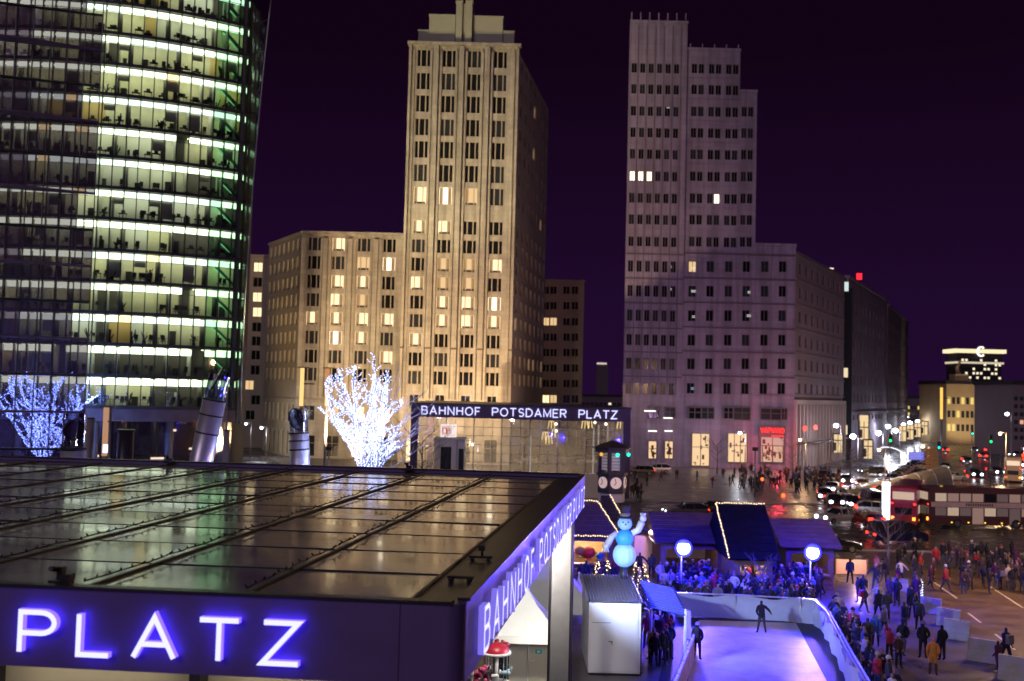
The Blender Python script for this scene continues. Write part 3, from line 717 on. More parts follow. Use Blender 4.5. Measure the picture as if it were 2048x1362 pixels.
# ------------------------------------------------------------------ second tower (grey stone) with base block and receding side
D2 = 175.0
t2 = thing('stone_tower', 'unlit grey stone tower stepping down to a lower block, right of the centre', 'tower', (0, D2, 0))
def z2(py, px=1380): return ZA(px, py, D2)
rowsU = [136, 178, 222, 265, 308, 352, 396, 439, 483]; rowsL = [532.6, 582, 631, 680, 727.5, 777]
xA0, xA1, xB1, xC1, xD1 = [(p-1024)/F*D2 for p in (1249, 1366, 1475, 1510, 1592)]
st2 = pbr('violet_stone', (.30, .24, .33), .8, 0, .14, .12, .2, 1.5); blocks(st2, 1.9, .95); st2f = pbr('tower_window_frame', (.12, .09, .10), .5)
ztA, ztB, ztC, ztD = z2(48), z2(99), z2(184, 1510), z2(492, 1560)
def px2x(px): return (px-1024)/F*D2
def sect(x0, x1, zt_, wins, y, name='wall', depth=20):
    hol = [(x-wd/2, x+wd/2, z-h/2, z+h/2) for (x, z, wd, h, l) in wins]
    mb = MB(); wall_holes(mb, x0, x1, 0, zt_, hol, y, y+.4); mb.box(x0, x1, y+.8, y+1, 0, zt_); mb.prism([(x0+.02, y+1.01), (x1-.02, y+1.01), (x1-.02, depth), (x0+.02+(depth-y)*.135, depth)], 0, zt_-.02, 'z')
    mb.prism([(x0-.1, y-.12), (x1+.1, y-.12), (x1+.1, depth+.1), (x0+(depth-y)*.135, depth+.1)], zt_+.003, zt_+.5, 'z'); o = mb.build(name, st2, t2)
    for (x, z, wd, h, l) in wins: window(t2, x, y+.2, z-h/2, wd, h, 'double', l, R.choice([dglass, dglass, dglass2]), st2f)
wA = []
for i, py in enumerate(rowsU+rowsL):
    for k in range(6):
        x = px2x(1258 + k*17.2 + .8); l = 0
        if i == 5 and k < 3: l = 3
        wA.append((x, z2(py, 1300), .95, 1.75 if i < 9 else 2.0, l))
sect(xA0, xA1-.05, ztA, wA, 0)
wB = []
for i, py in enumerate(rowsU):
    for k in range(3):
        for s_ in (-1, 1):
            x = px2x(1389 + k*35 + s_*7.0); wB.append((x, z2(py, 1420), 1.0, 1.75, 3 if (i == 6 and k == 1 and s_ == 1) else 0))
wD = []
for i, py in enumerate(rowsL):
    for k, px in enumerate((1385, 1421, 1458, 1494, 1531, 1567)):
        wD.append((px2x(px-1), z2(py, px), 1.35, 1.95, 2 if (i, k) in ((0,0),) else 0))
wDB = [q for q in wD if q[0] < xB1]; wDC = [q for q in wD if xB1 < q[0] < xC1]; wDD = [q for q in wD if q[0] > xC1]
sect(xA1, xB1-.02, ztB, wB+wDB, .35, depth=19.5)
wC = [(px2x(1491 + s_*6.6), z2(py, 1490), .95, 1.75, 0) for py in rowsU[2:] for s_ in (-1, 1)]
sect(xB1, xC1-.02, ztC, wC+wDC, .37, depth=19)
sect(xC1, xD1, ztD, wDD, .39, depth=18.5)
# string courses across the lower block, vertical joints on the tower
for py in (508, 557, 606, 656, 704, 753, 790):
    mb = MB(); mb.box(xA0-.05, xA1-.06, -.12, -.003, z2(py, 1300)-.12, z2(py, 1300)+.1); mb.box(xA1+.01, xD1+.05, .2, .345, z2(py, 1480)-.12, z2(py, 1480)+.1); mb.build('string_course', st2f if py != 790 else st2, t2)
for k in range(1, 7):
    x = px2x(1249+k*17.4); mb = MB(); mb.box(x-.06, x+.06, -.07, -.004, z2(790), ztA-.5) ; mb.build('vertical_joint', st2f, t2)
for py in rowsU:
    mb = MB(); z = z2(py+18); mb.box(xA1+.02, xB1, .27, .346, z-.08, z+.06); mb.build('sill_band', st2, t2)
# little finials on the roof edge
for k in range(7):
    x = xA0+.2+k*(xA1-xA0-.6)/6; mb = MB(); mb.box(x-.1, x+.1, -.1, .1, ztA+.51, ztA+1.9); mb.build('finial', st2, t2)
for k in range(5):
    x = xA1+.6+k*(xB1-xA1-1)/4; mb = MB(); mb.box(x-.08, x+.08, .3, .5, ztB+.51, ztB+1.2); mb.build('finial', st2, t2)
# ground floor: shop openings in front of the wall line
def opening(px0, px1, py0, py1, mat, parts=2, D=D2-.3, parent=None, fm_=None, es=None):
    a = P(px0, py1, D); b = P(px1, py0, D); mb = MB()
    x0, x1, z0, z1 = a.x, b.x, max(.05, a.z), b.z; y = D-D2
    w_ = MB(); w_.box(x0-.12, x1+.12, y-.02, y+.28, z1, z1+.15); w_.box(x0-.12, x0, y-.02, y+.28, z0, z1); w_.box(x1, x1+.12, y-.02, y+.28, z0, z1); w_.box(x0, x1, y, y+.26, z0, z0+.12)
    for k in range(1, parts): xx = x0+(x1-x0)*k/parts; w_.box(xx-.05, xx+.05, y+.02, y+.2, z0+.12, z1)
    w_.box(x0, x1, y+.03, y+.19, z0+(z1-z0)*.58, z0+(z1-z0)*.58+.1)
    o = w_.build('shop_window', fm_ or st2f, parent or t2)
    mb.box(x0+.01, x1-.01, y+.22, y+.24, z0+.12, z1-.01); mb.build('pane', mat, o); return o, (x0, x1, y, z0, z1)
shopm = [glow('shop_light', (1, .66, .36), .85), glow('shop_light_dim', (1, .6, .35), .45), glow('shop_light_pink', (1, .55, .45), .5)]
clut = pbr('shop_goods', (.10, .06, .04), .6)
def clutter(o, bb, n):
    x0, x1, y, z0, z1 = bb; mb = MB()
    for _ in range(n):
        x = R.uniform(x0+.2, x1-.5); z = R.uniform(z0+.15, z1-.8); mb.box(x, x+R.uniform(.1, .5), y+.12, y+.2, z, min(z1-.1, z+R.uniform(.1, .9)))
    mb.build('display', clut, o)
for args in ((1297, 1313, 883, 918, 0, 1), (1330, 1346, 883, 918, 0, 2), (1384, 1419, 868, 932, 0, 2), (1456, 1494, 868, 925, 0, 3), (1522, 1568, 868, 925, 2, 2), (1526, 1566, 893, 925, 0, 2)):
    o, bb = opening(*args[:4], shopm[args[4]], args[5]); clutter(o, bb, 10)
for args in ((1297, 1318, 814, 836), (1330, 1350, 816, 836), (1378, 1402, 816, 838), (1404, 1428, 816, 838), (1448, 1466, 816, 838), (1468, 1500, 816, 840), (1522, 1562, 818, 840), (1564, 1574, 818, 840)):
    opening(*args, R.choice([dglass, dglass2]), 2)
for (px, py, wd) in ((1300, 822, 2.0), (1336, 836, 1.6), (1305, 862, 1.5), (1337, 862, 1.4)):
    q = P(px, py, D2-.9); mb = MB(); mb.box(-wd/2, wd/2, -.1, .1, -.1, .1); mb.build('wall_lamp', glow('wall_lamp', (1, .9, .8), 1.8, False), t2, (q.x, q.y-D2, q.z))
# glowing bars painted in for neon squiggle reflections / lights in the office windows
for (px, py) in ((1335, 766), (1352, 775), (1386, 777), (1340, 533), (1340, 578), (1388, 536), (1388, 582), (1499, 584), (1388, 633), (1499, 631), (1337, 213), (1368, 222), (1437, 400)):
    q = P(px, py, D2-.02); mb = MB(); s_ = R.uniform(.25, .5)
    for k in range(2): mb.box(-s_, s_*.8, -.04, .0, -.18+k*.26, -.09+k*.26)
    mb.build('desk_light', glow('window_glow_b' if 760 < py < 780 else 'desk_light', (.35, .6, 1) if 760 < py < 780 else (.8, .8, .75), .9, False), t2, (q.x, q.y-D2+.3, q.z))
neon = glow('neon_red', (1, .02, .02), 2.6)
q0 = P(1522, 865, D2-1.0); q1 = P(1568, 865, D2-1.0)
sg = thing('neon_sign', 'red neon restaurant sign above the lit shop window', 'sign', (q0.x, D2-.9, 0))
letters('VAPIANO', .80, .11, .12, 0, q1.x-q0.x, neon, sg, 0, q0.z, ws=.72)
lamp('POINT', (2, -4.5, q0.z-2.5), 1100, (1, .04, .08), .3, sg, name='neon_light')
mb = MB(); mb.box(1.9, q1.x-q0.x, -.06, 0, q0.z-.62, q0.z-.48); mb.build('underline', neon, sg)
mb = MB(); mb.box(-.3, q1.x-q0.x+.3, .02, .3, q0.z-.8, q0.z+1.2); mb.build('backing', st2f, sg)

# receding side face of the block
pa = Vector((xD1, .4)); rr = P(1689, 553, 210); pbq = Vector(((1689-1024)/F*210, 210-D2)); sd = pbq-pa; sL = sd.length; srz = math.atan2(sd.y, sd.x)
sdw = thing('stone_block_side', 'long grey stone side facade running back along the street from the tower', 'building', (pa.x, D2+pa.y, 0), srz)
hol = []
zD = z2(500, 1592)
for i, py in enumerate(rowsL):
    for k in range(8): hol.append((2+k*(sL-4)/8+.4, 2+k*(sL-4)/8+2.2, z2(py, 1567)-1, z2(py, 1567)+1))
mb = MB(); wall_holes(mb, 0, sL, 13.5, zD, hol, 0, .4); mb.box(0, sL, .8, 1, 13.5, zD); mb.box(0, sL, .2, 1, 7, 13.5)
for py in (508, 557, 606, 656, 704, 753, 790): mb.box(0, sL, -.15, -.003, z2(py, 1592)-.12, z2(py, 1592)+.12)
mb.build('wall', pbr('side_stone', (.30, .23, .28), .85, 0, .15, .1, .2, 1.5), sdw)
for (a, b, c, d) in hol: window(sdw, (a+b)/2, .2, c, b-a, d-c, 'double', 0, pbr('matt_pane', (.10, .07, .09), .5), st2f)
mb = MB()
for k in range(17): x = k*sL/16; mb.box(x-.22, x+.22, -.5, .0, 0, 11.5)
mb.box(0, sL, -.55, .1, 11.55, 12.3); mb.build('colonnade', pbr('colonnade_stone', (.40, .31, .30), .8, 0, .1, .2), sdw)
mb = MB(); mb.box(0, sL, .7, .95, 0, 7); mb.build('shop_glass', glow('arcade_glow', (.9, .35, .3), .10, False), sdw)
mb = MB(); mb.box(0, sL, -1.2, .1, 4.4, 4.7); mb.build('canopy', M['dark_metal'], sdw)
for (px, py) in ((1609, 856), (1630, 854)):
    q = P(px, py, D2+3 if px < 1615 else D2+7); o = thing('round_sign', 'round red lit sign on the arcade columns, ' + ('nearer' if px < 1615 else 'farther') + ' of the pair', 'sign', (q.x-.6, q.y-2.2, q.z), srz-.6)
    mb = MB(); mb.tube([(0, -.08, 0), (0, .08, 0)], .55, 16, smooth=False); mb.build('disc', glow('disc_red', (1, .10, .05), .9, False), o)
    mb = MB(); mb.tube([(0, .09, 0), (0, .5, 0)], .08, 8); mb.build('bracket', M['dark_metal'], o)
# next buildings along the street
def slab_building(name, label, pxa, pxb, pyt, Da, Db, mat, gap=False):
    a = Vector(((pxa-1024)/F*Da, Da)); b = Vector(((pxb-1024)/F*Db, Db)); sd = b-a; L_ = sd.length; rz = math.atan2(sd.y, sd.x)
    zt_ = ZA(pxa, pyt, Da); o = thing(name, label, 'building', (a.x, a.y, 0), rz)
    hol = []
    nf = int(zt_/4.0)
    for i in range(2, nf):
        for k in range(int(L_/5)): hol.append((1.5+k*5, 3.4+k*5, i*4.0, i*4.0+2.0))
    mb = MB(); wall_holes(mb, 0, L_, 0, zt_, hol, 0, .4); mb.box(0, L_, .8, 14, 0, zt_-.01); mb.box(-.3, L_+.3, -.3, 14, zt_+.003, zt_+.6); mb.box(0, L_, -.4, -.003, 9.2, 10.0); mb.build('wall', mat, o)
    for (xa, xb, za, zb) in hol: window(o, (xa+xb)/2, .2, za, xb-xa, zb-za, 'double', 0, MATS['matt_pane'], st2f)
    return o
slab_building('office_block', 'tall plain stone block beyond the dark gap, small red light on its roof', 1697, 1775, 556, 214, 262, st2)
slab_building('office_block', 'dim narrow block at the end of the row, beside the street lamps', 1777, 1818, 612, 268, 330, pbr('dim_stone', (.16, .12, .15), .8))
gp_ = thing('stair_tower', 'dark recessed stair tower with a few lit landings between two stone blocks', 'building', ((1684-1024)/F*212, 213, 0))
mb = MB(); mb.box(0, 2.6, 0, 6, 0, 36.5); mb.build('wall', dglass2, gp_)
for py, c in ((572, 'c'), (745, 'w'), (860, 'w')):
    z = ZA(1690, py, 212); mb = MB(); mb.box(.4, 1.7, -.12, -.02, z-1, z+1); mb.build('lit_landing', glow('landing_'+c, (.7, .85, .8) if c == 'c' else (1, .8, .5), .8, False), gp_)
q = P(1718, 552, 222); o = thing('roof_sign', 'small red lit box sign on the roof edge', 'sign', (q.x, q.y, q.z)); mb = MB(); mb.box(-.5, .6, -.2, .2, -.8, .6); mb.build('lit_box', glow('roof_red', (1, .02, .03), 1.6, False), o)
mb = MB(); mb.box(-.06, .06, -.05, .05, -2.2, -.8); mb.build('post', M['dark_metal'], o)
q = P(1662, 537, 203); o = thing('roof_lamp', 'small pale lamp on the sloping roof line', 'lamp', (q.x, q.y, q.z)); mb = MB(); mb.box(-.5, .5, -.15, .15, -.1, .12); mb.build('lamp_head', glow('roof_lamp', (1, .8, .6), 1.2, False), o); mb = MB(); mb.box(-.06, .06, -.05, .05, -2, -.1); mb.build('post', M['dark_metal'], o)

# ------------------------------------------------------------------ far station hall (the twin across the square)
DF = 120.0; xl, xr = XA(822, DF, 10), XA(1262, DF, 10)
fs_ = thing('station_hall', 'far twin station hall of glass across the square, dark roof edge with white letters', 'station', (xl, DF, 0))
W = xr-xl; zt_ = ZA(1050, 813, DF); zb_ = ZA(1050, 839, DF)
mb = MB(); mb.box(0, W, 0, 26, zb_, zt_); mb.build('roof', M['fascia_far'], fs_)
mb = MB(); mb.box(-.1, W+.1, -.1, 26.1, zt_+.003, zt_+.16); mb.build('coping', M['dark_metal'], fs_)
for (w_, a, b) in (('BAHNHOF', 844, 960), ('POTSDAMER', 985, 1132), ('PLATZ', 1158, 1234)):
    xa = XA(a, DF, 10)-xl; xb = XA(b, DF, 10)-xl; letters(w_, .92, .13, .12, xa, xb, M['letter'], fs_, -.03, zb_+.36)
    letters(w_, .92, .13, .12, (xa-1)*.95+1, (xb-1)*.95+1, M['letter'], fs_, 0, zb_+.36, rz=PI/2, origin=(W+.04, 0, 0))
fg = glass('hall_glass', (.95, .93, .85), .10, .03, .85, .22, (.75, .66, .50))  # beige glow of the hall lighting put into the panes
pl_t = ZA(1050, 944, DF); n = 22; pw_ = (W-1.8)/n; n2 = 6; phh = (zb_-pl_t)/n2
mb = MB(); mb.add([(.03, 0, .03), (pw_-.03, 0, .03), (pw_-.03, 0, phh-.03), (.03, 0, phh-.03)], [(0,1,2,3)]); pm = mb.mesh('glass_pane', fg)
for i in range(n):
    for j in range(n2): inst(pm, 'glass_pane', fs_, (.9+i*pw_, .3, pl_t+j*phh))
bm_ = pbr('glazing_steel', (.42, .38, .34), .5, .3)
for i in range(n+1):
    w2 = .11 if i % 3 == 0 else .035; mb = MB(); mb.box(.9+i*pw_-w2/2, .9+i*pw_+w2/2, .2, .42 if w2 > .1 else .34, pl_t, zb_-.003); mb.build('mullion', bm_, fs_)
for j in range(1, n2): mb = MB(); mb.box(.9, W-.9, .25, .31, pl_t+j*phh-.03, pl_t+j*phh+.03); mb.build('transom', bm_, fs_)
mb = MB(); mb.box(0, W, .1, .6, 0, pl_t-.01); mb.build('plinth', pbr('plinth_stone', (.55, .50, .42), .6, 0, .1, .4), fs_)
for x in (.02, W-.88):
    for y in (.05, 25): mb = MB(); mb.box(x, x+.86, y, y+.86, 0, zb_-.002); mb.build('column', M['fascia_far'], fs_)
mb = MB(); mb.add([(W-.3, 1, 1.5), (W-.3, 25, 1.5), (W-.3, 25, zb_), (W-.3, 1, zb_)], [(0,1,2,3)]); mb.build('side_glass', fg, fs_)
for k in range(12): mb = MB(); y = 1+k*2.1; mb.box(W-.36, W-.24, y, y+.08, 1.5, zb_-.004); mb.build('mullion', bm_, fs_)
for (px, py) in ((1112, 848), (1190, 845), (1212, 848), (1113, 862)):
    q = P(px, py, DF+4); mb = MB(); mb.ball((0, 0, 0), .16, 8, 6); mb.build('ceiling_lamp', glow('hall_lamp', (1, .9, .8), 6), fs_, (q.x-xl, 4, q.z))
for (px, py) in ((1103, 850), (1170, 849), (1178, 848), (1241, 849), (1110, 866), (1091, 872), (1098, 880)):
    q = P(px, py, DF+5); mb = MB()
    for s_ in (-1, 0, 1): mb.tube([(s_*.3, 0, .4), (s_*.34, 0, .1), (s_*.42, 0, -.5)], .06, 6)
    mb.tube([(-.3, 0, .4), (-.15, 0, .5), (0, 0, .4), (.15, 0, .5), (.3, 0, .4)], .06, 6)
    mb.build('light_ornament', glow('ornament', (1, .72, .3), 1.6, False), fs_, (q.x-xl, 5, q.z))
for (px, top) in ((1186, 855), (1196, 850), (1214, 848), (1060, 870)):
    q = P(px, 930, DF+3); mb = MB(); mb.box(-.07, .07, -.05, .05, 0, ZA(px, top, DF+3)); mb.build('light_strip', glow('lit_strip', (.75, .75, .85), .45, False), fs_, (q.x-xl, 3, 0))
lamp('POINT', (xl+W*.6, DF+8, zb_-3.2), 3600, (1, .80, .58), .3, name='hall_light')
lamp('POINT', (xl+W*.2, DF+8, zb_-3.2), 3000, (1, .80, .58), .3, name='hall_light')
# lift housing with the railway sign
a = P(868, 940, 112); b = P(930, 880, 112)
lh = thing('lift_housing', 'pale lift housing with glazed door and white railway sign on top', 'lift shaft', (a.x, 112, 0))
Wl = b.x-a.x; zl = b.z
mb = MB(); wall_holes(mb, 0, Wl*.72, 0, zl, [(Wl*.2, Wl*.56, .2, zl-.8)], 0, .2); mb.box(0, Wl, .3, 3, 0, zl); mb.box(-.1, Wl+.1, -.1, 3.1, zl+.003, zl+.2); mb.build('housing', pbr('housing_paint', (.62, .62, .46), .5), lh)
mb = MB(); mb.box(Wl*.2+.02, Wl*.56-.02, .1, .16, .2, zl-.82)
for k in range(4): mb.box(Wl*.2+.02, Wl*.56-.02, .03, .09, 1+k*1.0, 1.08+k*1.0)
mb.build('door', dglass2, lh)
mb = MB(); mb.box(Wl*.80, Wl*.96, .22, .29, .3, zl-1.0); mb.build('side_window', dglass2, lh)
mb = MB(); mb.box(Wl*.45-.08, Wl*.45+.08, .4, .56, zl+.2, zl+1.0); mb.build('post', M['steel'], lh)
s0 = P(880, 874, 112); s1 = P(913, 849, 112); mb = MB(); mb.box(s0.x-a.x, s1.x-a.x, .35, .6, s0.z, s1.z); mb.build('sign_box', glow('sign_white', (1, .86, .82), .85), lh)
red = glow('sign_red', (.8, .03, .03), .5, False); hx = s0.x-a.x; wsg = s1.x-s0.x; hz = s1.z-s0.z
letters('DB', hz*.42, .09, .03, hx+wsg*.17, hx+wsg*.60, red, lh, .32, s0.z+hz*.29)
mb = MB(); x0, x1, z0, z1 = hx+wsg*.1, hx+wsg*.68, s0.z+hz*.14, s0.z+hz*.86
mb.box(x0, x1, .30, .33, z0, z0+.05); mb.box(x0, x1, .30, .33, z1-.05, z1); mb.box(x0, x0+.05, .30, .33, z0+.05, z1-.05); mb.box(x1-.05, x1, .30, .33, z0+.05, z1-.05)
mb.box(x1+.15, x1+.4, .30, .33, z1-.06, z1-.01); mb.box(x1+.15, x1+.4, .30, .33, z0+.01, z0+.06); mb.build('sign_border', red, lh)

# ------------------------------------------------------------------ historic clock tower
DC = 92.0; c0 = XA(1224, DC, 5)
ct = thing('clock_tower', 'dark hexagonal traffic clock tower with peaked roof and green signal lamp', 'clock tower', (c0, DC, 0), math.radians(12))
dk = pbr('tower_paint', (.045, .035, .03), .5, 0, .2, 2); cream2 = pbr('clock_cream', (.65, .6, .5), .5)
def hexa(mb, r0, r1, z0, z1, n=6, ph=0):
    vs = [(r*math.cos(2*PI*k/n+ph), r*math.sin(2*PI*k/n+ph), z) for r, z in ((r0, z0), (r1, z1)) for k in range(n)]
    mb.add(vs, [(k, (k+1) % n, n+(k+1) % n, n+k) for k in range(n)] + [tuple(range(n-1, -1, -1)), tuple(range(n, 2*n))])
ZC = lambda py: ZA(1230, py, DC)
mb = MB(); hexa(mb, 1.35, 1.35, ZC(985), ZC(950)); hexa(mb, 1.5, 1.5, ZC(950), ZC(945)); hexa(mb, .25, .25, 0, ZC(985)); mb.build('clock_stage', dk, ct)
mb = MB()
for k in range(6): a = 2*PI*k/6; mb.box(1.22*math.cos(a)-.16, 1.22*math.cos(a)+.16, 1.22*math.sin(a)-.16, 1.22*math.sin(a)+.16, ZC(945), ZC(904))
mb.build('cabin_post', dk, ct)
mb = MB(); hexa(mb, 1.05, 1.05, ZC(945)+.25, ZC(908)); mb.build('cabin_glass', pbr('cabin_lit', (.5, .45, .42), .3, emit=(1, .8, .7), es=.12), ct)
mb = MB()
for k in range(5): hexa(mb, 1.08, 1.08, ZC(945)+.45+k*.28, ZC(945)+.5+k*.28)
mb.build('blind', dk, ct)
mb = MB(); hexa(mb, 1.62, 1.62, ZC(904), ZC(896)); hexa(mb, 1.95, 1.95, ZC(896), ZC(894)); mb.build('eave', dk, ct)
mb = MB(); hexa(mb, 1.9, .12, ZC(894), ZC(881)); mb.build('roof', dk, ct)
for k in range(5):
    a = 2*PI*k/6 - PI/6*5 + PI/6*0; 
for a in (-30, -90, -150):
    ar = math.radians(a); n_ = Vector((math.cos(ar), math.sin(ar), 0)); p = n_*1.19 + Vector((0, 0, ZC(964)))
    mb = MB(); mb.tube([p, p+n_*.06], .52, 20, smooth=False); o = mb.build('clock_face', pbr('clock_face', (.75, .6, .5), .5, emit=(1, .7, .55), es=.35), ct)
    mb = MB(); s_ = n_.cross(Vector((0, 0, 1))); mb.bar(p+n_*.08, p+n_*.08+s_*.12+Vector((0, 0, .38)), .05, .05); mb.bar(p+n_*.09, p+n_*.09+s_*.2-Vector((0, 0, .2)), .05, .05); mb.build('clock_hand', M['black'], o)
    for hz_ in (900,):
        q = n_*1.5+Vector((0, 0, ZC(908))); mb = MB(); mb.ball((q.x, q.y, q.z), .17, 10, 8)
        mb.build('signal_lamp', glow('signal_green' if a == -30 or a == -90 else 'signal_amber', (.02, .9, .6) if a == -90 or a == -30 else (1, .45, .05), 2.2 if a != -150 else 1.0), ct)
mb = MB(); hexa(mb, 1.25, 1.25, ZC(1003), ZC(986)-.01, 6); mb.build('lower_stage', cream2, ct)
for (x, y) in ((-.9, 0), (.9, 0), (0, 1.1)): mb = MB(); mb.tube([(x, y, 0), (x, y, ZC(1003))], .14, 8); mb.build('leg', dk, ct)

# ------------------------------------------------------------------ added facade floodlights on posts, put in to light hotel and stone tower
def added_facade_flood(x, y, z, aim, power, col, ang, label):
    t = thing('added_facade_floodlight', label, 'floodlight', (x, y, 0)); mb = MB(); mb.tube([(0, 0, 0), (0, 0, z-.2)], .09, 8); mb.build('post', M['pole'], t)
    mb = MB(); mb.box(-.35, .35, -.12, .2, z-.2, z+.25); mb.build('housing', M['black'], t); mb = MB(); mb.box(-.3, .3, .205, .23, z-.15, z+.2); mb.build('lens', glow('flood_warm', (1, .7, .4), 3), t)
    l = lamp('SPOT', (0, .35, z+.02), power, col, .3, t, math.radians(ang), None, .7, name='flood_beam'); l.rotation_euler = (Vector(aim)-Vector((x, y+.35, z))).to_track_quat('-Z', 'Y').to_euler()
added_facade_flood(-22, 122, 5.0, (-11, 170, 30), 125000, (1, .69, .39), 78, 'added warm facade floodlight on a post at the left foot of the far hall')
added_facade_flood(-38, 125, 5.0, (-27, 175, 20), 62000, (1, .70, .37), 85, 'added warm facade floodlight on a post before the hotel wing')
added_facade_flood(-7, 149, 2.5, (-10, 170, 5), 9000, (1, .72, .42), 120, 'added low warm floodlight behind the far hall, left of the pair')
added_facade_flood(2, 150, 5.0, (-8, 170, 22), 12000, (1, .55, .25), 95, 'added warm floodlight on a post behind the far hall, right of the pair')
added_facade_flood(-33.5, 118, 12.0, (-10, 170, 66), 115000, (.90, .82, .48), 50, 'added greenish floodlight on a tall post beside the glass tower')
added_facade_flood(31, 126, 6.0, (40, 176, 26), 6000, (.85, .48, .98), 78, 'added violet facade floodlight on a post before the stone tower')
# ------------------------------------------------------------------ roads
AV = Vector((.496, 1)).normalized(); AN = Vector((AV.y, -AV.x)); A0 = Vector(((1905-1024)/F*125, 118))
sheet('road', [(-30, 84), (150, 88), (150, 121), (-30, 117)], .004, road_m)
def av(s, off, z=.012): p = A0 + AV*s + AN*off; return (p.x, p.y)
sheet('road', [av(-6, -10), av(900, -10), av(900, 14), av(-6, 14)], .008, road_m)
rd = [G(1842, 1140), G(2300, 1120), G(2500, 1500), G(2070, 1460), G(1950, 1300), G(1880, 1210)]
road_o = pbr('road_orange_lit', (.16, .105, .07), .5, 0, .35, .8, .5, 12, rvar=.12)  # road surface with the orange lamp light put into its colour
sheet('road', [(p.x, p.y) for p in rd], .004, road_o)
mark = pbr('road_marking', (.75, .68, .5), .6, 0, .2, 6)
def line(pa, pb_, wd, mat=mark, z=.010):
    a, b = G(*pa), G(*pb_); n = (b-a).cross(Vector((0, 0, 1))).normalized()*wd/2
    sheet('road_marking', [(a+n)[:2], (b+n)[:2], (b-n)[:2], (a-n)[:2]], z, mat)
for l in (((1868, 1165), (1914, 1197)), ((1857, 1204), (1877, 1216)), ((1978, 1172), (2046, 1216)), ((1936, 1226), (1962, 1246)), ((1990, 1268), (2030, 1300))): line(*l, .14)
for s in range(4, 260, 9):
    a, b = A0+AV*s+AN*2, A0+AV*(s+4)+AN*2; n = AN*.08
    sheet('road_marking', [(a+n)[:2], (b+n)[:2], (b-n)[:2], (a-n)[:2]], .016, mark)
kerb = pbr('kerb_stone', (.30, .28, .29), .6, 0, .2, 2)
for name, pts in (('kerb', [(-30, 83.7), (54, 83.7)]), ('kerb', [(-30, 117.2), (50, 119.3)])):
    mb = MB(); mb.bar((*pts[0], .06), (*pts[1], .06), .3, .14); struct(mb.build(name, kerb))
# paler stone pavement in front of the far hall
sheet('pavement', [(-20, 118.5), (48, 120.5), (52, 174), (-42, 174)], .003, pbr('pale_paving', (.20, .18, .17), .38, 0, .25, .5, .4, 4, rvar=.14))
pv = pbr('dark_paving', (.13, .11, .12), .40, 0, .3, .6, .4, 5, rvar=.14)
sheet('pavement', [(2, 30), (40, 30), (52, 83), (-12, 83), (2, 45)], .003, pv)

# ------------------------------------------------------------------ vehicles
rubber = pbr('rubber', (.02, .02, .02), .7); rim_m = pbr('rim', (.4, .4, .42), .35, .9); cglass = pbr('car_glass', (.02, .02, .025), .06)
PAINT = {k: pbr('car_paint_'+k, c, .28, .35, .05, 1, coat=.6) for k, c in (('black', (.012, .012, .016)), ('navy', (.012, .016, .06)), ('silver', (.42, .43, .45)), ('white', (.7, .7, .7)), ('red', (.35, .01, .015)), ('grey', (.10, .10, .11)), ('taxi', (.62, .52, .32)))}
HL = glow('headlight', (.88, .92, 1), 14); HLs = glow('headlight_small', (.88, .92, 1), 5, False); TL = glow('taillight', (1, .02, .01), 7, False); TLd = glow('taillight_dim', (.7, .02, .01), .5, False); HLd = pbr('headlight_off', (.5, .5, .55), .2, emit=(.8, .85, 1), es=.25, sampling='NONE')
PROF = {  # x from the front: z of bonnet/roof line, width factor ; belt line
 'sedan': [(-2.3,.62,.80),(-2.15,.74,.92),(-1.2,.90,.97),(-.75,.96,.98),(-.05,1.38,.80),(.9,1.42,.80),(1.55,1.08,.90),(2.1,1.02,.94),(2.3,.75,.88)],
 'estate': [(-2.25,.62,.80),(-2.1,.78,.92),(-1.15,.95,.97),(-.75,1.0,.98),(-.1,1.46,.80),(1.5,1.50,.80),(2.0,1.30,.86),(2.2,.95,.94),(2.28,.7,.90)],
 'van': [(-2.4,.7,.84),(-2.3,.95,.94),(-1.75,1.15,.97),(-1.2,1.75,.86),(-.8,1.92,.86),(1.9,1.95,.86),(2.3,1.85,.88),(2.42,1.0,.96),(2.45,.6,.92)],
}
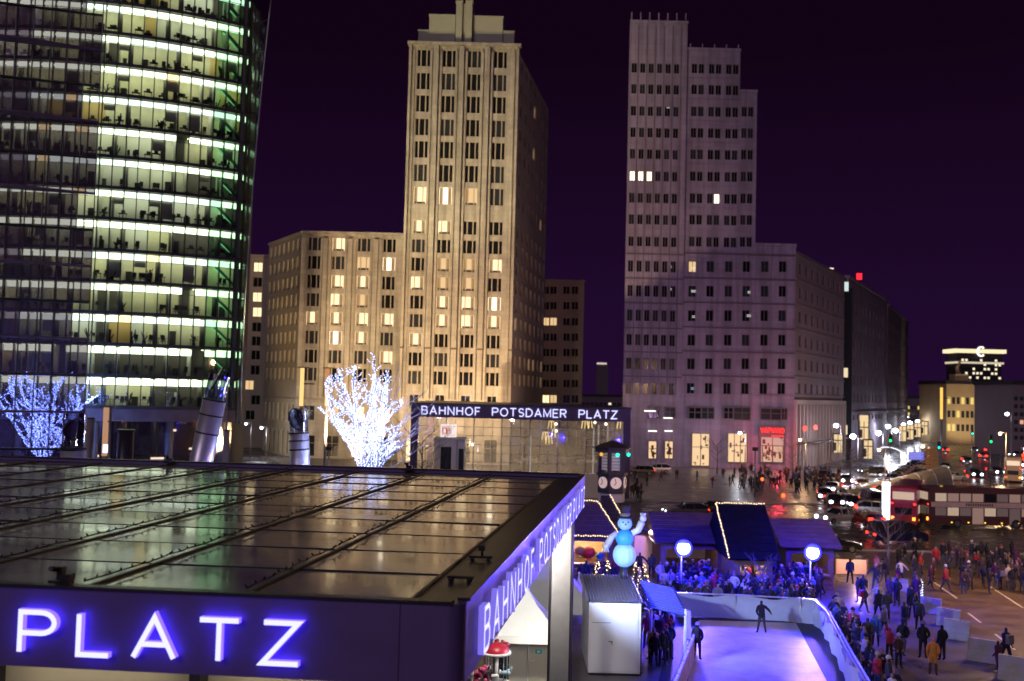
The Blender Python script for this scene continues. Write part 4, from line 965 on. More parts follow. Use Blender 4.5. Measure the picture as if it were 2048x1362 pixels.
def car_meshes(kind):
    pr = PROF[kind]; hw = .90 if kind != 'van' else .98; body = MB(); gl = MB(); rings = []
    belt = 1.0 if kind == 'van' else .92
    for (x, zt, wf) in pr:
        zb = .28; zm = min(.62, zt-.03); zbl = min(belt, zt-.015)
        rings.append([(x, -hw*.93, zb), (x, -hw, zm), (x, -hw*.97, zbl), (x, -hw*wf*.86, zt-.01 if zt <= belt+.05 else zt-.04), (x, 0, zt+.02),
                      (x, hw*wf*.86, zt-.01 if zt <= belt+.05 else zt-.04), (x, hw*.97, zbl), (x, hw, zm), (x, hw*.93, zb)])
    for i in range(len(rings)-1):
        a, b = rings[i], rings[i+1]
        for k in range(8):
            tgt = body
            zmn = min(a[4][2], b[4][2]); zmx = max(a[4][2], b[4][2])
            if k in (2, 5) and zmx > belt+.15: tgt = gl                       # side windows
            if k in (3, 4) and abs(a[4][2]-b[4][2]) > .22 and zmn > .85: tgt = gl   # windscreen, rear window
            tgt.add([a[k], a[k+1], b[k+1], b[k]], [(0,1,2,3)], False)
    body.add(rings[0], [tuple(range(9))]); body.add(rings[-1], [tuple(range(8, -1, -1))])
    body.box(pr[0][0]-.06, pr[0][0]+.25, -hw*.84, hw*.84, .24, .52); body.box(pr[-1][0]-.22, pr[-1][0]+.06, -hw*.88, hw*.88, .26, .56)
    for s in (-1, 1): body.box(-.75, -.6, s*(hw+.08)-.09, s*(hw+.08)+.09, .98, 1.1)
    for x in (-.15, .75): 
        for s in (-1, 1): body.bar((x, s*hw*.975, belt), (x, s*hw*.74, pr[5][1]-.02), .09, .03)
    wh = MB(); wh.tube([(0, -.11, 0), (0, .11, 0)], .32, 14, smooth=False); rm = MB(); rm.tube([(0, -.12, 0), (0, .12, 0)], .20, 10, smooth=False)
    hl = MB(); hl.ball((0, 0, 0), .10, 8, 6); tl = MB(); tl.box(-.04, .05, -.16, .16, -.07, .09)
    pl = MB(); pl.box(0, .02, -.26, .26, -.06, .06)
    return pr, hw, body, gl, wh, rm, hl, tl, pl
CM = {}
def car(name, label, x, y, rz, kind='sedan', paint='black', lights='off', group=None, hs=1.0):
    if kind not in CM:
        pr, hw, body, gl, wh, rm, hl, tl, pl = car_meshes(kind)
        CM[kind] = dict(pr=pr, hw=hw, gl=gl.mesh('window_glass', cglass), wh=wh.mesh('wheel', rubber), rm=rm.mesh('rim', rim_m), hl=hl, tl=tl, pl=pl.mesh('number_plate', pbr('plate', (.6,.6,.6), .5)), body=body, b={}, l={})
    c = CM[kind]; pr = c['pr']; hw = c['hw']
    if paint not in c['b']: c['b'][paint] = c['body'].mesh('body', PAINT[paint])
    t = thing(name, label, 'car' if kind != 'van' else 'van', (x, y, .02), rz, group)
    inst(c['b'][paint], 'body', t); inst(c['gl'], 'window_glass', t)
    for wx in (pr[0][0]+.85, pr[-1][0]-.85):
        for s in (-1, 1): w_ = inst(c['wh'], 'wheel', t, (wx, s*(hw-.06), .32)); inst(c['rm'], 'rim', w_)
    H = {'off': HLd, 'on': HL, 'small': HLs}[lights]; T_ = TL if lights != 'off' else TLd
    for nm, src, m_ in (('hl', c['hl'], H), ('tl', c['tl'], T_)):
        if (nm, m_.name) not in c['l']: c['l'][(nm, m_.name)] = src.mesh('headlight' if nm == 'hl' else 'taillight', m_)
    for s in (-1, 1):
        o = inst(c['l'][('hl', H.name)], 'headlight', t, (pr[0][0]+.03, s*hw*.70, .66)); o.scale = ((.8, 1.3, 1) if lights != 'on' else (1.4, 2.2, 1.9))
        q_ = inst(c['l'][('tl', T_.name)], 'taillight', t, (pr[-1][0]+.01, s*hw*.74, .80)); q_.scale = (1, 1.5, 2.0) if lights == 'on' else (1, 1, 1)
    inst(c['pl'], 'number_plate', t, (pr[-1][0]+.07, 0, .6))
    return t
def carat(name, label, px, py, ang, *a, **k):
    q = G(px, py, 0); return car(name, label, q.x, q.y, math.radians(ang), *a, **k)
# ang 0: nose to the left of the picture; 90: nose towards the camera; 180: nose right; -90: tail to the camera
carat('parked_car', 'dark blue estate car side-on behind the blue floodlight, nose to the left', 1370, 1034, 6, 'estate', 'navy', 'small')
carat('parked_car', 'black saloon parked just behind the dark blue estate car', 1422, 1028, 6, 'sedan', 'black', 'off')
carat('waiting_car', 'black van nose to the right with its headlight on, behind the right floodlight', 1662, 1103, 184, 'estate', 'black', 'small')
carat('waiting_car', 'dark purple van at the back of the market, right of the black car', 1795, 1086, 186, 'van', 'navy', 'small')
carat('waiting_car', 'red car seen from behind with both tail lamps glowing', 1733, 1050, -84, 'estate', 'red', 'on')
carat('waiting_car', 'silver car facing left with two white headlights, beside the red car', 1674, 1046, 28, 'estate', 'silver', 'on')
carat('oncoming_car', 'black car facing the camera with dazzling white headlights, left of the queue', 1668, 1012, 80, 'sedan', 'black', 'on', 'cars queueing at the junction')
carat('oncoming_car', 'black estate facing the camera with dazzling white headlights, middle of the queue', 1703, 1016, 86, 'estate', 'black', 'on', 'cars queueing at the junction')
carat('oncoming_car', 'dark van facing the camera with dazzling white headlights, right of the queue', 1748, 1014, 88, 'van', 'grey', 'on', 'cars queueing at the junction')
carat('oncoming_car', 'far silver car with one bright lamp, above left of the queue', 1664, 985, 60, 'sedan', 'silver', 'on')
carat('parked_car', 'black saloon side-on behind the two buses', 1792, 968, 4, 'sedan', 'black', 'off')
carat('parked_car', 'dark saloon at the foot of the red-lit arcade', 1640, 958, 2, 'sedan', 'black', 'off')
carat('parked_car', 'white hatchback side-on in front of the stone tower', 1312, 946, 2, 'estate', 'white', 'off')
carat('parked_car', 'dark car left of the white hatchback by the lit shop door', 1278, 950, 4, 'estate', 'grey', 'small')
carat('parked_car', 'silver estate car seen through the far glass hall', 988, 921, 2, 'estate', 'white', 'off')
carat('parked_car', 'grey saloon seen through the far glass hall, left of the silver estate', 945, 925, 0, 'sedan', 'grey', 'off')
carat('parked_car', 'dark saloon seen through the far glass hall, right of the silver estate', 1056, 928, 2, 'sedan', 'grey', 'off')
carat('parked_car', 'dark saloon at the right end behind the far glass hall', 1180, 930, 2, 'sedan', 'silver', 'off')
carat('parked_car', 'black saloon in front of the hotel wing, beside the lit tree', 648, 905, 2, 'estate', 'black', 'off')
carat('parked_car', 'dark car right edge of the junction behind the buses', 2035, 915, 30, 'estate', 'grey', 'on')
arz = math.atan2(AV.y, AV.x)+PI   # nose away from the camera along the avenue
OR2 = ['nearest', 'second nearest', 'third nearest', 'fourth nearest', 'fifth nearest', 'sixth nearest', 'seventh nearest', 'eighth nearest', 'ninth nearest', 'tenth nearest', 'eleventh nearest', 'twelfth nearest', 'thirteenth nearest', 'fourteenth nearest', 'fifteenth nearest', 'farthest']
for k in range(15):               # two lanes of tail lamps driving away
    s = 60+k*17+R.uniform(-2, 2)
    for lane in (4.2, 7.5, 11):
        if R.random() < .95:
            q = A0+AV*s+AN*lane; car('driving_car', 'distant %s with red tail lamps, %s car in the %s avenue lane' % (kd_ := R.choice(['saloon', 'estate car']), OR2[k], 'left' if lane < 5 else 'middle' if lane < 8 else 'right'), q.x, q.y, arz, 'sedan' if kd_ == 'saloon' else 'estate', R.choice(['black', 'grey', 'red']), 'on', 'cars driving away up the avenue')
for o in list(COL.objects):
    if o.name.startswith('taillight') and o.parent and o.parent.name.startswith('driving_car'): o.scale = (2, 3, 3.5)
for k in range(16):               # parked row under the street lamps
    s = 34+k*5.4; q = A0+AV*s+AN*-12.5
    car('parked_car', 'car parked along the left kerb of the avenue, %s of the row' % OR2[k], q.x, q.y, arz+R.uniform(-.03, .03), R.choice(['sedan', 'estate']), R.choice(['grey', 'silver', 'black', 'navy']), 'off', 'cars parked along the avenue kerb')
for k, (s, lane) in enumerate(((70, -7), (95, -4), (150, -4), (210, -6))):
    q = A0+AV*s+AN*lane; car('driving_car', 'distant car coming down the avenue with white headlights, %s of four' % OR2[k], q.x, q.y, arz+PI, 'sedan', 'grey', 'small', 'cars coming down the avenue')
for k, (px, py, ang, kd, pt, lt, lb) in enumerate((
 (1905, 962, 20, 'sedan', 'silver', 'on', 'silver saloon turning below the brown signpost'), (1948, 955, 80, 'estate', 'black', 'on', 'black estate with headlights beyond the sightseeing bus'),
 (1992, 950, 84, 'sedan', 'grey', 'on', 'grey saloon facing the camera beyond the sightseeing bus'), (2030, 962, 70, 'estate', 'white', 'on', 'white estate at the far right lane of the junction'),
 (1930, 925, -110, 'sedan', 'red', 'on', 'red saloon with tail lamps at the avenue mouth'), (1965, 918, -112, 'estate', 'black', 'on', 'black estate with tail lamps at the avenue mouth'),
 (1842, 940, 10, 'sedan', 'taxi', 'small', 'pale taxi passing before the signpost'), (1745, 950, 8, 'estate', 'black', 'small', 'black estate before the curved entrance roof'),
 (1690, 968, 80, 'sedan', 'grey', 'on', 'grey saloon with dazzling lamps behind the queue'), (1772, 992, 86, 'sedan', 'black', 'on', 'black saloon with dazzling lamps left of the glowing pillar'),
 (1888, 905, -108, 'estate', 'grey', 'on', 'grey estate braking beside the parked row'), (2012, 890, -112, 'sedan', 'black', 'on', 'black saloon with tail lamps near the right edge'),
 (1915, 888, -112, 'estate', 'black', 'on', 'black estate braking left of the cyan signal'), (1950, 880, -112, 'sedan', 'red', 'on', 'red saloon braking under the cyan signal'), (1975, 905, -112, 'estate', 'grey', 'on', 'grey estate braking under the right green signal'),
 (2040, 935, 60, 'sedan', 'white', 'on', 'white saloon with headlights at the right picture edge'), (1650, 1000, 75, 'estate', 'navy', 'on', 'navy estate with dazzling lamps at the left end of the queue'), (1725, 978, 80, 'sedan', 'silver', 'on', 'silver saloon with dazzling lamps in the second row of the queue'),
 (1755, 1030, 170, 'estate', 'silver', 'on', 'silver estate crossing behind the red car, nose right'), (1870, 985, 8, 'sedan', 'black', 'on', 'black saloon passing behind the sightseeing bus'))):
    carat('junction_car', lb, px, py, ang, kd, pt, lt)
# double-decker buses
def bus(name, label, q, rz, paint, lit, L=11.2, banner=True):
    t = thing(name, label, 'bus', (q.x, q.y, .02), rz); H = 4.05; hw = 1.25
    mb = MB(); out = [(-L/2, .35), (-L/2, 2.0), (-L/2+.25, H-.25), (-L/2+.6, H), (L/2-.2, H), (L/2, H-.2), (L/2, .35)]
    mb.prism(out, -hw, hw, 'y'); mb.build('body', paint, t)
    wl = glow('bus_window_lit%d' % int(lit*100), (1, .72, .52), lit, False); wl2 = glow('bus_window_dim%d' % int(lit*100), (1, .6, .5), lit*.55, False); wl3 = glow('bus_window_faint%d' % int(lit*100), (.8, .5, .5), lit*.28, False); wd_ = cglass
    n = 8
    for dk, (z0, z1) in enumerate(((1.25, 2.05), (2.65, 3.45))):
        for k in range(n):
            x0 = -L/2+.6+k*(L-1.1)/n
            if dk == 0 and k in (1, 4): z0_ = .45
            else: z0_ = z0
            for s in (-1, 1):
                mb = MB(); y = s*(hw+.012); mb.box(x0, x0+(L-1.1)/n-.14, min(y, y-s*.02), max(y, y-s*.02), z0_, z1); mb.build('window', R.choice([wl, wl2, wl3, wl3, wd_]), t)
    for (z0, z1, hh) in ((2.75, 3.5, 1.0), (1.3, 1.95, .8)):
        mb = MB(); mb.box(L/2+.005, L/2+.03, -hh, hh, z0, z1); mb.build('rear_window', wl if z0 > 2 else wd_, t)
        mb = MB(); mb.box(-L/2-.03 if z0 < 2 else -L/2-.02, -L/2+.2, -hh-.1, hh+.1, z0-.1, z1); mb.build('windscreen', wd_, t)
    for s in (-1, 1):
        mb = MB(); mb.box(L/2+.003, L/2+.06, s*.98-.14, s*.98+.14, .75, 1.05); mb.build('taillight', glow('bus_tail', (1, .25, .03), 4), t)
        mb = MB(); mb.box(L/2+.003, L/2+.05, s*1.05-.08, s*1.05+.08, 2.28, 2.4); mb.build('marker_lamp', TL, t)
        mb = MB(); mb.ball((-L/2-.02, s*.9, .8), .13, 8, 6); mb.build('headlight', HLs, t)
        for k in range(5): mb = MB(); mb.box(-L/2+2+k*1.7, -L/2+2.15+k*1.7, s*(hw+.003)-.02, s*(hw+.003)+.02, .55, .63); mb.build('side_marker', glow('amber', (1, .6, .05), 2.5, False), t)
        if banner:
            mb = MB(); y = s*(hw+.03); mb.box(-L/2+1.2, L/2-.2, y-.012, y+.012, 2.1, 2.58); b_ = mb.build('banner', pbr('banner', (.55, .42, .40), .6, 0, .2, 1), t)
            for k in range(12): mb = MB(); mb.box(-.9+k*.24, -.78+k*.24, y-.02, y+.02, 2.22, 2.48); mb.build('banner_mark', M['black'], b_)
    for x in (-L/2+2.3, L/2-2.9):
        for s in (-1, 1): mb = MB(); mb.tube([(x, s*(hw-.26), .48), (x, s*(hw+.02), .48)], .48, 16, smooth=False); w_ = mb.build('wheel', rubber, t); mb = MB(); mb.tube([(x, s*(hw-.2), .48), (x, s*(hw+.035), .48)], .27, 12, smooth=False); mb.build('rim', rim_m, w_)
    return t
redp = pbr('bus_red', (.38, .03, .035), .3, .1, .1, 1, coat=.4); darkp = pbr('bus_dark', (.10, .045, .05), .35, .1, .1, 1, coat=.4)
q = G(1809, 1056); bus('double_decker_bus', 'red double-decker bus seen from behind with amber tail lamps', Vector((q.x+2.5, q.y+5.2, 0)), math.radians(-117), redp, .5, banner=False)
q = G(1966, 1058); bus('double_decker_bus', 'dark double-decker sightseeing bus side-on with pale banner, right picture edge', Vector((q.x, q.y+1.2, 0)), math.radians(183), darkp, .38)
q = A0+AV*52+AN*4; bus('city_bus', 'bus with red lamps waiting up the avenue beyond the brown signpost', Vector((q.x, q.y, 0)), arz, pbr('bus_cream', (.3, .22, .15), .4), .8, 10, False)
q = G(1772, 1046); o = thing('advertising_column', 'tall glowing white advertising pillar left of the red bus', 'pillar', (q.x, q.y, 0))
mb = MB(); mb.box(-.38, .38, -.12, .12, .35, 4.2); mb.build('lit_panel', glow('pillar_white', (.88, .9, 1), 2.6), o)
mb = MB(); mb.box(-.45, .45, -.18, .18, 0, .34); mb.box(-.44, .44, -.16, .16, 4.21, 4.3); mb.build('pillar_frame', M['dark_metal'], o)

# ------------------------------------------------------------------ lamps, signals, signs
def street_lamp(px, py, D, label, group=None, col='w', r=.22, power=0, arm=.9):
    z = ZA(px, py, D); x = XA(px, D, z); t = thing('street_lamp', label, 'street lamp', (x+arm, D, 0), 0, group)
    mb = MB(); mb.tube([(0, 0, 0), (0, 0, z*.5), (0, 0, z+.25)], [.11, .08, .05], 8); mb.tube([(0, 0, z+.2), (-arm, 0, z+.3)], .04, 6); mb.build('post', M['pole'], t)
    mb = MB(); mb.box(-arm-.35, -arm+.3, -.14, .14, z+.16, z+.32); mb.build('lamp_head', M['pole'], t)
    mb = MB(); mb.ball((-arm, 0, z), r, 8, 6, .8); mb.build('bulb', glow('street_white', (.85, .88, 1), 16) if col == 'w' else glow('street_warm', (1, .62, .25), 12), t)
    if power: lamp('POINT', (-arm, -.3, z-.45), power, (.85, .88, 1) if col == 'w' else (1, .6, .3), .2, t, name='bulb_light')
    return t
ORN = ['nearest', 'second nearest', 'third nearest', 'fourth nearest', 'fifth nearest', 'sixth nearest', 'seventh nearest', 'eighth nearest', 'ninth nearest', 'tenth nearest', 'eleventh nearest', 'farthest']
GA = 'street lamps lining the left side of the avenue'
for k, (px, py) in enumerate(((1706, 873), (1757, 866), (1791, 861), (1776, 853), (1807, 850), (1820, 846), (1835, 843), (1845, 840), (1856, 837), (1866, 835), (1874, 833), (1881, 831))):
    z = 6.2; D = (HC-z)*F/(py-HY(px)-0.0); street_lamp(px, py, D, 'white street lamp in the receding row along the avenue, %s to the camera' % ORN[k], GA, power=2000 if k < 8 else 0, r=.30+D*.0012)
for k, (px, py) in enumerate(((1786, 836), (1815, 834), (1893, 815), (1920, 818), (1945, 820))):
    street_lamp(px, py, 330+k*30, 'small distant street lamp beyond the junction, %s of five' % ORD[k], 'distant street lamps', r=.35)
for k in range(9):
    q_ = A0+AV*(40+k*34)+AN*16.5; street_lamp(1024+F*q_.x/q_.y, HY(1024+F*q_.x/q_.y)+(HC-6.2)*F/q_.y, q_.y, 'white street lamp on the right side of the avenue, %s to the camera' % ORN[k], 'street lamps lining the right side of the avenue', power=1200 if k < 3 else 0, r=.3+q_.y*.0010)
street_lamp(470, 835, 150, 'white street lamp at the foot of the glass tower, leftmost of three', power=900, r=.25); street_lamp(492, 848, 168, 'white street lamp before the narrow cream block, middle of three', power=500, r=.2); street_lamp(523, 856, 172, 'white street lamp at the wing corner, rightmost of three', power=700, r=.22)
street_lamp(1480, 866, 165, 'bright lamp over the second lit shop window', r=.28, power=900); street_lamp(945, 889, 160, 'white lamp seen through the far glass hall', r=.2, power=500)
street_lamp(1672, 851, 178, 'cluster lamp at the end of the red-lit arcade', r=.45, power=900); street_lamp(2014, 828, 220, 'bright lamp at the right edge of the avenue', r=.45)
street_lamp(2055, 905, 62, 'unseen orange sodium lamp added at the right road, just outside the frame', col='o', power=1500, r=.2); street_lamp(2330, 640, 60, 'unseen tall orange sodium lamp added right of the frame over the orange-lit road', col='o', power=9000, r=.2)  # lamps out of view, added for the orange light on the road
for k, (px, py, D, p_) in enumerate(((1758, 900, 138, 1500), (1846, 893, 160, 1800), (2000, 868, 150, 2200), (1600, 880, 150, 900))):  # extra orange lamps added to brighten the junction
    street_lamp(px, py, D, ['added orange street lamp before the curved entrance roof', 'added orange street lamp behind the blue information panel', 'added orange street lamp right of the avenue traffic', 'added orange street lamp before the neon restaurant sign'][k], None, 'o', .22, p_)
def signal(px, py, D, colr, label):
    z = ZA(px, py, D); x = XA(px, D, z); t = thing('traffic_light', label, 'traffic light', (x, D, 0))
    mb = MB(); mb.tube([(0, .2, 0), (0, .2, z+.6)], .07, 8); mb.build('post', M['pole'], t); mb = MB(); mb.box(-.2, .2, 0, .2, z-.35, z+.85); mb.build('signal_case', M['black'], t)
    for k in range(3): mb = MB(); mb.ball((0, -.02, z+k*.35-.02), .15, 8, 6); mb.build('lens', glow('green_'+colr, (.01, 1, .15) if colr == 'g' else (.0, .75, .75), 3.5) if k == 0 else M['black'], t)
for a in ((1781, 881, 130, 'g', 'green traffic light at the near end of the parked row'), (1982, 883, 135, 'g', 'green traffic light right of the avenue'), (1945, 867, 170, 'c', 'cyan-green traffic light over the avenue traffic'), (1878, 895, 140, 'c', 'small cyan-green traffic light beside the brown signpost')): signal(*a)
def redlight(px, py, D, label):
    z = ZA(px, py, D); x = XA(px, D, z); t = thing('warning_lamp', label, 'lamp', (x, D, 0)); mb = MB(); mb.tube([(0, 0, 0), (0, 0, z)], .05, 6); mb.build('post', M['pole'], t); mb = MB(); mb.ball((0, -.1, z), .2, 8, 6); mb.build('lens', glow('warn_red', (1, .08, .01), 5), t)
redlight(1524, 958, 130, 'small red lamp in the crowd, farther of the two'); redlight(1566, 991, 112, 'small red lamp in the crowd, nearer of the two')
# brown direction sign
D = 145; x = XA(1865, D, 4); t = thing('signpost', 'brown direction signpost with stacked panels beside the avenue', 'sign', (x, D, 0)); brn = pbr('sign_brown', (.40, .24, .10), .5, 0, .1, 1)
mb = MB(); mb.tube([(0, .15, 0), (0, .15, ZA(1865, 895, D))], .12, 8); mb.build('post', brn, t)
for k in range(5):
    z1 = ZA(1865, 897+k*8.2, D); mb = MB(); mb.box(-1.05, .75+(k % 2)*.2, 0, .08, z1-.5, z1); mb.build('sign_panel', brn, t)
lamp('SPOT', (x-3, D-12, 4.5), 5200, (1, .75, .45), .2, None, math.radians(40), (x, D, 3.5), name='sign_light') if False else None
D = 150; q = P(1833, 912, D); t = thing('info_sign', 'blue lit information panel left of the brown signpost', 'sign', (q.x, D, 0)); mb = MB(); mb.box(-1.15, 1.15, 0, .1, q.z-.6, q.z+.6); mb.build('panel', glow('panel_blue', (.16, .16, .75), .8), t)
for k in range(4): mb = MB(); mb.box(-.95, .9-.2*(k % 2), -.02, -.003, q.z+.38-k*.25, q.z+.44-k*.25); mb.build('text_line', glow('panel_text', (.5, .5, .9), .9, False), t)
for s in (-1, 1): mb = MB(); mb.tube([(s*.9, .05, 0), (s*.9, .05, q.z-.6)], .05, 6); mb.build('post', M['pole'], t)
# yellow-lit masts
def mast(px, pt, pb_, D, label, col, es, side=1):
    zt_ = ZA(px, pt, D); x = XA(px, D, zt_); zb = ZA(px, pb_, D); t = thing('light_mast', label, 'mast', (x, D, 0))
    mb = MB(); mb.tube([(0, 0, 0), (0, 0, zb)], .2, 10); mb.build('post', M['pole'], t)
    mb = MB(); mb.tube([(0, 0, zb+.01), (0, 0, zt_)], .26, 12); mb.build('lit_shaft', glow('mast_'+label[:6], col, es), t)
    mb = MB(); mb.box(-.6, .9, -.25, .25, zt_+.01, zt_+.14); mb.build('head_plate', M['dark_metal'], t)
    if side > 0: mb = MB(); mb.box(.3, 1.6, -.3, .3, zt_*.86, zt_*.86+.15); mb.build('head_plate', M['dark_metal'], t)
    return t
mast(605, 736, 812, 128, 'yellow-lit mast with reflector plates in front of the hotel wing', (1, .62, .22), 1.1)
mast(656, 737, 812, 128.5, 'orange-lit mast just left of the glowing tree', (.8, .32, .12), .7, -1)
mast(1883, 775, 838, 200, 'golden lit mast rising over the avenue', (1, .58, .10), 1.1)
t = mast(213, 815, 912, 96, 'warm-lit round column before the glass tower lobby', (.75, .40, .22), .55)

# ------------------------------------------------------------------ glass-roofed subway entrance mound
q = G(1790, 985); t = thing('station_entrance', 'low curved shell roof of an underground entrance behind the car queue', 'entrance', (q.x, q.y, 0), math.radians(-8))
shellm = pbr('shell_glass', (.22, .20, .16), .3, 0, .3, .6); mb = MB(); nu, nv = 14, 8; vs = []
for i in range(nu+1):
    for j in range(nv+1):
        u = i/nu; v = -1+2*j/nv; h = 3.9*(.12+.88*u**1.3)*math.sqrt(max(0, 1-v*v*.98)); vs.append((-7+13.5*u, v*4.5, h))
mb.add(vs, [(i*(nv+1)+j, (i+1)*(nv+1)+j, (i+1)*(nv+1)+j+1, i*(nv+1)+j+1) for i in range(nu) for j in range(nv)], True); mb.build('shell', shellm, t)
for i in range(0, nu+1, 2): mb = MB(); mb.tube([Vector(vs[i*(nv+1)+j])+Vector((0, 0, .04)) for j in range(nv+1)], .05, 5); mb.build('rib', M['steel'], t)
q = P(1785, 905, 170); t = thing('arch_light', 'thin curved white light tube over the entrance roof', 'lamp', (q.x, 170, 0)); mb = MB(); mb.tube([(-2.6+k*.65, 0, q.z+.9-(k-2.5)**2*.05) for k in range(9)], .09, 6); mb.build('light_tube', glow('tube_white', (.8, .8, .9), 1.6, False), t)
for s in (-2.4, 2.4): mb = MB(); mb.tube([(s, .1, 0), (s, .1, q.z+.5)], .05, 6); mb.build('post', M['pole'], t)

# ------------------------------------------------------------------ distant buildings
def far(name, label, px0, px1, pyt, D, mat, nwin, lit, depth=20, cat='building', wcol=None, ws=1.0):
    x0, x1 = XA(px0, D, HC), XA(px1, D, HC); zt_ = ZA((px0+px1)/2, pyt, D); t = thing(name, label, cat, (x0, D, 0)); W = x1-x0
    mb = MB(); mb.box(0, W, 0, depth, 0, zt_); mb.build('wall', mat, t); mb = MB(); mb.box(-.4, W+.4, -.4, depth, zt_+.01, zt_+1); mb.build('roof', M['dark_metal'], t)
    rows, cols = nwin; wm = glow('far_win_'+(wcol or 'w'), {'y': (1, .75, .2), 'w': (1, .85, .6), 'r': (1, .5, .3)}[wcol or 'w'], ws, False); ww, wh = W/cols, (zt_-6)/rows
    mb = MB(); mb.box(0, ww*.62, -.08, -.01, 0, wh*.5); me = mb.mesh('window', wm); md = mb.mesh('window', dglass2)
    for i in range(rows):
        for j in range(cols): inst(me if R.random() < lit else md, 'window', t, (ww*.2+j*ww, 0, 4+i*wh))
    return t, W, zt_
dimst = pbr('far_stone', (.14, .10, .12), .85, 0, .2, .05); yst = pbr('far_yellow_stone', (.45, .32, .16), .8, 0, .2, .1)
t, W, zz = far('office_tower', 'distant tower with glowing rooftop ring and letter C, above the avenue', 1914, 2003, 709, 800, pbr('far_dark', (.03, .025, .03), .8), (13, 12), .42, cat='tower', wcol='w', ws=1.0)
mb = MB(); mb.box(-3, W+3, -2, 20, zz+1.2, zz+4.2); mb.build('roof_ring', glow('roof_ring', (1, .85, .5), .95), t)
mb = MB(); mb.box(-1.5, W+1.5, -1, 19, zz-7.5, zz-6); mb.build('ledge_lights', glow('ledge_lights', (1, .85, .6), .6), t)
letters('C', 7, 1.3, .6, W*.42, W*.42+8, glow('c_sign', (1, .95, .85), 1.6), t, -2.2, zz-1.2, name='roof_letter')
t, W, zz = far('old_building', 'floodlit yellow stone building with a statue on its roof at the end of the avenue', 1893, 1958, 768, 300, yst, (3, 7), .35, wcol='y', ws=.8)
mb = MB(); mb.box(3, 7, 1, 5, zz+1, zz+3); mb.tube([(5, 3, zz+3), (4.4, 3, zz+5), (5.4, 3, zz+6.6)], [.8, .6, .3], 8); mb.ball((5.3, 3, zz+6.9), .5); mb.build('roof_statue', yst, t)
lamp('SPOT', (t.location.x+4, 285, 3), 7000, (1, .8, .5), .5, None, math.radians(85), (t.location.x+5, 301, 12), name='facade_light')
far('far_block', 'dark city block right of the floodlit building', 1958, 2120, 792, 320, dimst, (4, 16), .12, wcol='r', ws=.7)
far('far_block', 'dark block behind the street lamp row', 1800, 1895, 797, 420, dimst, (3, 14), .15, wcol='y', ws=.7)
far('far_block', 'low dark city roofs on the horizon between the two stone towers', 1100, 1260, 792, 520, dimst, (2, 18), .04, wcol='w', ws=.6)
far('far_block', 'tall dark block at the right picture edge', 2026, 2140, 770, 240, dimst, (6, 10), .10, wcol='r', ws=.8)
for k, (px, py) in enumerate(((1805, 868), (1820, 865), (1835, 861), (1849, 857), (1736, 900), (1728, 862), (1676, 888))):
    D = 230+k*12 if k < 4 else 190; q = P(px, py, D); t = thing('lit_doorway', ['first', 'second', 'third', 'fourth', 'low', 'tall', 'small'][k]+' warm lit doorway under the street lamps', 'doorway', (q.x, D, q.z-1.6))
    mb = MB(); mb.box(-.8, .8, 0, .1, 0, 3.4 if k != 5 else 4.6); mb.build('lit_glass', glow('doorway', (1, .72, .38), .8, False), t); mb = MB(); mb.box(-.06, .06, -.03, -.005, 0, 3.4); mb.box(-.8, .8, -.05, -.032, 2.2, 2.4); mb.box(-.8, -.3, -.04, -.02, .3, 1.9); mb.build('glazing_bar', M['dark_metal'], t); mb = MB(); mb.box(-1, -.8, -.1, .2, 0, 3.5); mb.box(.8, 1, -.1, .2, 0, 3.5); mb.box(-1, 1, -.1, .2, 3.41 if k != 5 else 4.61, 3.7 if k != 5 else 4.8); mb.build('door_frame', M['dark_metal'], t)
q = P(1205, 727, 600); t = thing('lit_mast_top', 'tiny lit rooftop far away between the two stone towers', 'building', (q.x, 600, 0)); mb = MB(); mb.box(-3.5, 3.5, 0, 4, 0, q.z-.6); mb.build('shaft', dimst, t); mb = MB(); mb.box(-3.2, 2.5, -.5, 3, q.z-.5, q.z+.5); mb.build('lit_deck', glow('deck', (1, .8, .7), .6, False), t)
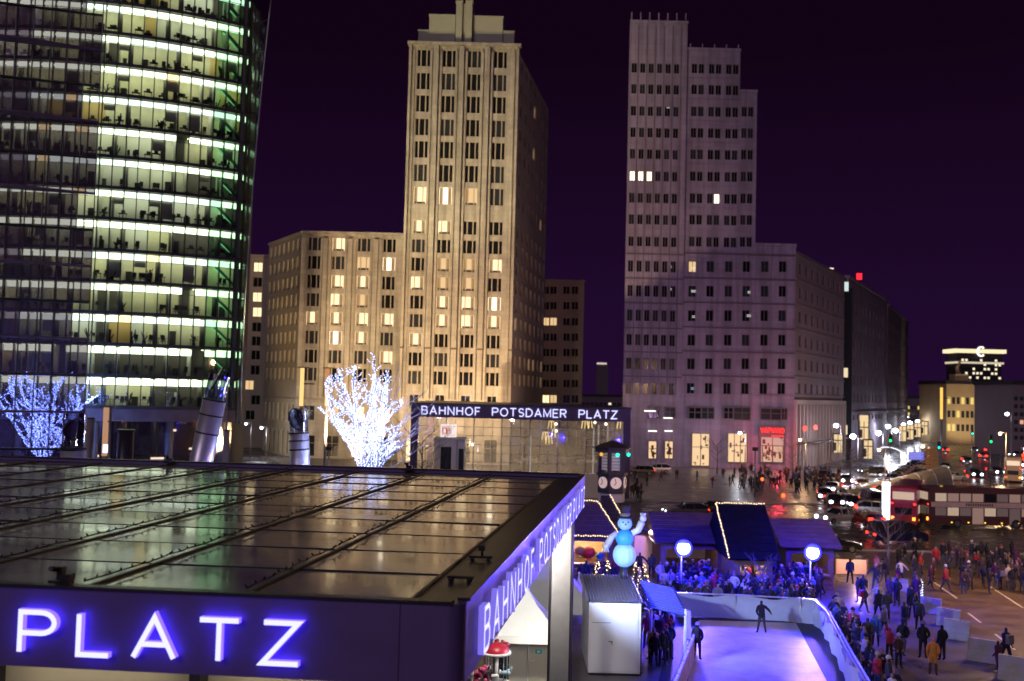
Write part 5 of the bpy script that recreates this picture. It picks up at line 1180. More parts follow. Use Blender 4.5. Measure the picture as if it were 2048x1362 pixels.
# ------------------------------------------------------------------ glowing trees wrapped in fairy lights
bark_lit = pbr('lit_bark', (.42, .40, .42), .8, 0, .2, 8); bark = pbr('bark', (.10, .08, .09), .8, 0, .2, 8); led = glow('fairy_light', (.44, .54, 1), 5.5, False); ledb = glow('fairy_light_blue', (.20, .32, 1), 24, False)  # paler bark copy has the fairy-light brightness put into its colour
def lit_tree(name, label, x, y, z0, H, spread, nstem, rng, leds, density, bare=0, rb=.038):
    t = thing(name, label, 'tree', (x, y, 0)); tr = MB(); lb = MB(); br = MB()
    tr.tube([(0, 0, 0), (0, 0, z0*.6), (0, 0, z0)], [.30, .25, .28], 10)
    def twig(p, d, L, r, depth, lit):
        pts = [p]; n = max(3, int(L/.45)); q = p; dd = d
        for i in range(n):
            dd = (dd + Vector((rng.uniform(-.16, .16), rng.uniform(-.16, .16), rng.uniform(-.04, .14)))).normalized(); q = q + dd*L/n; pts.append(q)
        (tr if depth == 0 else br).tube(pts, [max(.012, r*(1-.75*i/n)) for i in range(n+1)], 5, cap=False)
        if lit:
            for i in range(n):
                a, b = pts[i], pts[i+1]; m = max(1, int(density*L/n*(2.6 if depth < 1 else .8)))
                for k in range(m):
                    c = a.lerp(b, (k+rng.random())/m); ro = r*(1-.75*i/n)+.05; c = c + Vector((rng.gauss(0, 1), rng.gauss(0, 1), rng.gauss(0, .6))).normalized()*ro; lb.octa(c, rb)
        if depth < 3 and L > .5:
            k = {0: 9, 1: 4, 2: 0}[depth]
            for j in range(k):
                f = .12+.85*(j+rng.random()*.8)/k if depth == 0 else .25+.7*(j+rng.random())/k
                i = min(n-1, int(f*n)); c = pts[i].lerp(pts[i+1], f*n-i) if i < n else pts[-1]
                ax = rng.uniform(0, 2*PI); out = Vector((math.cos(ax), math.sin(ax)*.8, rng.uniform(.1, .75))); out = (out+dd*.35).normalized()
                twig(c, out, L*rng.uniform(.26, .42)*(1.15-f*.5), r*.5, depth+1, lit and (depth < 2 or rng.random() < .8))
    for s in range(nstem):
        a = (s+.5)/nstem*2-1; ax = Vector((a*spread, rng.uniform(-.35, .35)*spread, 1)).normalized()
        twig(Vector((a*.25, rng.uniform(-.15, .15), z0-.3)), ax, H*rng.uniform(.86, 1.04)*(1-.12*abs(a)), .14, 0, True)
    for s in range(bare):
        a = rng.uniform(.2, 1.1); twig(Vector((.5, .1, z0+H*rng.uniform(0, .5))), Vector((a, rng.uniform(-.2, .2), .45)).normalized(), H*.55, .05, 1, False)
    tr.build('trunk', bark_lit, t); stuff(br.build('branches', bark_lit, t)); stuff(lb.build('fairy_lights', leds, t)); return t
rt = random.Random(11)
DT = 75; xt = XA(738, DT, 6); z0 = ZA(738, 958, DT)
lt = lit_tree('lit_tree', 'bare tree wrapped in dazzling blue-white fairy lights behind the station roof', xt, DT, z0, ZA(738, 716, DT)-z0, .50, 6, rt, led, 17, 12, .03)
for (dx, dy, dz, pw_) in ((-1.5, -1.2, 2.5, 700), (1.3, -1.4, 4, 700), (0, 1.6, 5, 500)): lamp('POINT', (dx, dy, z0+dz), pw_, (.45, .5, 1), .5, lt, name='tree_light')
x2 = XA(85, 109, 8); t_ = lit_tree('lit_tree', 'blue fairy-lit tree glimpsed through the dark glass wing, far left', x2, 109.5, 4.2, 9.8, 1.15, 7, rt, ledb, 7, 0, .055)
lamp('POINT', (0, -1, 8), 1800, (.12, .2, 1), .5, t_, name='tree_light')
x3 = XA(-70, 109, 8); lit_tree('lit_tree', 'blue fairy-lit tree at the very left edge behind the glass wing', x3, 108, 4.2, 8.5, .55, 5, rt, ledb, 10, 0, .07)

# ------------------------------------------------------------------ steel light pipes with tilting mirror discs
mir = pbr('mirror', (.35, .36, .36), .12, 1.0)
def light_pipe(pxb, pyb, pxt, pyt, D, r, label, disc=None, zb=None):
    a = P(pxb, pyb, D); b = P(pxt, pyt, D); d = (b-a).normalized(); base = a - d*(a.z/d.z); t = thing('light_pipe', label, 'light tube', (base.x, base.y, 0)); o = Vector((base.x, base.y, 0))
    mb = MB(); mb.tube([base-o+d*.05, b-o], r, 24); mb.build('steel_tube', M['steel'], t)
    for k in (.45, .75, 1.0): c = a.lerp(b, k)-o; mb = MB(); mb.tube([c-d*.05, c+d*.05], r*1.05, 24); mb.build('ring', M['dark_metal'], t)
    mb = MB(); mb.tube([b-o+d*.1, b-o+d*r*2.2], r*.92, 20, cap=False); mb.build('glass_collar', glass('collar_glass', (.8, .8, .85), .2, .03, .6), t)
    if disc:
        c = P(disc[0], disc[1], D)-o; n_ = Vector(disc[2]).normalized(); mb = MB(); mb.tube([c-n_*.05, c+n_*.05], disc[3], 28, smooth=False); m_ = mb.build('mirror_disc', M['dark_metal'], t)
        mb = MB(); mb.tube([c+n_*.055, c+n_*.075], disc[3]*.92, 28, smooth=False); mb.build('mirror_face', mir, m_)
        mb = MB(); mb.tube([b-o+d*.1, c], .06, 8); mb.build('arm', M['steel'], t)
    return t
light_pipe(403, 920, 429, 800, 70, .80, 'large leaning steel light pipe with dark tilting mirror disc, by the glass tower', (434, 757, (-.9, -.35, .5), .92))
light_pipe(600, 925, 598, 866, 75, .74, 'shorter upright steel light pipe with mirror disc, left of the glowing tree', (594, 838, (.8, -.5, .3), .85))
q = P(147, 900, 60); t = thing('light_pipe', 'short light pipe with round brass drum mirror tilted towards the camera, far left', 'light tube', (q.x, 60, 0))
mb = MB(); mb.tube([(0, 0, 0), (0, 0, q.z-.05)], .72, 24); mb.build('steel_tube', M['steel'], t)
mb = MB(); mb.tube([(0, 0, q.z), (0, 0, q.z+.15)], .75, 24); mb.build('ring', M['black'], t)
mb = MB(); mb.tube([(0, 0, q.z+.16), (0, 0, q.z+2.2)], .68, 20, cap=False); mb.build('glass_collar', glass('collar_glass', (.8, .8, .85), .2, .03, .6), t)
c = P(150, 860, 60)-Vector((q.x, 60, 0)); n_ = Vector((.45, -.8, -.25)).normalized(); mb = MB(); mb.tube([c-n_*.45, c+n_*.1], [.55, .66], 28); o = mb.build('drum', pbr('brass', (.30, .18, .08), .35, .8), t)
mb = MB(); mb.tube([c+n_*.105, c+n_*.16], .60, 28, smooth=False); mb.build('drum_rim', M['black'], o); mb = MB(); mb.tube([c+n_*.165, c+n_*.18], .48, 28, smooth=False); mb.build('mirror_face', pbr('mirror_green', (.16, .18, .13), .3, .6), o)
q = P(219, 875, 93); t = thing('lit_sign', 'narrow post with small white glowing panel in front of the lobby', 'sign', (q.x, 93, 0)); mb = MB(); mb.tube([(0, 0, 0), (0, 0, ZA(226, 815, 93))], .12, 8); mb.build('post', M['pole'], t); mb = MB(); mb.box(-.55, -.14, -.05, .05, ZA(219, 906, 93), ZA(219, 889, 93)); mb.build('lit_panel', glow('panel_w', (.75, .78, 1), 2), t)
for k, (px, pt, D, r) in enumerate(((178, 838, 92, .35), (250, 862, 90, .7), (452, 862, 96, .28))):
    t = thing('column', ['grey round column beside the brass drum', 'wide dark advertising drum in front of the lobby', 'slim grey column right of the large leaning pipe'][k], 'column', (XA(px, D, 6), D, 0)); mb = MB(); mb.tube([(0, 0, 0), (0, 0, ZA(px, pt, D))], r, 16); mb.build('shaft', M['grey_paint'] if k != 1 else M['dark_metal'], t); mb = MB(); mb.tube([(0, 0, ZA(px, pt, D)+.01), (0, 0, ZA(px, pt, D)+.15)], r*1.1, 16); mb.build('cap', M['dark_metal'], t)

# ------------------------------------------------------------------ tents and toilet cabin under the roof edge
tentm = pbr('tent_fabric', (.78, .79, .78), .7, 0, .04, 1)
tentm.node_tree.nodes['Principled BSDF'].inputs['Subsurface Weight'].default_value = 0
def pagoda(label, px, pe, pyt, D, hw):
    ze = ZA(px, pe, D); zt_ = ZA(px, pyt, D+hw); x = XA(px, D, ze); t = thing('pagoda_tent', label, 'tent', (x, D+hw, 0)); mb = MB(); rings = []; n = 8
    for i in range(n+1):
        u = i/n; s = (1-u)**1.55; rings.append([(sx_*hw*max(s, .02), sy_*hw*max(s, .02), ze+(zt_-ze)*u) for sx_, sy_ in ((-1,-1),(0,-1.0),(1,-1),(1,0),(1,1),(0,1),(-1,1),(-1,0))])
    vs = [v for r_ in rings for v in r_]; mb.add(vs, [(i*8+k, i*8+(k+1) % 8, (i+1)*8+(k+1) % 8, (i+1)*8+k) for i in range(n) for k in range(8)]); mb.build('roof', tentm, t)
    mb = MB(); 
    for a, b, c, d in ((-hw, hw, -hw-.03, -hw), (-hw, hw, hw, hw+.03), (-hw-.03, -hw, -hw, hw), (hw, hw+.03, -hw, hw)): mb.box(a, b, c, d, ze-.32, ze-.004)
    mb.build('valance', tentm, t)
    for sx_ in (-1, 1):
        for sy_ in (-1, 1): mb = MB(); mb.tube([(sx_*(hw-.08), sy_*(hw-.08), 0), (sx_*(hw-.08), sy_*(hw-.08), ze)], .05, 8); mb.build('leg', M['steel'], t)
    mb = MB(); mb.ball((0, 0, zt_+.05), .07); mb.build('finial', M['steel'], t); return t
pagoda('white pagoda tent with steep peak behind the station column, in front', 1048, 1272, 1152, 41.5, 1.55)
pagoda('white pagoda tent rising behind the first one beside the column', 1102, 1215, 1062, 49, 2.0)
pagoda('pale pagoda tent right of the station column, partly hidden', 1160, 1235, 1148, 52, 1.3)
q0 = P(1018, 1300, 43.2); q1 = P(1112, 1300, 43.2); t = thing('service_cabin', 'white service cabin with closed door and small green sign under the tent', 'cabin', (q0.x, 43.2, 0)); Wc = q1.x-q0.x; zc = ZA(1060, 1274, 43.2)
mb = MB(); mb.box(0, Wc, .05, 2, 0, zc); mb.build('wall', pbr('cabin_cream', (.62, .58, .50), .6), t)
mb = MB(); mb.box(Wc*.43, Wc*.84, 0, .04, .05, zc-.35); d_ = mb.build('door', pbr('door_cream', (.56, .51, .42), .55), t); mb = MB(); mb.bar((Wc*.47, -.05, 1.05), (Wc*.55, -.05, 1.05), .025); mb.build('handle', M['steel'], d_)
mb = MB(); mb.box(Wc*.40, Wc*.425, -.04, .04, 0, zc-.2); mb.box(Wc*.85, Wc*.87, -.04, .04, 0, zc-.2); mb.build('door_frame', M['white_sheet'], t)
mb = MB(); zs = ZA(1075, 1303, 43.2); mb.box(Wc*.56, Wc*.70, -.02, -.003, zs-.09, zs+.09); s_ = mb.build('door_sign', pbr('sign_teal', (.01, .22, .22), .4, emit=(0, .3, .28), es=.2), t); mb = MB(); mb.box(Wc*.60, Wc*.66, -.03, -.021, zs-.04, zs+.04); mb.build('sign_symbol', M['white_sheet'], s_)
for k in range(3): t2_ = None
# figures' clothes stall with red-topped carousel model under the tent edge
q = G(990, 1372); t = thing('mini_carousel', 'small carousel ornament with red dome roof and silver figures', 'carousel', (XA(993, 40, 3), 40, 0)); ze = ZA(990, 1302, 40)
mb = MB(); vs = []
for i in range(7):
    a = i/6*PI/2; r = .52*math.cos(a); 
    for k in range(16): vs.append((r*math.cos(2*PI*k/16), r*math.sin(2*PI*k/16), ze+.34*math.sin(a)))
mb.add(vs, [(i*16+k, i*16+(k+1) % 16, (i+1)*16+(k+1) % 16, (i+1)*16+k) for i in range(6) for k in range(16)], True); mb.build('dome', pbr('dome_red', (.42, .02, .04), .35), t)
mb = MB(); mb.tube([(0, 0, ze-.1), (0, 0, ze)], .60, 20); mb.build('rim_band', M['white_sheet'], t); mb = MB(); mb.tube([(0, 0, 0), (0, 0, ze-.1)], .12, 10); mb.build('centre_pole', M['steel'], t); mb = MB(); mb.tube([(0, 0, .8), (0, 0, 1.0)], .66, 20); mb.build('platform', M['white_sheet'], t)
for k in range(8):
    a = k*PI/4; x, y = .45*math.cos(a), .45*math.sin(a); mb = MB(); mb.tube([(x, y, 1.0), (x, y, ze-.1)], .02, 6); mb.tube([(x-.14, y, 1.35+.1*(k % 2)), (x+.14, y, 1.4+.1*(k % 2))], [.09, .07], 8); mb.tube([(x+.12, y, 1.42), (x+.2, y, 1.62)], .04, 6); mb.build('horse', R.choice([M['white_sheet'], M['black'], pbr('pale_blue', (.35, .5, .6), .5)]), t)
for k, (px, py, c) in enumerate(((965, 1345, (.5, .05, .15)), (948, 1356, (.55, .5, .5)), (978, 1350, (.6, .1, .3)), (1005, 1290, (.30, .02, .05)))):
    t = thing('gift_basket', ['pink bundle', 'pale bundle', 'magenta bundle', 'dark red hood'][k]+' of market goods beside the mini carousel', 'goods', (XA(px, 38.5+k*.9, 3), 38.5+k*.9, 0)); z = ZA(px, py, 38.5+k*.9); mb = MB()
    for j in range(14): mb.ball((R.uniform(-.25, .25), R.uniform(-.2, .2), z+R.uniform(-.3, .2)), R.uniform(.06, .14), 7, 5)
    mb.build('goods', pbr('goods%d' % k, c, .5), t); mb = MB(); mb.box(-.3, .3, -.3, .3, 0, z-.35); mb.build('basket', M['black'], t)
lamp_t = thing('hanging_lamp', 'white working lamp hanging under the station roof above the tents', 'lamp', (XA(1040, 37.5, 7), 37.0, 7.2)); mb = MB(); mb.box(-.5, .5, -.12, .12, -.06, .0); mb.build('lit_tube', glow('work_lamp', (1, .97, .9), 12), lamp_t); mb = MB(); mb.tube([(0, 0, 0), (0, 0, .85)], .02, 6); mb.build('cable', M['black'], lamp_t)
lamp('POINT', (0, 0, -.3), 1300, (1, .96, .88), .3, lamp_t, name='lamp_light')

tl2 = thing('added_cabin_lamp', 'added small white lamp on a stand to light the service cabin door', 'lamp', (XA(1118, 40.4, 3), 40.4, 0)); mb = MB(); mb.tube([(0, 0, 0), (0, 0, 2.5)], .03, 6); mb.build('post', M['steel'], tl2); mb = MB(); mb.ball((0, 0, 2.6), .1, 10, 8); mb.build('bulb', glow('tent_bulb', (1, .95, .85), 8), tl2); lamp('POINT', (0, -.15, 2.6), 190, (1, .93, .80), .15, tl2, name='lamp_light')  # lamp added to brighten the cabin under the tent
# ------------------------------------------------------------------ silver cabin with corrugated roof, awning, snowman
a = P(1176, 1335, 45); b = P(1280, 1335, 45); Wc = b.x-a.x; t = thing('storage_cabin', 'white sheet-metal cabin with grey door handle and ribbed dark roof beside the station column', 'cabin', (a.x, 45, 0)); zc = ZA(1228, 1203, 45); zbk = ZA(1240, 1152, 49.5)
cabm = pbr('cabin_sheet', (.74, .72, .75), .5, 0, .06, .5); mb = MB(); mb.prism([(.0, .1), (4.5, .1), (4.5, zbk-.1), (.0, zc-.06)], 0, Wc, 'x'); mb.build('wall', cabm, t)
mb = MB(); mb.box(.02, Wc-.02, -.03, 2, .0, .09); mb.box(Wc+.003, Wc+.05, -.02, 4.5, 0, zc-.1); mb.build('trim', M['dark_metal'], t)
mb = MB(); mb.box(.12, Wc-.12, -.03, -.004, .2, zc-.18); d_ = mb.build('door', pbr('cabin_door', (.78, .76, .79), .45, 0, .05, .7), t)
mb = MB(); z = ZA(1212, 1282, 45); x = Wc*.38; mb.bar((x, -.09, z), (x+.18, -.09, z), .03); mb.bar((x+.15, -.09, z), (x+.15, -.09, z-.12), .03); mb.build('handle', M['black'], d_)
mb = MB(); mb.box(.15, Wc*.42, -.035, -.031, zc-.95, zc-.93); mb.build('hinge_line', M['dark_metal'], d_)
n = 18
for i in range(n):
    mb = MB(); x0 = -.1+i*(Wc+.2)/n; w1 = (Wc+.2)/n; mb.add([(x0, -.1, zc), (x0+w1*.5, -.1, zc+.07), (x0+w1, -.1, zc), (x0+w1, 4.6, zbk), (x0+w1*.5, 4.6, zbk+.07), (x0, 4.6, zbk)], [(0,1,4,5), (1,2,3,4), (0,2,1), (3,5,4)]); mb.build('roof_rib', pbr('roof_sheet', (.16, .14, .17), .4, .5), t)
# blue-lit slatted awning
a2 = P(1286, 1165, 49.5); b2 = P(1357, 1185, 49); t = thing('awning', 'slatted awning lit bright blue between the cabin and the rink', 'awning', (a2.x, 46.8, 0)); Wa = b2.x-a2.x
za = ZA(1320, 1218, 46.8); zb2 = ZA(1320, 1163, 50.5)
for i in range(10):
    u = i/9; y = u*3.7; z = za+(zb2-za)*u-.15*u; mb = MB(); mb.bar((0, y, z+.12), (Wa, y, z-.22), .05, .14); mb.build('slat', pbr('slat_blue', (.12, .12, .3), .4), t)  # blue light put into the slat colour
    mb = MB(); mb.bar((.02, y-.05, z+.10), (Wa-.02, y-.05, z-.24), .03, .045); mb.build('slat_glow', glow('slat_glow', (.03, .05, 1), 1.6), t)  # glow bars added along the slats to strengthen the blue
for x in (.03, Wa-.03):
    mb = MB(); mb.bar((x, 0, za-.1), (x, 3.7, zb2-.25), .07); mb.build('side_rail', M['dark_metal'], t); mb = MB(); mb.tube([(x, 0, 0), (x, 0, za)], .07, 8); mb.build('post', M['white_sheet'], t)
mb = MB(); mb.tube([(Wa+.1, -.05, za-.05), (Wa+.14, -.05, za-1.3)], .09, 8); mb.build('light_tube', glow('blue_tube', (.06, .05, 1), 4), t)
lamp('POINT', (Wa*.8, .6, za+1.9), 1100, (.03, .03, 1), .1, t, name='blue_light')  # lamp without fixture, added to wash the awning blue
# inflatable snowman
D = 49; zb3 = ZA(1250, 1137, D); x = XA(1248, D, zb3); s_ = D/F; sn = thing('inflatable_snowman', 'glowing blue inflatable snowman with top hat and raised arms on the cabin roof', 'snowman', (x, D, 0))
z = lambda py: ZA(1250, py, D)
blu = pbr('snow_skin', (.35, .55, .8), .5, emit=(.14, .38, 1), es=.42); blu2 = pbr('snow_vest', (.05, .3, .8), .5, emit=(.01, .16, .95), es=.5)
blu.cycles.emission_sampling = blu2.cycles.emission_sampling = 'AUTO'
def lathe(pts, mat, name, n=48):
    mb = MB(); mb.tube([(0, 0, p[1]) for p in pts], [max(.01, p[0]) for p in pts], n)
    if 'ball' in name or name == 'head': mb.v = [(x*(1-.055*abs(math.cos(6*math.atan2(y, x)))**6), y*(1-.055*abs(math.cos(6*math.atan2(y, x)))**6), z_) for x, y, z_ in mb.v]
    return mb.build(name, mat, sn)
def sph(c, r, sq=1): return [(r*math.sin(PI*i/10), c-r*sq*math.cos(PI*i/10)) for i in range(11)]
lathe(sph(z(1110), 23*s_, 1.05), blu, 'lower_ball'); lathe(sph(z(1076), 18*s_, .95), blu2, 'middle_ball'); lathe(sph(z(1047), 14.5*s_, .9), blu, 'head')
hm = pbr('hat_felt', (.05, .035, .04), .7); lathe([(15*s_, z(1036)), (15*s_, z(1033))], hm, 'hat_brim'); lathe([(9.5*s_, z(1033)), (9*s_, z(1014)), (8*s_, z(1008))], hm, 'hat_crown'); lathe([(9.8*s_, z(1032)), (9.7*s_, z(1026))], pbr('hat_band', (.3, .28, .3), .6), 'hat_band')
lathe([(7*s_, z(1165)), (7*s_, z(1135))], M['black'], 'stand')
for s in (-1, 1):
    mb = MB(); mb.tube([(s*15*s_, 0, z(1066)), (s*26*s_, 0, z(1060 if s > 0 else 1075)), (s*34*s_, 0, z(1043 if s > 0 else 1090))], [5.5*s_, 6.5*s_, 7*s_], 10); mb.ball((s*36*s_, 0, z(1036 if s > 0 else 1094)), 7*s_, 10, 8)
    for k in range(3): mb.tube([(s*36*s_, 0, z(1036 if s > 0 else 1094)), (s*(36+k*5-5)*s_, 0, z((1036 if s > 0 else 1094)+(-11 if s > 0 else 11)))], 2.2*s_, 6)
    mb.build('arm', pbr('arm_white', (.6, .62, .75), .5, emit=(.3, .35, .7), es=.04), sn)
mb = MB(); mb.tube([(0, -13*s_, z(1047)), (0, -24*s_, z(1046))], [2.5*s_, .4*s_], 8); mb.build('nose', pbr('carrot', (.6, .2, .03), .5), sn)
for s in (-1, 1): mb = MB(); mb.ball((s*5*s_, -13.6*s_, z(1043)), 1.6*s_, 8, 6); mb.build('eye', M['black'], sn)
for k in range(0): mb = MB(); mb.ball((0, -17.8*s_, z(1068+k*8)), 1.5*s_, 8, 6); mb.build('button', M['black'], sn)

# ------------------------------------------------------------------ market huts
wood = pbr('hut_wood', (.20, .11, .06), .7, 0, .3, 4); tar = pbr('tar_roof', (.10, .06, .07), .55, 0, .35, 1.5, .6, 12); tard = pbr('tar_roof_dark', (.045, .035, .05), .6, 0, .3, 1.5, .6, 12)
black_felt = pbr('black_felt', (.008, .007, .010), .9, 0, .3, 2); black_felt.node_tree.nodes['Principled BSDF'].inputs['Specular IOR Level'].default_value = .05
strl = glow('string_light', (1, .72, .42), 2.6); inn = glow('hut_interior_light', (1, .60, .28), 1.4)
def hut(label, x0, x1, y0, y1, ze, zr, roofm, strings=(), openw=None, lit=True, hip=0, goods=(), slope_front=True, power=60):
    t = thing('market_hut', label, 'hut', (x0, y0, 0)); W = x1-x0; Dp = y1-y0
    planks = int(W/.42)
    for (xa, xb, za, zb, y) in ([(0, W, 0, 1.0, 0), (0, .35, 1.0, ze-.1, 0), (W-.35, W, 1.0, ze-.1, 0), (.35, W-.35, ze-.45, ze-.1, 0)] if openw else [(0, W, 0, ze-.1, 0)]):
        if xb-xa > 1:
            nh = max(1, int((zb-za)/.3))
            for k in range(nh): mb = MB(); mb.box(xa, xb, y, y+.05, za+k*(zb-za)/nh+.01, za+(k+1)*(zb-za)/nh-.01); mb.build('plank', wood, t)
        else: mb = MB(); mb.box(xa, xb, y+.005, y+.06, za, zb); mb.build('plank', wood, t)
    mb = MB(); mb.box(0, .06, .07, Dp, 0, ze-.05); mb.box(W-.06, W, .07, Dp, 0, ze-.05); mb.box(.07, W-.07, Dp-.06, Dp, 0, ze-.05); mb.build('wall', wood, t)
    mb = MB(); o_ = .45; yr = Dp*.55; h1 = hip
    mb.add([(-o_, -o_, ze), (W+o_, -o_, ze), (W+o_-h1, yr, zr), (-o_+h1*.2, yr, zr), (-o_, Dp+o_, ze), (W+o_, Dp+o_, ze)], [(0,1,2,3), (3,2,5,4), (0,3,4), (1,5,2)])
    mb.add([(-o_, -o_, ze-.08), (W+o_, -o_, ze-.08), (W+o_, Dp+o_, ze-.08), (-o_, Dp+o_, ze-.08)], [(0,3,2,1)]); mb.build('roof', roofm, t)
    for k in range(1, 7): # shingle courses
        u = k/7; mb = MB(); mb.bar((-o_+.02+h1*.2*u, -o_+(yr+o_)*u, ze+(zr-ze)*u+.015), (W+o_-.02-h1*u, -o_+(yr+o_)*u, ze+(zr-ze)*u+.015), .05, .03); mb.build('roof_batten', roofm, t)
    K = {'ridge': ((-o_+h1*.2, yr, zr+.05), (W+o_-h1, yr, zr+.05)), 'eave': ((-o_, -o_-.05, ze), (W+o_, -o_-.05, ze)), 'left': ((-o_, -o_, ze+.05), (-o_, yr, zr+.05)), 'right': ((W+o_, -o_, ze+.05), (W+o_-h1, yr, zr+.05))}
    for s in strings:
        a, b = Vector(K[s][0]), Vector(K[s][1]); L = (b-a).length; mb = MB(); n = int(L/.16)
        for k in range(n): mb.octa(a.lerp(b, (k+.5)/n)+Vector((R.uniform(-.02, .02), 0, R.uniform(-.03, .03))), .055)
        stuff(mb.build('string_lights', strl, t)); mb = MB(); mb.bar(a, b, .02); mb.build('wire', M['black'], t)
    if openw:
        mb = MB(); mb.box(.35, W-.35, -.35, .3, .96, 1.04); mb.build('counter', pbr('counter_wood', (.4, .26, .14), .5), t)
        mb = MB(); mb.box(.1, W-.1, Dp-.14, Dp-.07, 1.0, ze-.3); mb.build('back_panel', pbr('warm_panel', (.65, .48, .28), .6, 0, .1, 1), t)
        if lit: mb = MB(); mb.box(W*.2, W*.8, .5, .62, ze-.35, ze-.28); mb.build('tube_lamp', glow('hut_tube', (1, .78, .5), 9), t); lamp('POINT', (W/2, Dp*.45, ze-.75), power, (1, .72, .42), .15, t, name='lamp_light')
        for (u, z_, r, c) in goods: mb = MB(); mb.ball((W*u, .35, z_), r, 10, 8, .8); mb.tube([(W*u-.3, .35, z_-r), (W*u+.3, .35, z_-r)], .06, 6); mb.build('goods', pbr('hut_goods_%d%d%d' % tuple(int(v*10) for v in c), c, .5), t)
    return t
hut('brightly lit market hut with dark red roof edged in string lights, left of the snowman', XA(1120, 68, 3), XA(1226, 68, 3), 68, 73, 2.95, 4.9, tar, ('ridge', 'eave', 'right'), True, hip=1.3, goods=((.55, 1.7, .5, (.7, .03, .02)), (.40, 1.8, .4, (.45, .2, .08)), (.78, 1.5, .3, (.02, .15, .4)), (.9, 1.8, .35, (.8, .4, .03))), power=420)
hut('market hut behind, only its string-lit roof edge showing right of the first hut', XA(1215, 76, 4), XA(1235, 76, 4), 76, 80, 3.0, 4.6, tard, ('right',), False, hip=.8)
hut('dark-roofed market hut washed in blue light behind the left floodlight', XA(1322, 66, 3), XA(1446, 66, 3), 66, 71.5, 2.9, 4.5, tar, (), True, power=15, goods=((.7, 1.5, .3, (.6, .3, .3)),))
hut('steep dark-roofed hut with string lights along ridge and left edge, middle of the market', XA(1470, 62, 3), XA(1545, 62, 3), 62, 68.8, 2.6, 5.5, black_felt, ('ridge', 'left'), True, power=260, goods=((.3, 1.5, .35, (.9, .6, .3)), (.75, 1.5, .4, (.8, .35, .05))))
hut('dark-roofed market hut washed in blue light behind the right floodlight', XA(1572, 66, 3), XA(1668, 66, 3), 66, 71, 2.8, 4.3, tar, (), True, power=12, goods=((.3, 1.5, .3, (.5, .3, .4)),))
for (pa_, pb_, D, lab, zz_) in (((1268, 1128), (1313, 1072), 70, 'pale glowing poster wall with two dark figures in front, right of the snowman', 0), ((1672, 1148), (1733, 1120), 72, 'low pinkish wall panel right of the right blue hut', 0)):
    q0, q1 = P(pa_[0], pa_[1], D), P(pb_[0], pb_[1], D); t = thing('wall_panel', lab, 'panel', (q0.x, D, 0)); mb = MB(); mb.box(0, q1.x-q0.x, 0, .12, .05, q1.z); mb.build('board', pbr('pink_board', (.62, .42, .36), .7, 0, .1, 2), t)
    mb = MB(); mb.box(-.06, 0, -.05, .15, 0, q1.z+.1); mb.box(q1.x-q0.x, q1.x-q0.x+.06, -.05, .15, 0, q1.z+.1); mb.build('frame', wood, t)
    lamp('POINT', ((q1.x-q0.x)/2, -1.8, q1.z+.5), 260, (1, .6, .5), .1, t, name='panel_light')
    mb = MB(); mb.box((q1.x-q0.x)/2-.3, (q1.x-q0.x)/2+.3, -1.9, -1.75, q1.z+.6, q1.z+.7); mb.bar(((q1.x-q0.x)/2, 0, q1.z-.05), ((q1.x-q0.x)/2, -1.8, q1.z+.68), .04); mb.build('lamp_arm', M['black'], t)
# little fir trees with warm lights by the first hut
for k, (px, py) in enumerate(((1195, 1142), (1215, 1140), (1272, 1142), (1287, 1146))):
    D = 58; x = XA(px, D, 1.5); t = thing('fir_tree', ['first', 'second', 'third', 'fourth'][k]+' small fir with warm fairy lights from the left, round the snowman', 'fir tree', (x, D, 0)); zt_ = ZA(px, py-18, D)
    mb = MB(); n = 90
    for i in range(n):
        u = i/n; r = .75*(1-u)+.05; a = i*2.4; mb.add([(0, 0, zt_*(u*.95)+.2), (r*math.cos(a), r*math.sin(a), zt_*u*.95-.05), (r*math.cos(a+.35)*.9, r*math.sin(a+.35)*.9, zt_*u*.95+.02)], [(0,1,2)])
    stuff(mb.build('crown', pbr('fir_green', (.02, .05, .025), .8), t)); mb = MB(); mb.tube([(0, 0, 0), (0, 0, zt_*.9)], .06, 6); mb.build('trunk', bark, t); mb = MB()
    for i in range(40): u = R.random()**.7; r = .78*(1-u)+.05; a = R.uniform(0, 6.3); mb.octa((r*math.cos(a), r*math.sin(a), zt_*u), .035)
    stuff(mb.build('fairy_lights', glow('warm_fairy', (1, .68, .3), 4, False), t))

# ------------------------------------------------------------------ rink
ice = pbr('ice', (.56, .53, .62), .42, 0, .24, .9, .35, 11)
bpts = [G(1398, 1241), G(1592, 1247), G(1655, 1366), G(1700, 1450), G(1330, 1450), G(1376, 1362)]
sheet('ice_rink', [(p.x, p.y) for p in bpts], .03, ice)
edge = [G(1352, 1234), G(1470, 1238), G(1600, 1246), G(1630, 1249), G(1652, 1275), G(1694, 1362), G(1745, 1460)]
sheet('rubber_mat', [(p.x, p.y) for p in [G(1352, 1233), G(1470, 1236), G(1600, 1243), G(1634, 1247), G(1657, 1275), G(1699, 1362), G(1750, 1460), G(1290, 1460)]], .015, pbr('rubber_mat', (.02, .018, .025), .6, 0, .3, 2))
ban = pbr('banner_cloth', (.62, .70, .78), .75, 0, .10, .8, .4, 1.2); hf = 1.25
rf = thing('rink_fence', 'low fence hung with pale blue cloth around the rink end and right side', 'fence', (0, 0, 0))
fm = MB(); L_ = 0
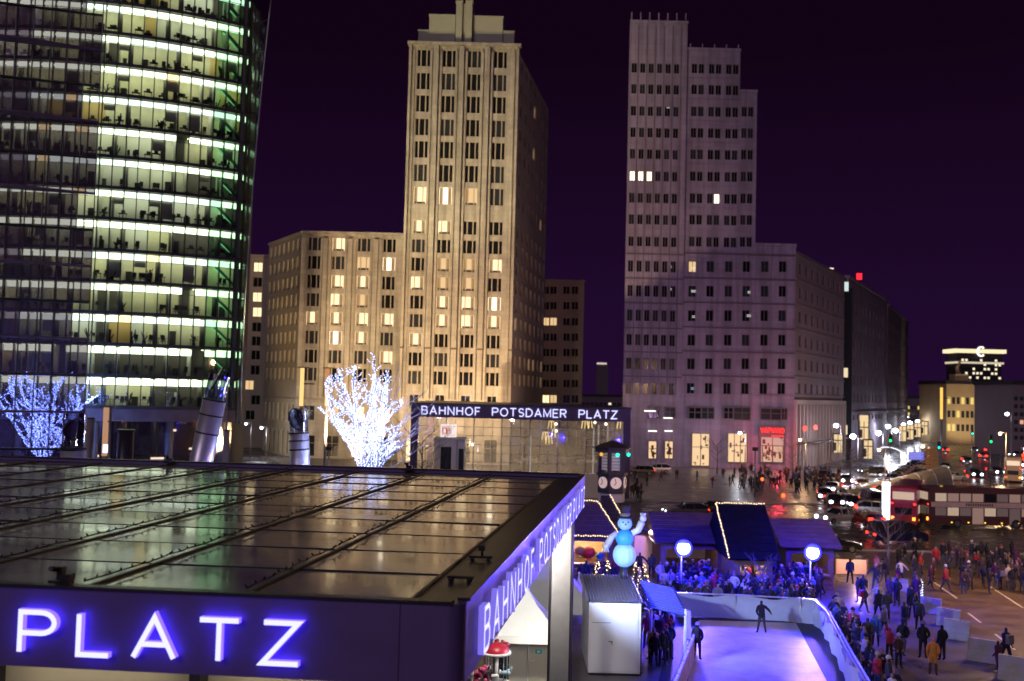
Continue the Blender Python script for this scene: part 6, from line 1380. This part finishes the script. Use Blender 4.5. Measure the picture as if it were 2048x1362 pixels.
for a, b in zip(edge, edge[1:]):
    n = max(2, int((b-a).length/.3)); mb = MB(); vs = []
    for i in range(n+1):
        p = a.lerp(b, i/n); nrm = (b-a).cross(Vector((0, 0, 1))).normalized()
        for j in range(6):
            wv = (.08*math.sin(i*1.3+j*.9)+.13*math.sin(i*.61+1+j*.6))*(1-.4*abs(j-2.5)/2.5); q = p+nrm*wv+nrm*(.0 if j < 5 else .12); vs.append((q.x, q.y, .03+(hf+.05*math.sin(i*.8))*j/5))
    mb.add(vs, [(i*6+j, (i+1)*6+j, (i+1)*6+j+1, i*6+j+1) for i in range(n) for j in range(5)], True); mb.build('banner', ban, rf)
    mb = MB(); mb.bar((a.x, a.y, hf+.1), (b.x, b.y, hf+.1), .09, .07); mb.build('rail', M['steel'], rf)
    mb = MB(); nrm = (b-a).cross(Vector((0, 0, 1))).normalized()*-.12; mb.tube([(a.x, a.y-.05, 0), (a.x, a.y-.05, hf+.1)], .05, 8); mb.build('post', M['steel'], rf)
for a, b in zip(edge[3:], edge[4:]):
    o = Vector((.22, .05, hf+.02)); mb = MB(); mb.tube([a+o, b+o], .045, 6); mb.build('blue_light_tube', glow('rail_blue', (.03, .03, 1), 5), rf)
lb_ = thing('rink_barrier', 'pale barrier with a blue glowing tube along its top, left side of the rink', 'barrier', (0, 0, 0))
a, b = G(1374, 1340), G(1318, 1470); zt_ = ZA(1385, 1285, a.y); 
mb = MB(); pts = [(P(1388, 1284, a.y+2), P(1352, 1362, 43.5))]
a = Vector((XA(1392, 49, 1), 49, 0)); b = Vector((XA(1330, 37, 1), 37, 0)); d_ = (b-a); n = 6
for i in range(n):
    p, q = a+d_*i/n, a+d_*(i+.96)/n; mb = MB(); mb.bar((p.x, p.y, .55), (q.x, q.y, .55), .10, 1.08); mb.build('board', pbr('barrier_board', (.55, .42, .46), .6, 0, .08, 1), lb_)
    mb = MB(); m_ = []
    for j in range(9): c = p.lerp(q, j/8); m_.append((c.x+.015*math.sin(j*2), c.y, 1.17+.015*math.cos(j*2.3)))
    mb.tube(m_, .06, 8); mb.build('blue_light_tube', glow('blue_tube', (.06, .05, 1), 4), lb_)
# floodlights
def flood(px, py, D, label):
    z = ZA(px, py, D); x = XA(px, D, z); t = thing('floodlight', label, 'floodlight', (x, D, 0))
    mb = MB(); mb.tube([(-.1, .1, 0), (-.1, .1, z-.3)], .05, 8); mb.build('post', M['steel'], t); mb = MB(); mb.bar((-.1, .1, z-.32), (0, .1, z), .06); mb.build('bracket', M['black'], t)
    mb = MB(); mb.tube([(0, .35, z+.05), (0, .02, z)], [.26, .47], 24, smooth=True); mb.build('housing', M['black'], t)
    mb = MB(); mb.tube([(0, .01, z), (0, -.02, z)], .40, 24, smooth=False); mb.build('lens', glow('flood_lens', (.62, .75, 1), 9), t)
    mb = MB(); vs = [(r*math.cos(2*PI*k/24), -.06, z+r*math.sin(2*PI*k/24)) for r in (.39, .52) for k in range(24)]; mb.add(vs, [(k, (k+1) % 24, 24+(k+1) % 24, 24+k) for k in range(24)]); mb.build('halo_ring', glow('flood_halo', (.02, .02, 1), 3), t)  # glowing ring stands for the blue lens halo, not a lamp part
    lamp('POINT', (0, -.25, z), 3800, (.012, .012, 1), .15, t, name='blue_light'); lamp('POINT', (-.9 if px < 1500 else .9, 1.0, z+1.2), 3500, (.006, .004, 1), .15, t, name='blue_light')  # second lamp added behind so the hut roofs glow blue
    lamp('SPOT', (0, -.3, z), 1900, (.50, .30, 1), .2, t, math.radians(95), (XA(1500, 47, 0)-x, 47-D, .0), .8, name='rink_beam').rotation_euler = (Vector((XA(1500, 47, 0), 47, 0))-Vector((x, D, z))).to_track_quat('-Z', 'Y').to_euler()
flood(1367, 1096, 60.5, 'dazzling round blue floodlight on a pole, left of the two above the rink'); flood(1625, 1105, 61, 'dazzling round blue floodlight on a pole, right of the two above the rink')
q = Vector((XA(1137, 41, 6), 41, 6.0)); t = thing('added_rink_floodlight', 'added pale blue-white floodlight on an unseen post behind the station column', 'floodlight', (q.x, q.y, 0)); mb = MB(); mb.tube([(0, 0, 0), (0, 0, 5.9)], .06, 8); mb.build('post', M['pole'], t); mb = MB(); mb.box(-.2, .2, -.12, .1, 5.85, 6.15); mb.build('housing', M['black'], t); mb = MB(); mb.box(-.17, .17, .105, .13, 5.88, 6.12); mb.build('lens', glow('rink_lens', (.7, .8, 1), 4), t)  # lamp added out of view to brighten the rink cloth
l = lamp('SPOT', (.05, .2, 6), 5600, (.50, .62, 1), .1, t, math.radians(62), None, .8, name='rink_beam'); l.rotation_euler = (Vector((XA(1520, 55, 1), 55, .9))-q).to_track_quat('-Z', 'Y').to_euler()
# concrete barriers by the orange-lit road, seen as pale slanted blocks
conc = pbr('concrete', (.45, .44, .44), .8, 0, .15, 2, .2, 10)
for k, (px, py, rz, s) in enumerate(((1800, 1180, -20, .8), (1898, 1252, -28, 1), (1914, 1278, -28, 1.05), (1966, 1322, -25, 1.1), (2032, 1362, -25, 1.15), (1862, 1226, -28, .95))):
    q = G(px, py); t = thing('barrier', ['small pale barrier on the brown pavement edge, farthest', 'pale barrier beside the crossing, half hidden by walkers', 'pale barrier block in the middle of the row', 'large pale barrier next to the lone walker at the right', 'pale barrier at the lower right picture corner', 'pale barrier behind the walkers, second farthest'][k], 'barrier', (q.x, q.y, 0), math.radians(rz-12))
    mb = MB(); mb.prism([(-.28, 0), (.28, 0), (.22, .25), (.10, .5), (.08, .95*s), (-.08, .95*s), (-.10, .5), (-.22, .25)], -.62*s, .62*s, 'x'); mb.build('block', conc, t)
q = G(1842, 1206); t = thing('light_chain_pole', 'post wound with cold white fairy lights at the road corner', 'post', (q.x, q.y, 0)); mb = MB(); mb.tube([(0, 0, 0), (0, 0, 1.5)], .05, 8); mb.build('post', M['steel'], t); mb = MB()
for i in range(60): a_ = i*.8; mb.octa((.1*math.cos(a_), .1*math.sin(a_), .2+i*.02), .025)
stuff(mb.build('fairy_lights', glow('cool_fairy', (.6, .7, 1), 4, False), t))
# bare dark trees of the square
def bare_tree(label, px, py, H, sp_, dens=1, group=None, D=None):
    q = G(px, py) if D is None else Vector((XA(px, D, 2), D, 0)); t = thing('bare_tree', label, 'tree', (q.x, q.y, 0), 0, group); tr = MB(); br = MB(); r_ = random.Random(int(px))
    tr.tube([(0, 0, 0), (.05, 0, H*.35), (0, 0, H*.9)], [.14, .10, .03], 8)
    def tw(p, d, L, r, k):
        pts = [p]; q2 = p
        for i in range(4): d = (d+Vector((r_.uniform(-.2, .2), r_.uniform(-.2, .2), r_.uniform(-.05, .15)))).normalized(); q2 = q2+d*L/4; pts.append(q2)
        br.tube(pts, [r, r*.8, r*.6, r*.4, r*.2], 4, cap=False)
        if k: 
            for j in range(4): tw(pts[1+j % 4], (d+Vector((r_.uniform(-1, 1), r_.uniform(-1, 1), r_.uniform(-.2, .6)))).normalized(), L*.5, r*.5, k-1)
    for i in range(int(11*dens)): a_ = i*2.4; tw(Vector((0, 0, H*(.35+.05*i))), Vector((math.cos(a_)*sp_, math.sin(a_)*sp_, .55)).normalized(), H*.36, .045, 2)
    tr.build('trunk', bark, t); stuff(br.build('branches', bark, t)); return t
bare_tree('bare dark tree standing in front of the lit middle hut', 1526, 1188, 2.8, .9, D=59.5); bare_tree('small dark tree in front of the far glass hall', 1130, 985, 4.4, .8)
bare_tree('bare dark tree between the two lit shop windows', 1434, 948, 5.5, 1); bare_tree('bare dark tree before the neon restaurant sign', 1585, 960, 6, 1); bare_tree('dark bare tree behind the car queue', 1700, 985, 6.5, 1.1); bare_tree('bare tree right of the black cars at the market end', 1775, 1150, 4.5, 1.1); bare_tree('bare unlit tree right of the glowing one', 842, 985, 8.5, 1, D=100)
# ------------------------------------------------------------------ people
skin = pbr('skin', (.34, .20, .15), .6)
def jac(name, c): return pbr('cloth_'+name, c, .85, 0, .15, 6)
CL = {'black': jac('black', (.015, .014, .018)), 'navy': jac('navy', (.02, .02, .06)), 'charcoal': jac('charcoal', (.05, .048, .055)), 'brown': jac('brown', (.09, .05, .035)), 'plum': jac('plum', (.08, .02, .06)), 'grey': jac('grey', (.20, .19, .21)), 'white': jac('white', (.6, .58, .6)), 'yellow': jac('yellow', (.75, .38, .03)), 'orange': jac('orange', (.75, .30, .04)), 'red': jac('red', (.40, .03, .04)), 'blue': jac('blue', (.05, .12, .40)), 'cream': jac('cream', (.50, .42, .34)), 'jeans': jac('jeans', (.05, .07, .14))}
hairm = {'dark': pbr('hair_dark', (.02, .014, .01), .7), 'fair': pbr('hair_fair', (.28, .18, .09), .7), 'hat_white': CL['white'], 'hat_red': CL['red'], 'hat_grey': CL['grey'], 'hat_black': CL['black']}
def body_mesh(pose, detail=2):
    """one continuous figure grown over a skeleton of joints; faces sorted into trousers, jacket, skin and hair"""
    J = {}; E = []; rad = {}
    def j(n, p, r, par=None, ry=None):
        J[n] = Vector(p); rad[n] = (r, ry or r)
        if par: E.append((par, n))
    L = pose.get('lean', 0); hy = 0.0
    j('pelvis', (0, 0, .95), .165, None, .125); j('waist', (0, -L*.15, 1.10), .18, 'pelvis', .15); j('chest', (0, -L*.4, 1.30), .20, 'waist', .16); j('collar', (0, -L*.55, 1.44), .11, 'chest', .09)
    j('neck', (0, -L*.6, 1.52), .058, 'collar'); j('head', (0, -L*.68-.01, 1.62), .088, 'neck', .100); j('crown', (0, -L*.7-.005, 1.72), .068, 'head', .078)
    st_ = pose.get('step', 0); sp_ = pose.get('stance', .11)
    for s, nm in ((-1, 'l'), (1, 'r')):
        f = st_*s
        j('hip'+nm, (s*.10, 0, .88), .105, 'pelvis'); kn = pose.get('knee', 0)
        j('knee'+nm, (s*(.11+sp_*.15), -f*.5-kn*.12, .49), .072, 'hip'+nm); j('ankle'+nm, (s*(.10+sp_*.4), -f+(.08 if f < 0 else 0), .09+(.05 if f < -.1 else 0)), .048, 'knee'+nm); j('toe'+nm, (s*(.12+sp_*.45), -f-.16, .045), .038, 'ankle'+nm)
        arm = pose.get('arm'+nm, 'down')
        sh = Vector((s*.19, -L*.5, 1.40)); j('sh'+nm, sh, .088, 'collar')
        EL, HA = {'down': ((s*.25, .03, 1.13), (s*.25, -.06, .88)), 'pocket': ((s*.28, .06, 1.14), (s*.19, -.08, .98)), 'up': ((s*.30, -.12, 1.55), (s*.22, -.18, 1.80)), 'phone': ((s*.25, -.12, 1.17), (s*.08, -.34, 1.36)), 'rail': ((s*.26, -.10, 1.15), (s*.20, -.36, 1.05)), 'out': ((s*.40, -.02, 1.22), (s*.52, -.12, 1.05)), 'swing': ((s*.24, .12*s, 1.13), (s*.23, -.10*s, .92))}[arm]
        j('el'+nm, Vector(EL)+Vector((0, -L*.3, 0)), .068, 'sh'+nm); j('wr'+nm, Vector(HA)+Vector((0, -L*.2, 0)), .048, 'el'+nm); d = (Vector(HA)-Vector(EL)).normalized(); j('hand'+nm, J['wr'+nm]+d*.09, .040, 'wr'+nm, .028)
        if detail > 1:
            side = d.cross(Vector((1, 0, 0))).normalized()
            for k in range(4): j('f%d%s' % (k, nm), J['hand'+nm]+d*(.055+.012*(1 if k in (1, 2) else 0))+side*(.022*(k-1.5)), .0095, 'hand'+nm)
            j('th'+nm, J['hand'+nm]-d*.02+side*.05, .011, 'hand'+nm)
    names = list(J); me = bpy.data.meshes.new('sk'); me.from_pydata([J[n] for n in names], [(names.index(a), names.index(b)) for a, b in E], [])
    o = bpy.data.objects.new('sk', me); COL.objects.link(o); sm_ = o.modifiers.new('s', 'SKIN'); ly = me.skin_vertices[0].data if me.skin_vertices else None
    if ly is None:
        bm = bmesh.new(); bm.from_mesh(me); lay = bm.verts.layers.skin.verify(); bm.to_mesh(me); bm.free(); ly = me.skin_vertices[0].data
    for i, n in enumerate(names): ly[i].radius = rad[n]; ly[i].use_root = (n == 'pelvis')
    sb = o.modifiers.new('b', 'SUBSURF'); sb.levels = 1
    dg = bpy.context.evaluated_depsgraph_get(); dg.update(); ev = o.evaluated_get(dg); m2 = bpy.data.meshes.new_from_object(ev); bpy.data.objects.remove(o); bpy.data.meshes.remove(me)
    m2.name = 'body'; m2.materials.clear()
    for m_ in (CL['black'], CL['navy'], skin, hairm['dark']): m2.materials.append(m_)
    coat = pose.get('coat', .90); hz = J['head']; shoes = .1
    hands = [J['wrl'], J['wrr']]
    for p in m2.polygons:
        c = p.center; p.use_smooth = True
        near_hand = min((c-J['hand'+n]).length for n in 'lr') < .085
        if near_hand: k = 2
        elif c.z > 1.50 and abs(c.x) < .13:
            k = 2 if (c.y < hz.y-.02 and c.z < 1.685) else 3
            if pose.get('hood'): k = 3 if not (c.y < hz.y-.05 and 1.56 < c.z < 1.68) else 2
        elif c.z < coat and abs(c.x) < .30 and not any((c-J['el'+n]).length < .12 for n in 'lr'): k = 0
        else: k = 1
        if k == 0 and c.z > coat-.001: k = 1
        p.material_index = k
    # face: nose and eye sockets pulled from the head surface
    for v in m2.vertices:
        if (v.co-hz).length < .14 and v.co.y < hz.y-.06:
            if abs(v.co.x) < .022 and 1.57 < v.co.z < 1.64: v.co.y -= .018
            elif .02 < abs(v.co.x) < .05 and 1.62 < v.co.z < 1.66: v.co.y += .006
    return m2
POSES = [dict(arml='pocket', armr='pocket'), dict(arml='down', armr='phone', stance=.2), dict(arml='swing', armr='swing', step=.24), dict(arml='down', armr='up', hood=True), dict(arml='rail', armr='rail', lean=.25, coat=.72), dict(arml='pocket', armr='down', coat=.58, hood=True), dict(arml='swing', armr='swing', step=-.2, coat=.62), dict(arml='out', armr='pocket', stance=.3, lean=.1)]
BODY = [body_mesh(p) for p in POSES]
hat_mb = MB(); hat_mb.tube([(0, 0, 1.66), (0, 0, 1.70), (0, .01, 1.76), (0, .015, 1.80)], [.108, .112, .09, .03], 12); hat_mb.tube([(0, 0, 1.655), (0, 0, 1.69)], .116, 12)
bag_mb = MB(); bag_mb.box(-.16, .16, .12, .30, 1.02, 1.42); bag_mb.box(-.12, .12, .30, .36, 1.06, 1.28)
HM = {}
def person(x, y, face, label, group=None, pose=0, coat='black', legs='black', hair='dark', hat=None, bag=None, s=1.0, z=.03):
    """face: heading in degrees, 0 looks at the camera"""
    o = inst(BODY[pose], 'person', None, (x, y, z), math.radians(face), (s, s, s)); tag(o, label, 'person', group)
    for i, m_ in enumerate((CL[legs], CL[coat], skin, CL[coat] if POSES[pose].get('hood') else hairm[hair])): o.material_slots[i].link = 'OBJECT'; o.material_slots[i].material = m_
    L = POSES[pose].get('lean', 0)
    if hat:
        if hat not in HM: HM[hat] = hat_mb.mesh('hat', CL[hat])
        inst(HM[hat], 'hat', o, (0, -L*.7, 0))
    if bag:
        if ('b', bag) not in HM: HM[('b', bag)] = bag_mb.mesh('backpack', CL[bag])
        inst(HM[('b', bag)], 'backpack', o, (0, -L*.4, 0))
    return o
def pat(px, py, *a, **k): q = G(px, py, .03); return person(q.x, q.y, *a, **k)
# the named figures
pat(1523, 1267, 180, 'person in black jacket standing alone on the ice of the rink', pose=7, coat='black', legs='charcoal')
pat(1394, 1320, 150, 'person in black with a white cap standing at the left rink barrier', pose=5, coat='black', hat='white')
pat(1306, 1330, 10, 'person in a yellow jacket between the white cabin and the rink', pose=1, coat='yellow', legs='black')
pat(1338, 1318, 160, 'person in dark coat and pale jeans right of the yellow jacket', pose=0, coat='navy', legs='grey')
person(XA(1280, 68.6, 1), 68.6, 180, 'dark figure before the pale poster wall, left of the two', pose=7, coat='black'); person(XA(1303, 68.3, 1), 68.3, 185, 'dark figure before the pale poster wall, right of the two', pose=0, coat='charcoal')
pat(1700, 1168, 170, 'person in dark coat walking past the low pink panel', pose=2, coat='navy'); pat(1726, 1205, 190, 'tall dark walker right behind the pink panel', pose=6, coat='black', bag='black')
pat(1757, 1240, 185, 'dark walker on the brown pavement, left of a close pair', pose=2, coat='black'); pat(1773, 1243, 182, 'dark walker on the brown pavement, right of a close pair', pose=5, coat='charcoal')
pat(1846, 1318, 175, 'person with pale hat and black coat in front of the concrete barriers', pose=0, coat='black', hat='grey', s=1.03); pat(1866, 1352, 150, 'person in a bright orange-yellow coat at the lower right', pose=5, coat='orange', legs='brown')
pat(1884, 1322, 200, 'dark person beside the orange coat, against the barriers', pose=5, coat='black', hair='dark'); pat(2012, 1330, 200, 'lone dark walker beside the large barrier at the right', pose=2, coat='navy', bag='grey', s=1.03)
pat(1996, 1345, 200, 'smaller person in dark plum coat beside the lone walker', pose=6, coat='plum', s=.85)
pat(1824, 1238, 170, 'dark person standing by the fairy-lit post', pose=5, coat='black'); pat(1838, 1262, 160, 'hooded person just before the fairy-lit post', pose=3, coat='charcoal')
# groups
dk_ = ['black', 'black', 'navy', 'charcoal', 'plum', 'brown', 'black']; lt_ = ['grey', 'white', 'cream', 'red', 'blue', 'jeans']
DESC = {'black': 'black', 'navy': 'navy blue', 'charcoal': 'charcoal', 'plum': 'plum', 'brown': 'brown', 'grey': 'grey', 'white': 'white', 'cream': 'cream', 'red': 'red', 'blue': 'blue', 'jeans': 'denim blue'}
def crowd(n, where, label, group, faces=(0, 40), light=.2, poses=range(8), hats=.35, mind=.42, hs=(.9, 1.05)):
    pts = []; tries = 0
    while len(pts) < n and tries < n*60:
        tries += 1; q = where(R.random(), R.random())
        if all((q[0]-p[0])**2+(q[1]-p[1])**2 > mind**2 for p in pts): pts.append(q)
    made = []
    for q in pts:
        c = R.choice(lt_) if R.random() < light else R.choice(dk_); ps = R.choice(list(poses)); h = R.choice(['white', 'red', 'grey', 'black', 'navy', 'cream']) if R.random() < hats and not POSES[ps].get('hood') else None
        lb = 'person in %s coat%s %s' % (DESC[c], ', %s hat,' % h if h else (', hooded,' if POSES[ps].get('hood') else ''), label)
        o = person(q[0], q[1], R.gauss(*faces), lb, group, ps, c, R.choice(['black', 'charcoal', 'jeans', 'navy']), R.choice(['dark', 'dark', 'fair']), h, R.choice(['black', 'grey', 'red']) if R.random() < .12 else None, R.uniform(*hs)); made.append(o)
    number(made, group)
def quad(a, b, c, d):
    A, B, C_, D_ = [G(*p) for p in (a, b, c, d)]
    return lambda u, v: ((A*(1-u)+B*u)*(1-v)+(D_*(1-u)+C_*u)*v)[:2]
crowd(72, quad((1372, 1226), (1622, 1238), (1640, 1196), (1318, 1188)), 'behind the far rink fence', 'spectators behind the far rink fence', (0, 30), .28, (0, 1, 3, 4, 5))
crowd(48, quad((1318, 1186), (1640, 1196), (1660, 1172), (1306, 1166)), 'before the market huts', 'visitors in front of the market huts', (60, 90), .15)
crowd(24, quad((1664, 1262), (1790, 1440), (1812, 1440), (1672, 1240)), 'at the right rink fence', 'spectators along the right rink fence', (-70, 20), .15, (0, 1, 4, 5), mind=.5)
crowd(13, quad((1290, 1340), (1345, 1340), (1350, 1262), (1292, 1262)), 'between cabin and rink', 'people waiting between cabin and rink', (30, 60), .4, (0, 1, 3, 5))
crowd(9, quad((1166, 1185), (1232, 1185), (1232, 1168), (1150, 1168)), 'at the brightest hut', 'customers at the brightly lit hut', (180, 30), .1, (0, 1, 5))
crowd(110, quad((1475, 985), (1660, 992), (1680, 952), (1480, 946)), 'on the square before the restaurant', 'crowd crossing the square', (90, 90), .12)
crowd(10, quad((1262, 1010), (1300, 1010), (1300, 960), (1268, 960)), 'right of the clock tower', 'people beside the clock tower', (90, 90), .1)
crowd(8, quad((1305, 975), (1470, 978), (1470, 955), (1305, 952)), 'on the wet pale pavement', 'walkers on the wet pavement', (90, 90), .1)
crowd(46, quad((1858, 1190), (2060, 1196), (2060, 1125), (1860, 1120)), 'on the road near the buses', 'pedestrians crossing near the buses', (90, 80), .12)
crowd(22, quad((1700, 1230), (1835, 1225), (1850, 1120), (1760, 1130)), 'between market and road', 'strollers between market and road', (120, 90), .12, (0, 2, 5, 6, 7), mind=.9)
crowd(7, quad((1720, 1340), (1830, 1350), (1820, 1260), (1740, 1260)), 'on the pavement right of the rink', 'people right of the rink', (120, 90), .2, mind=1.2)
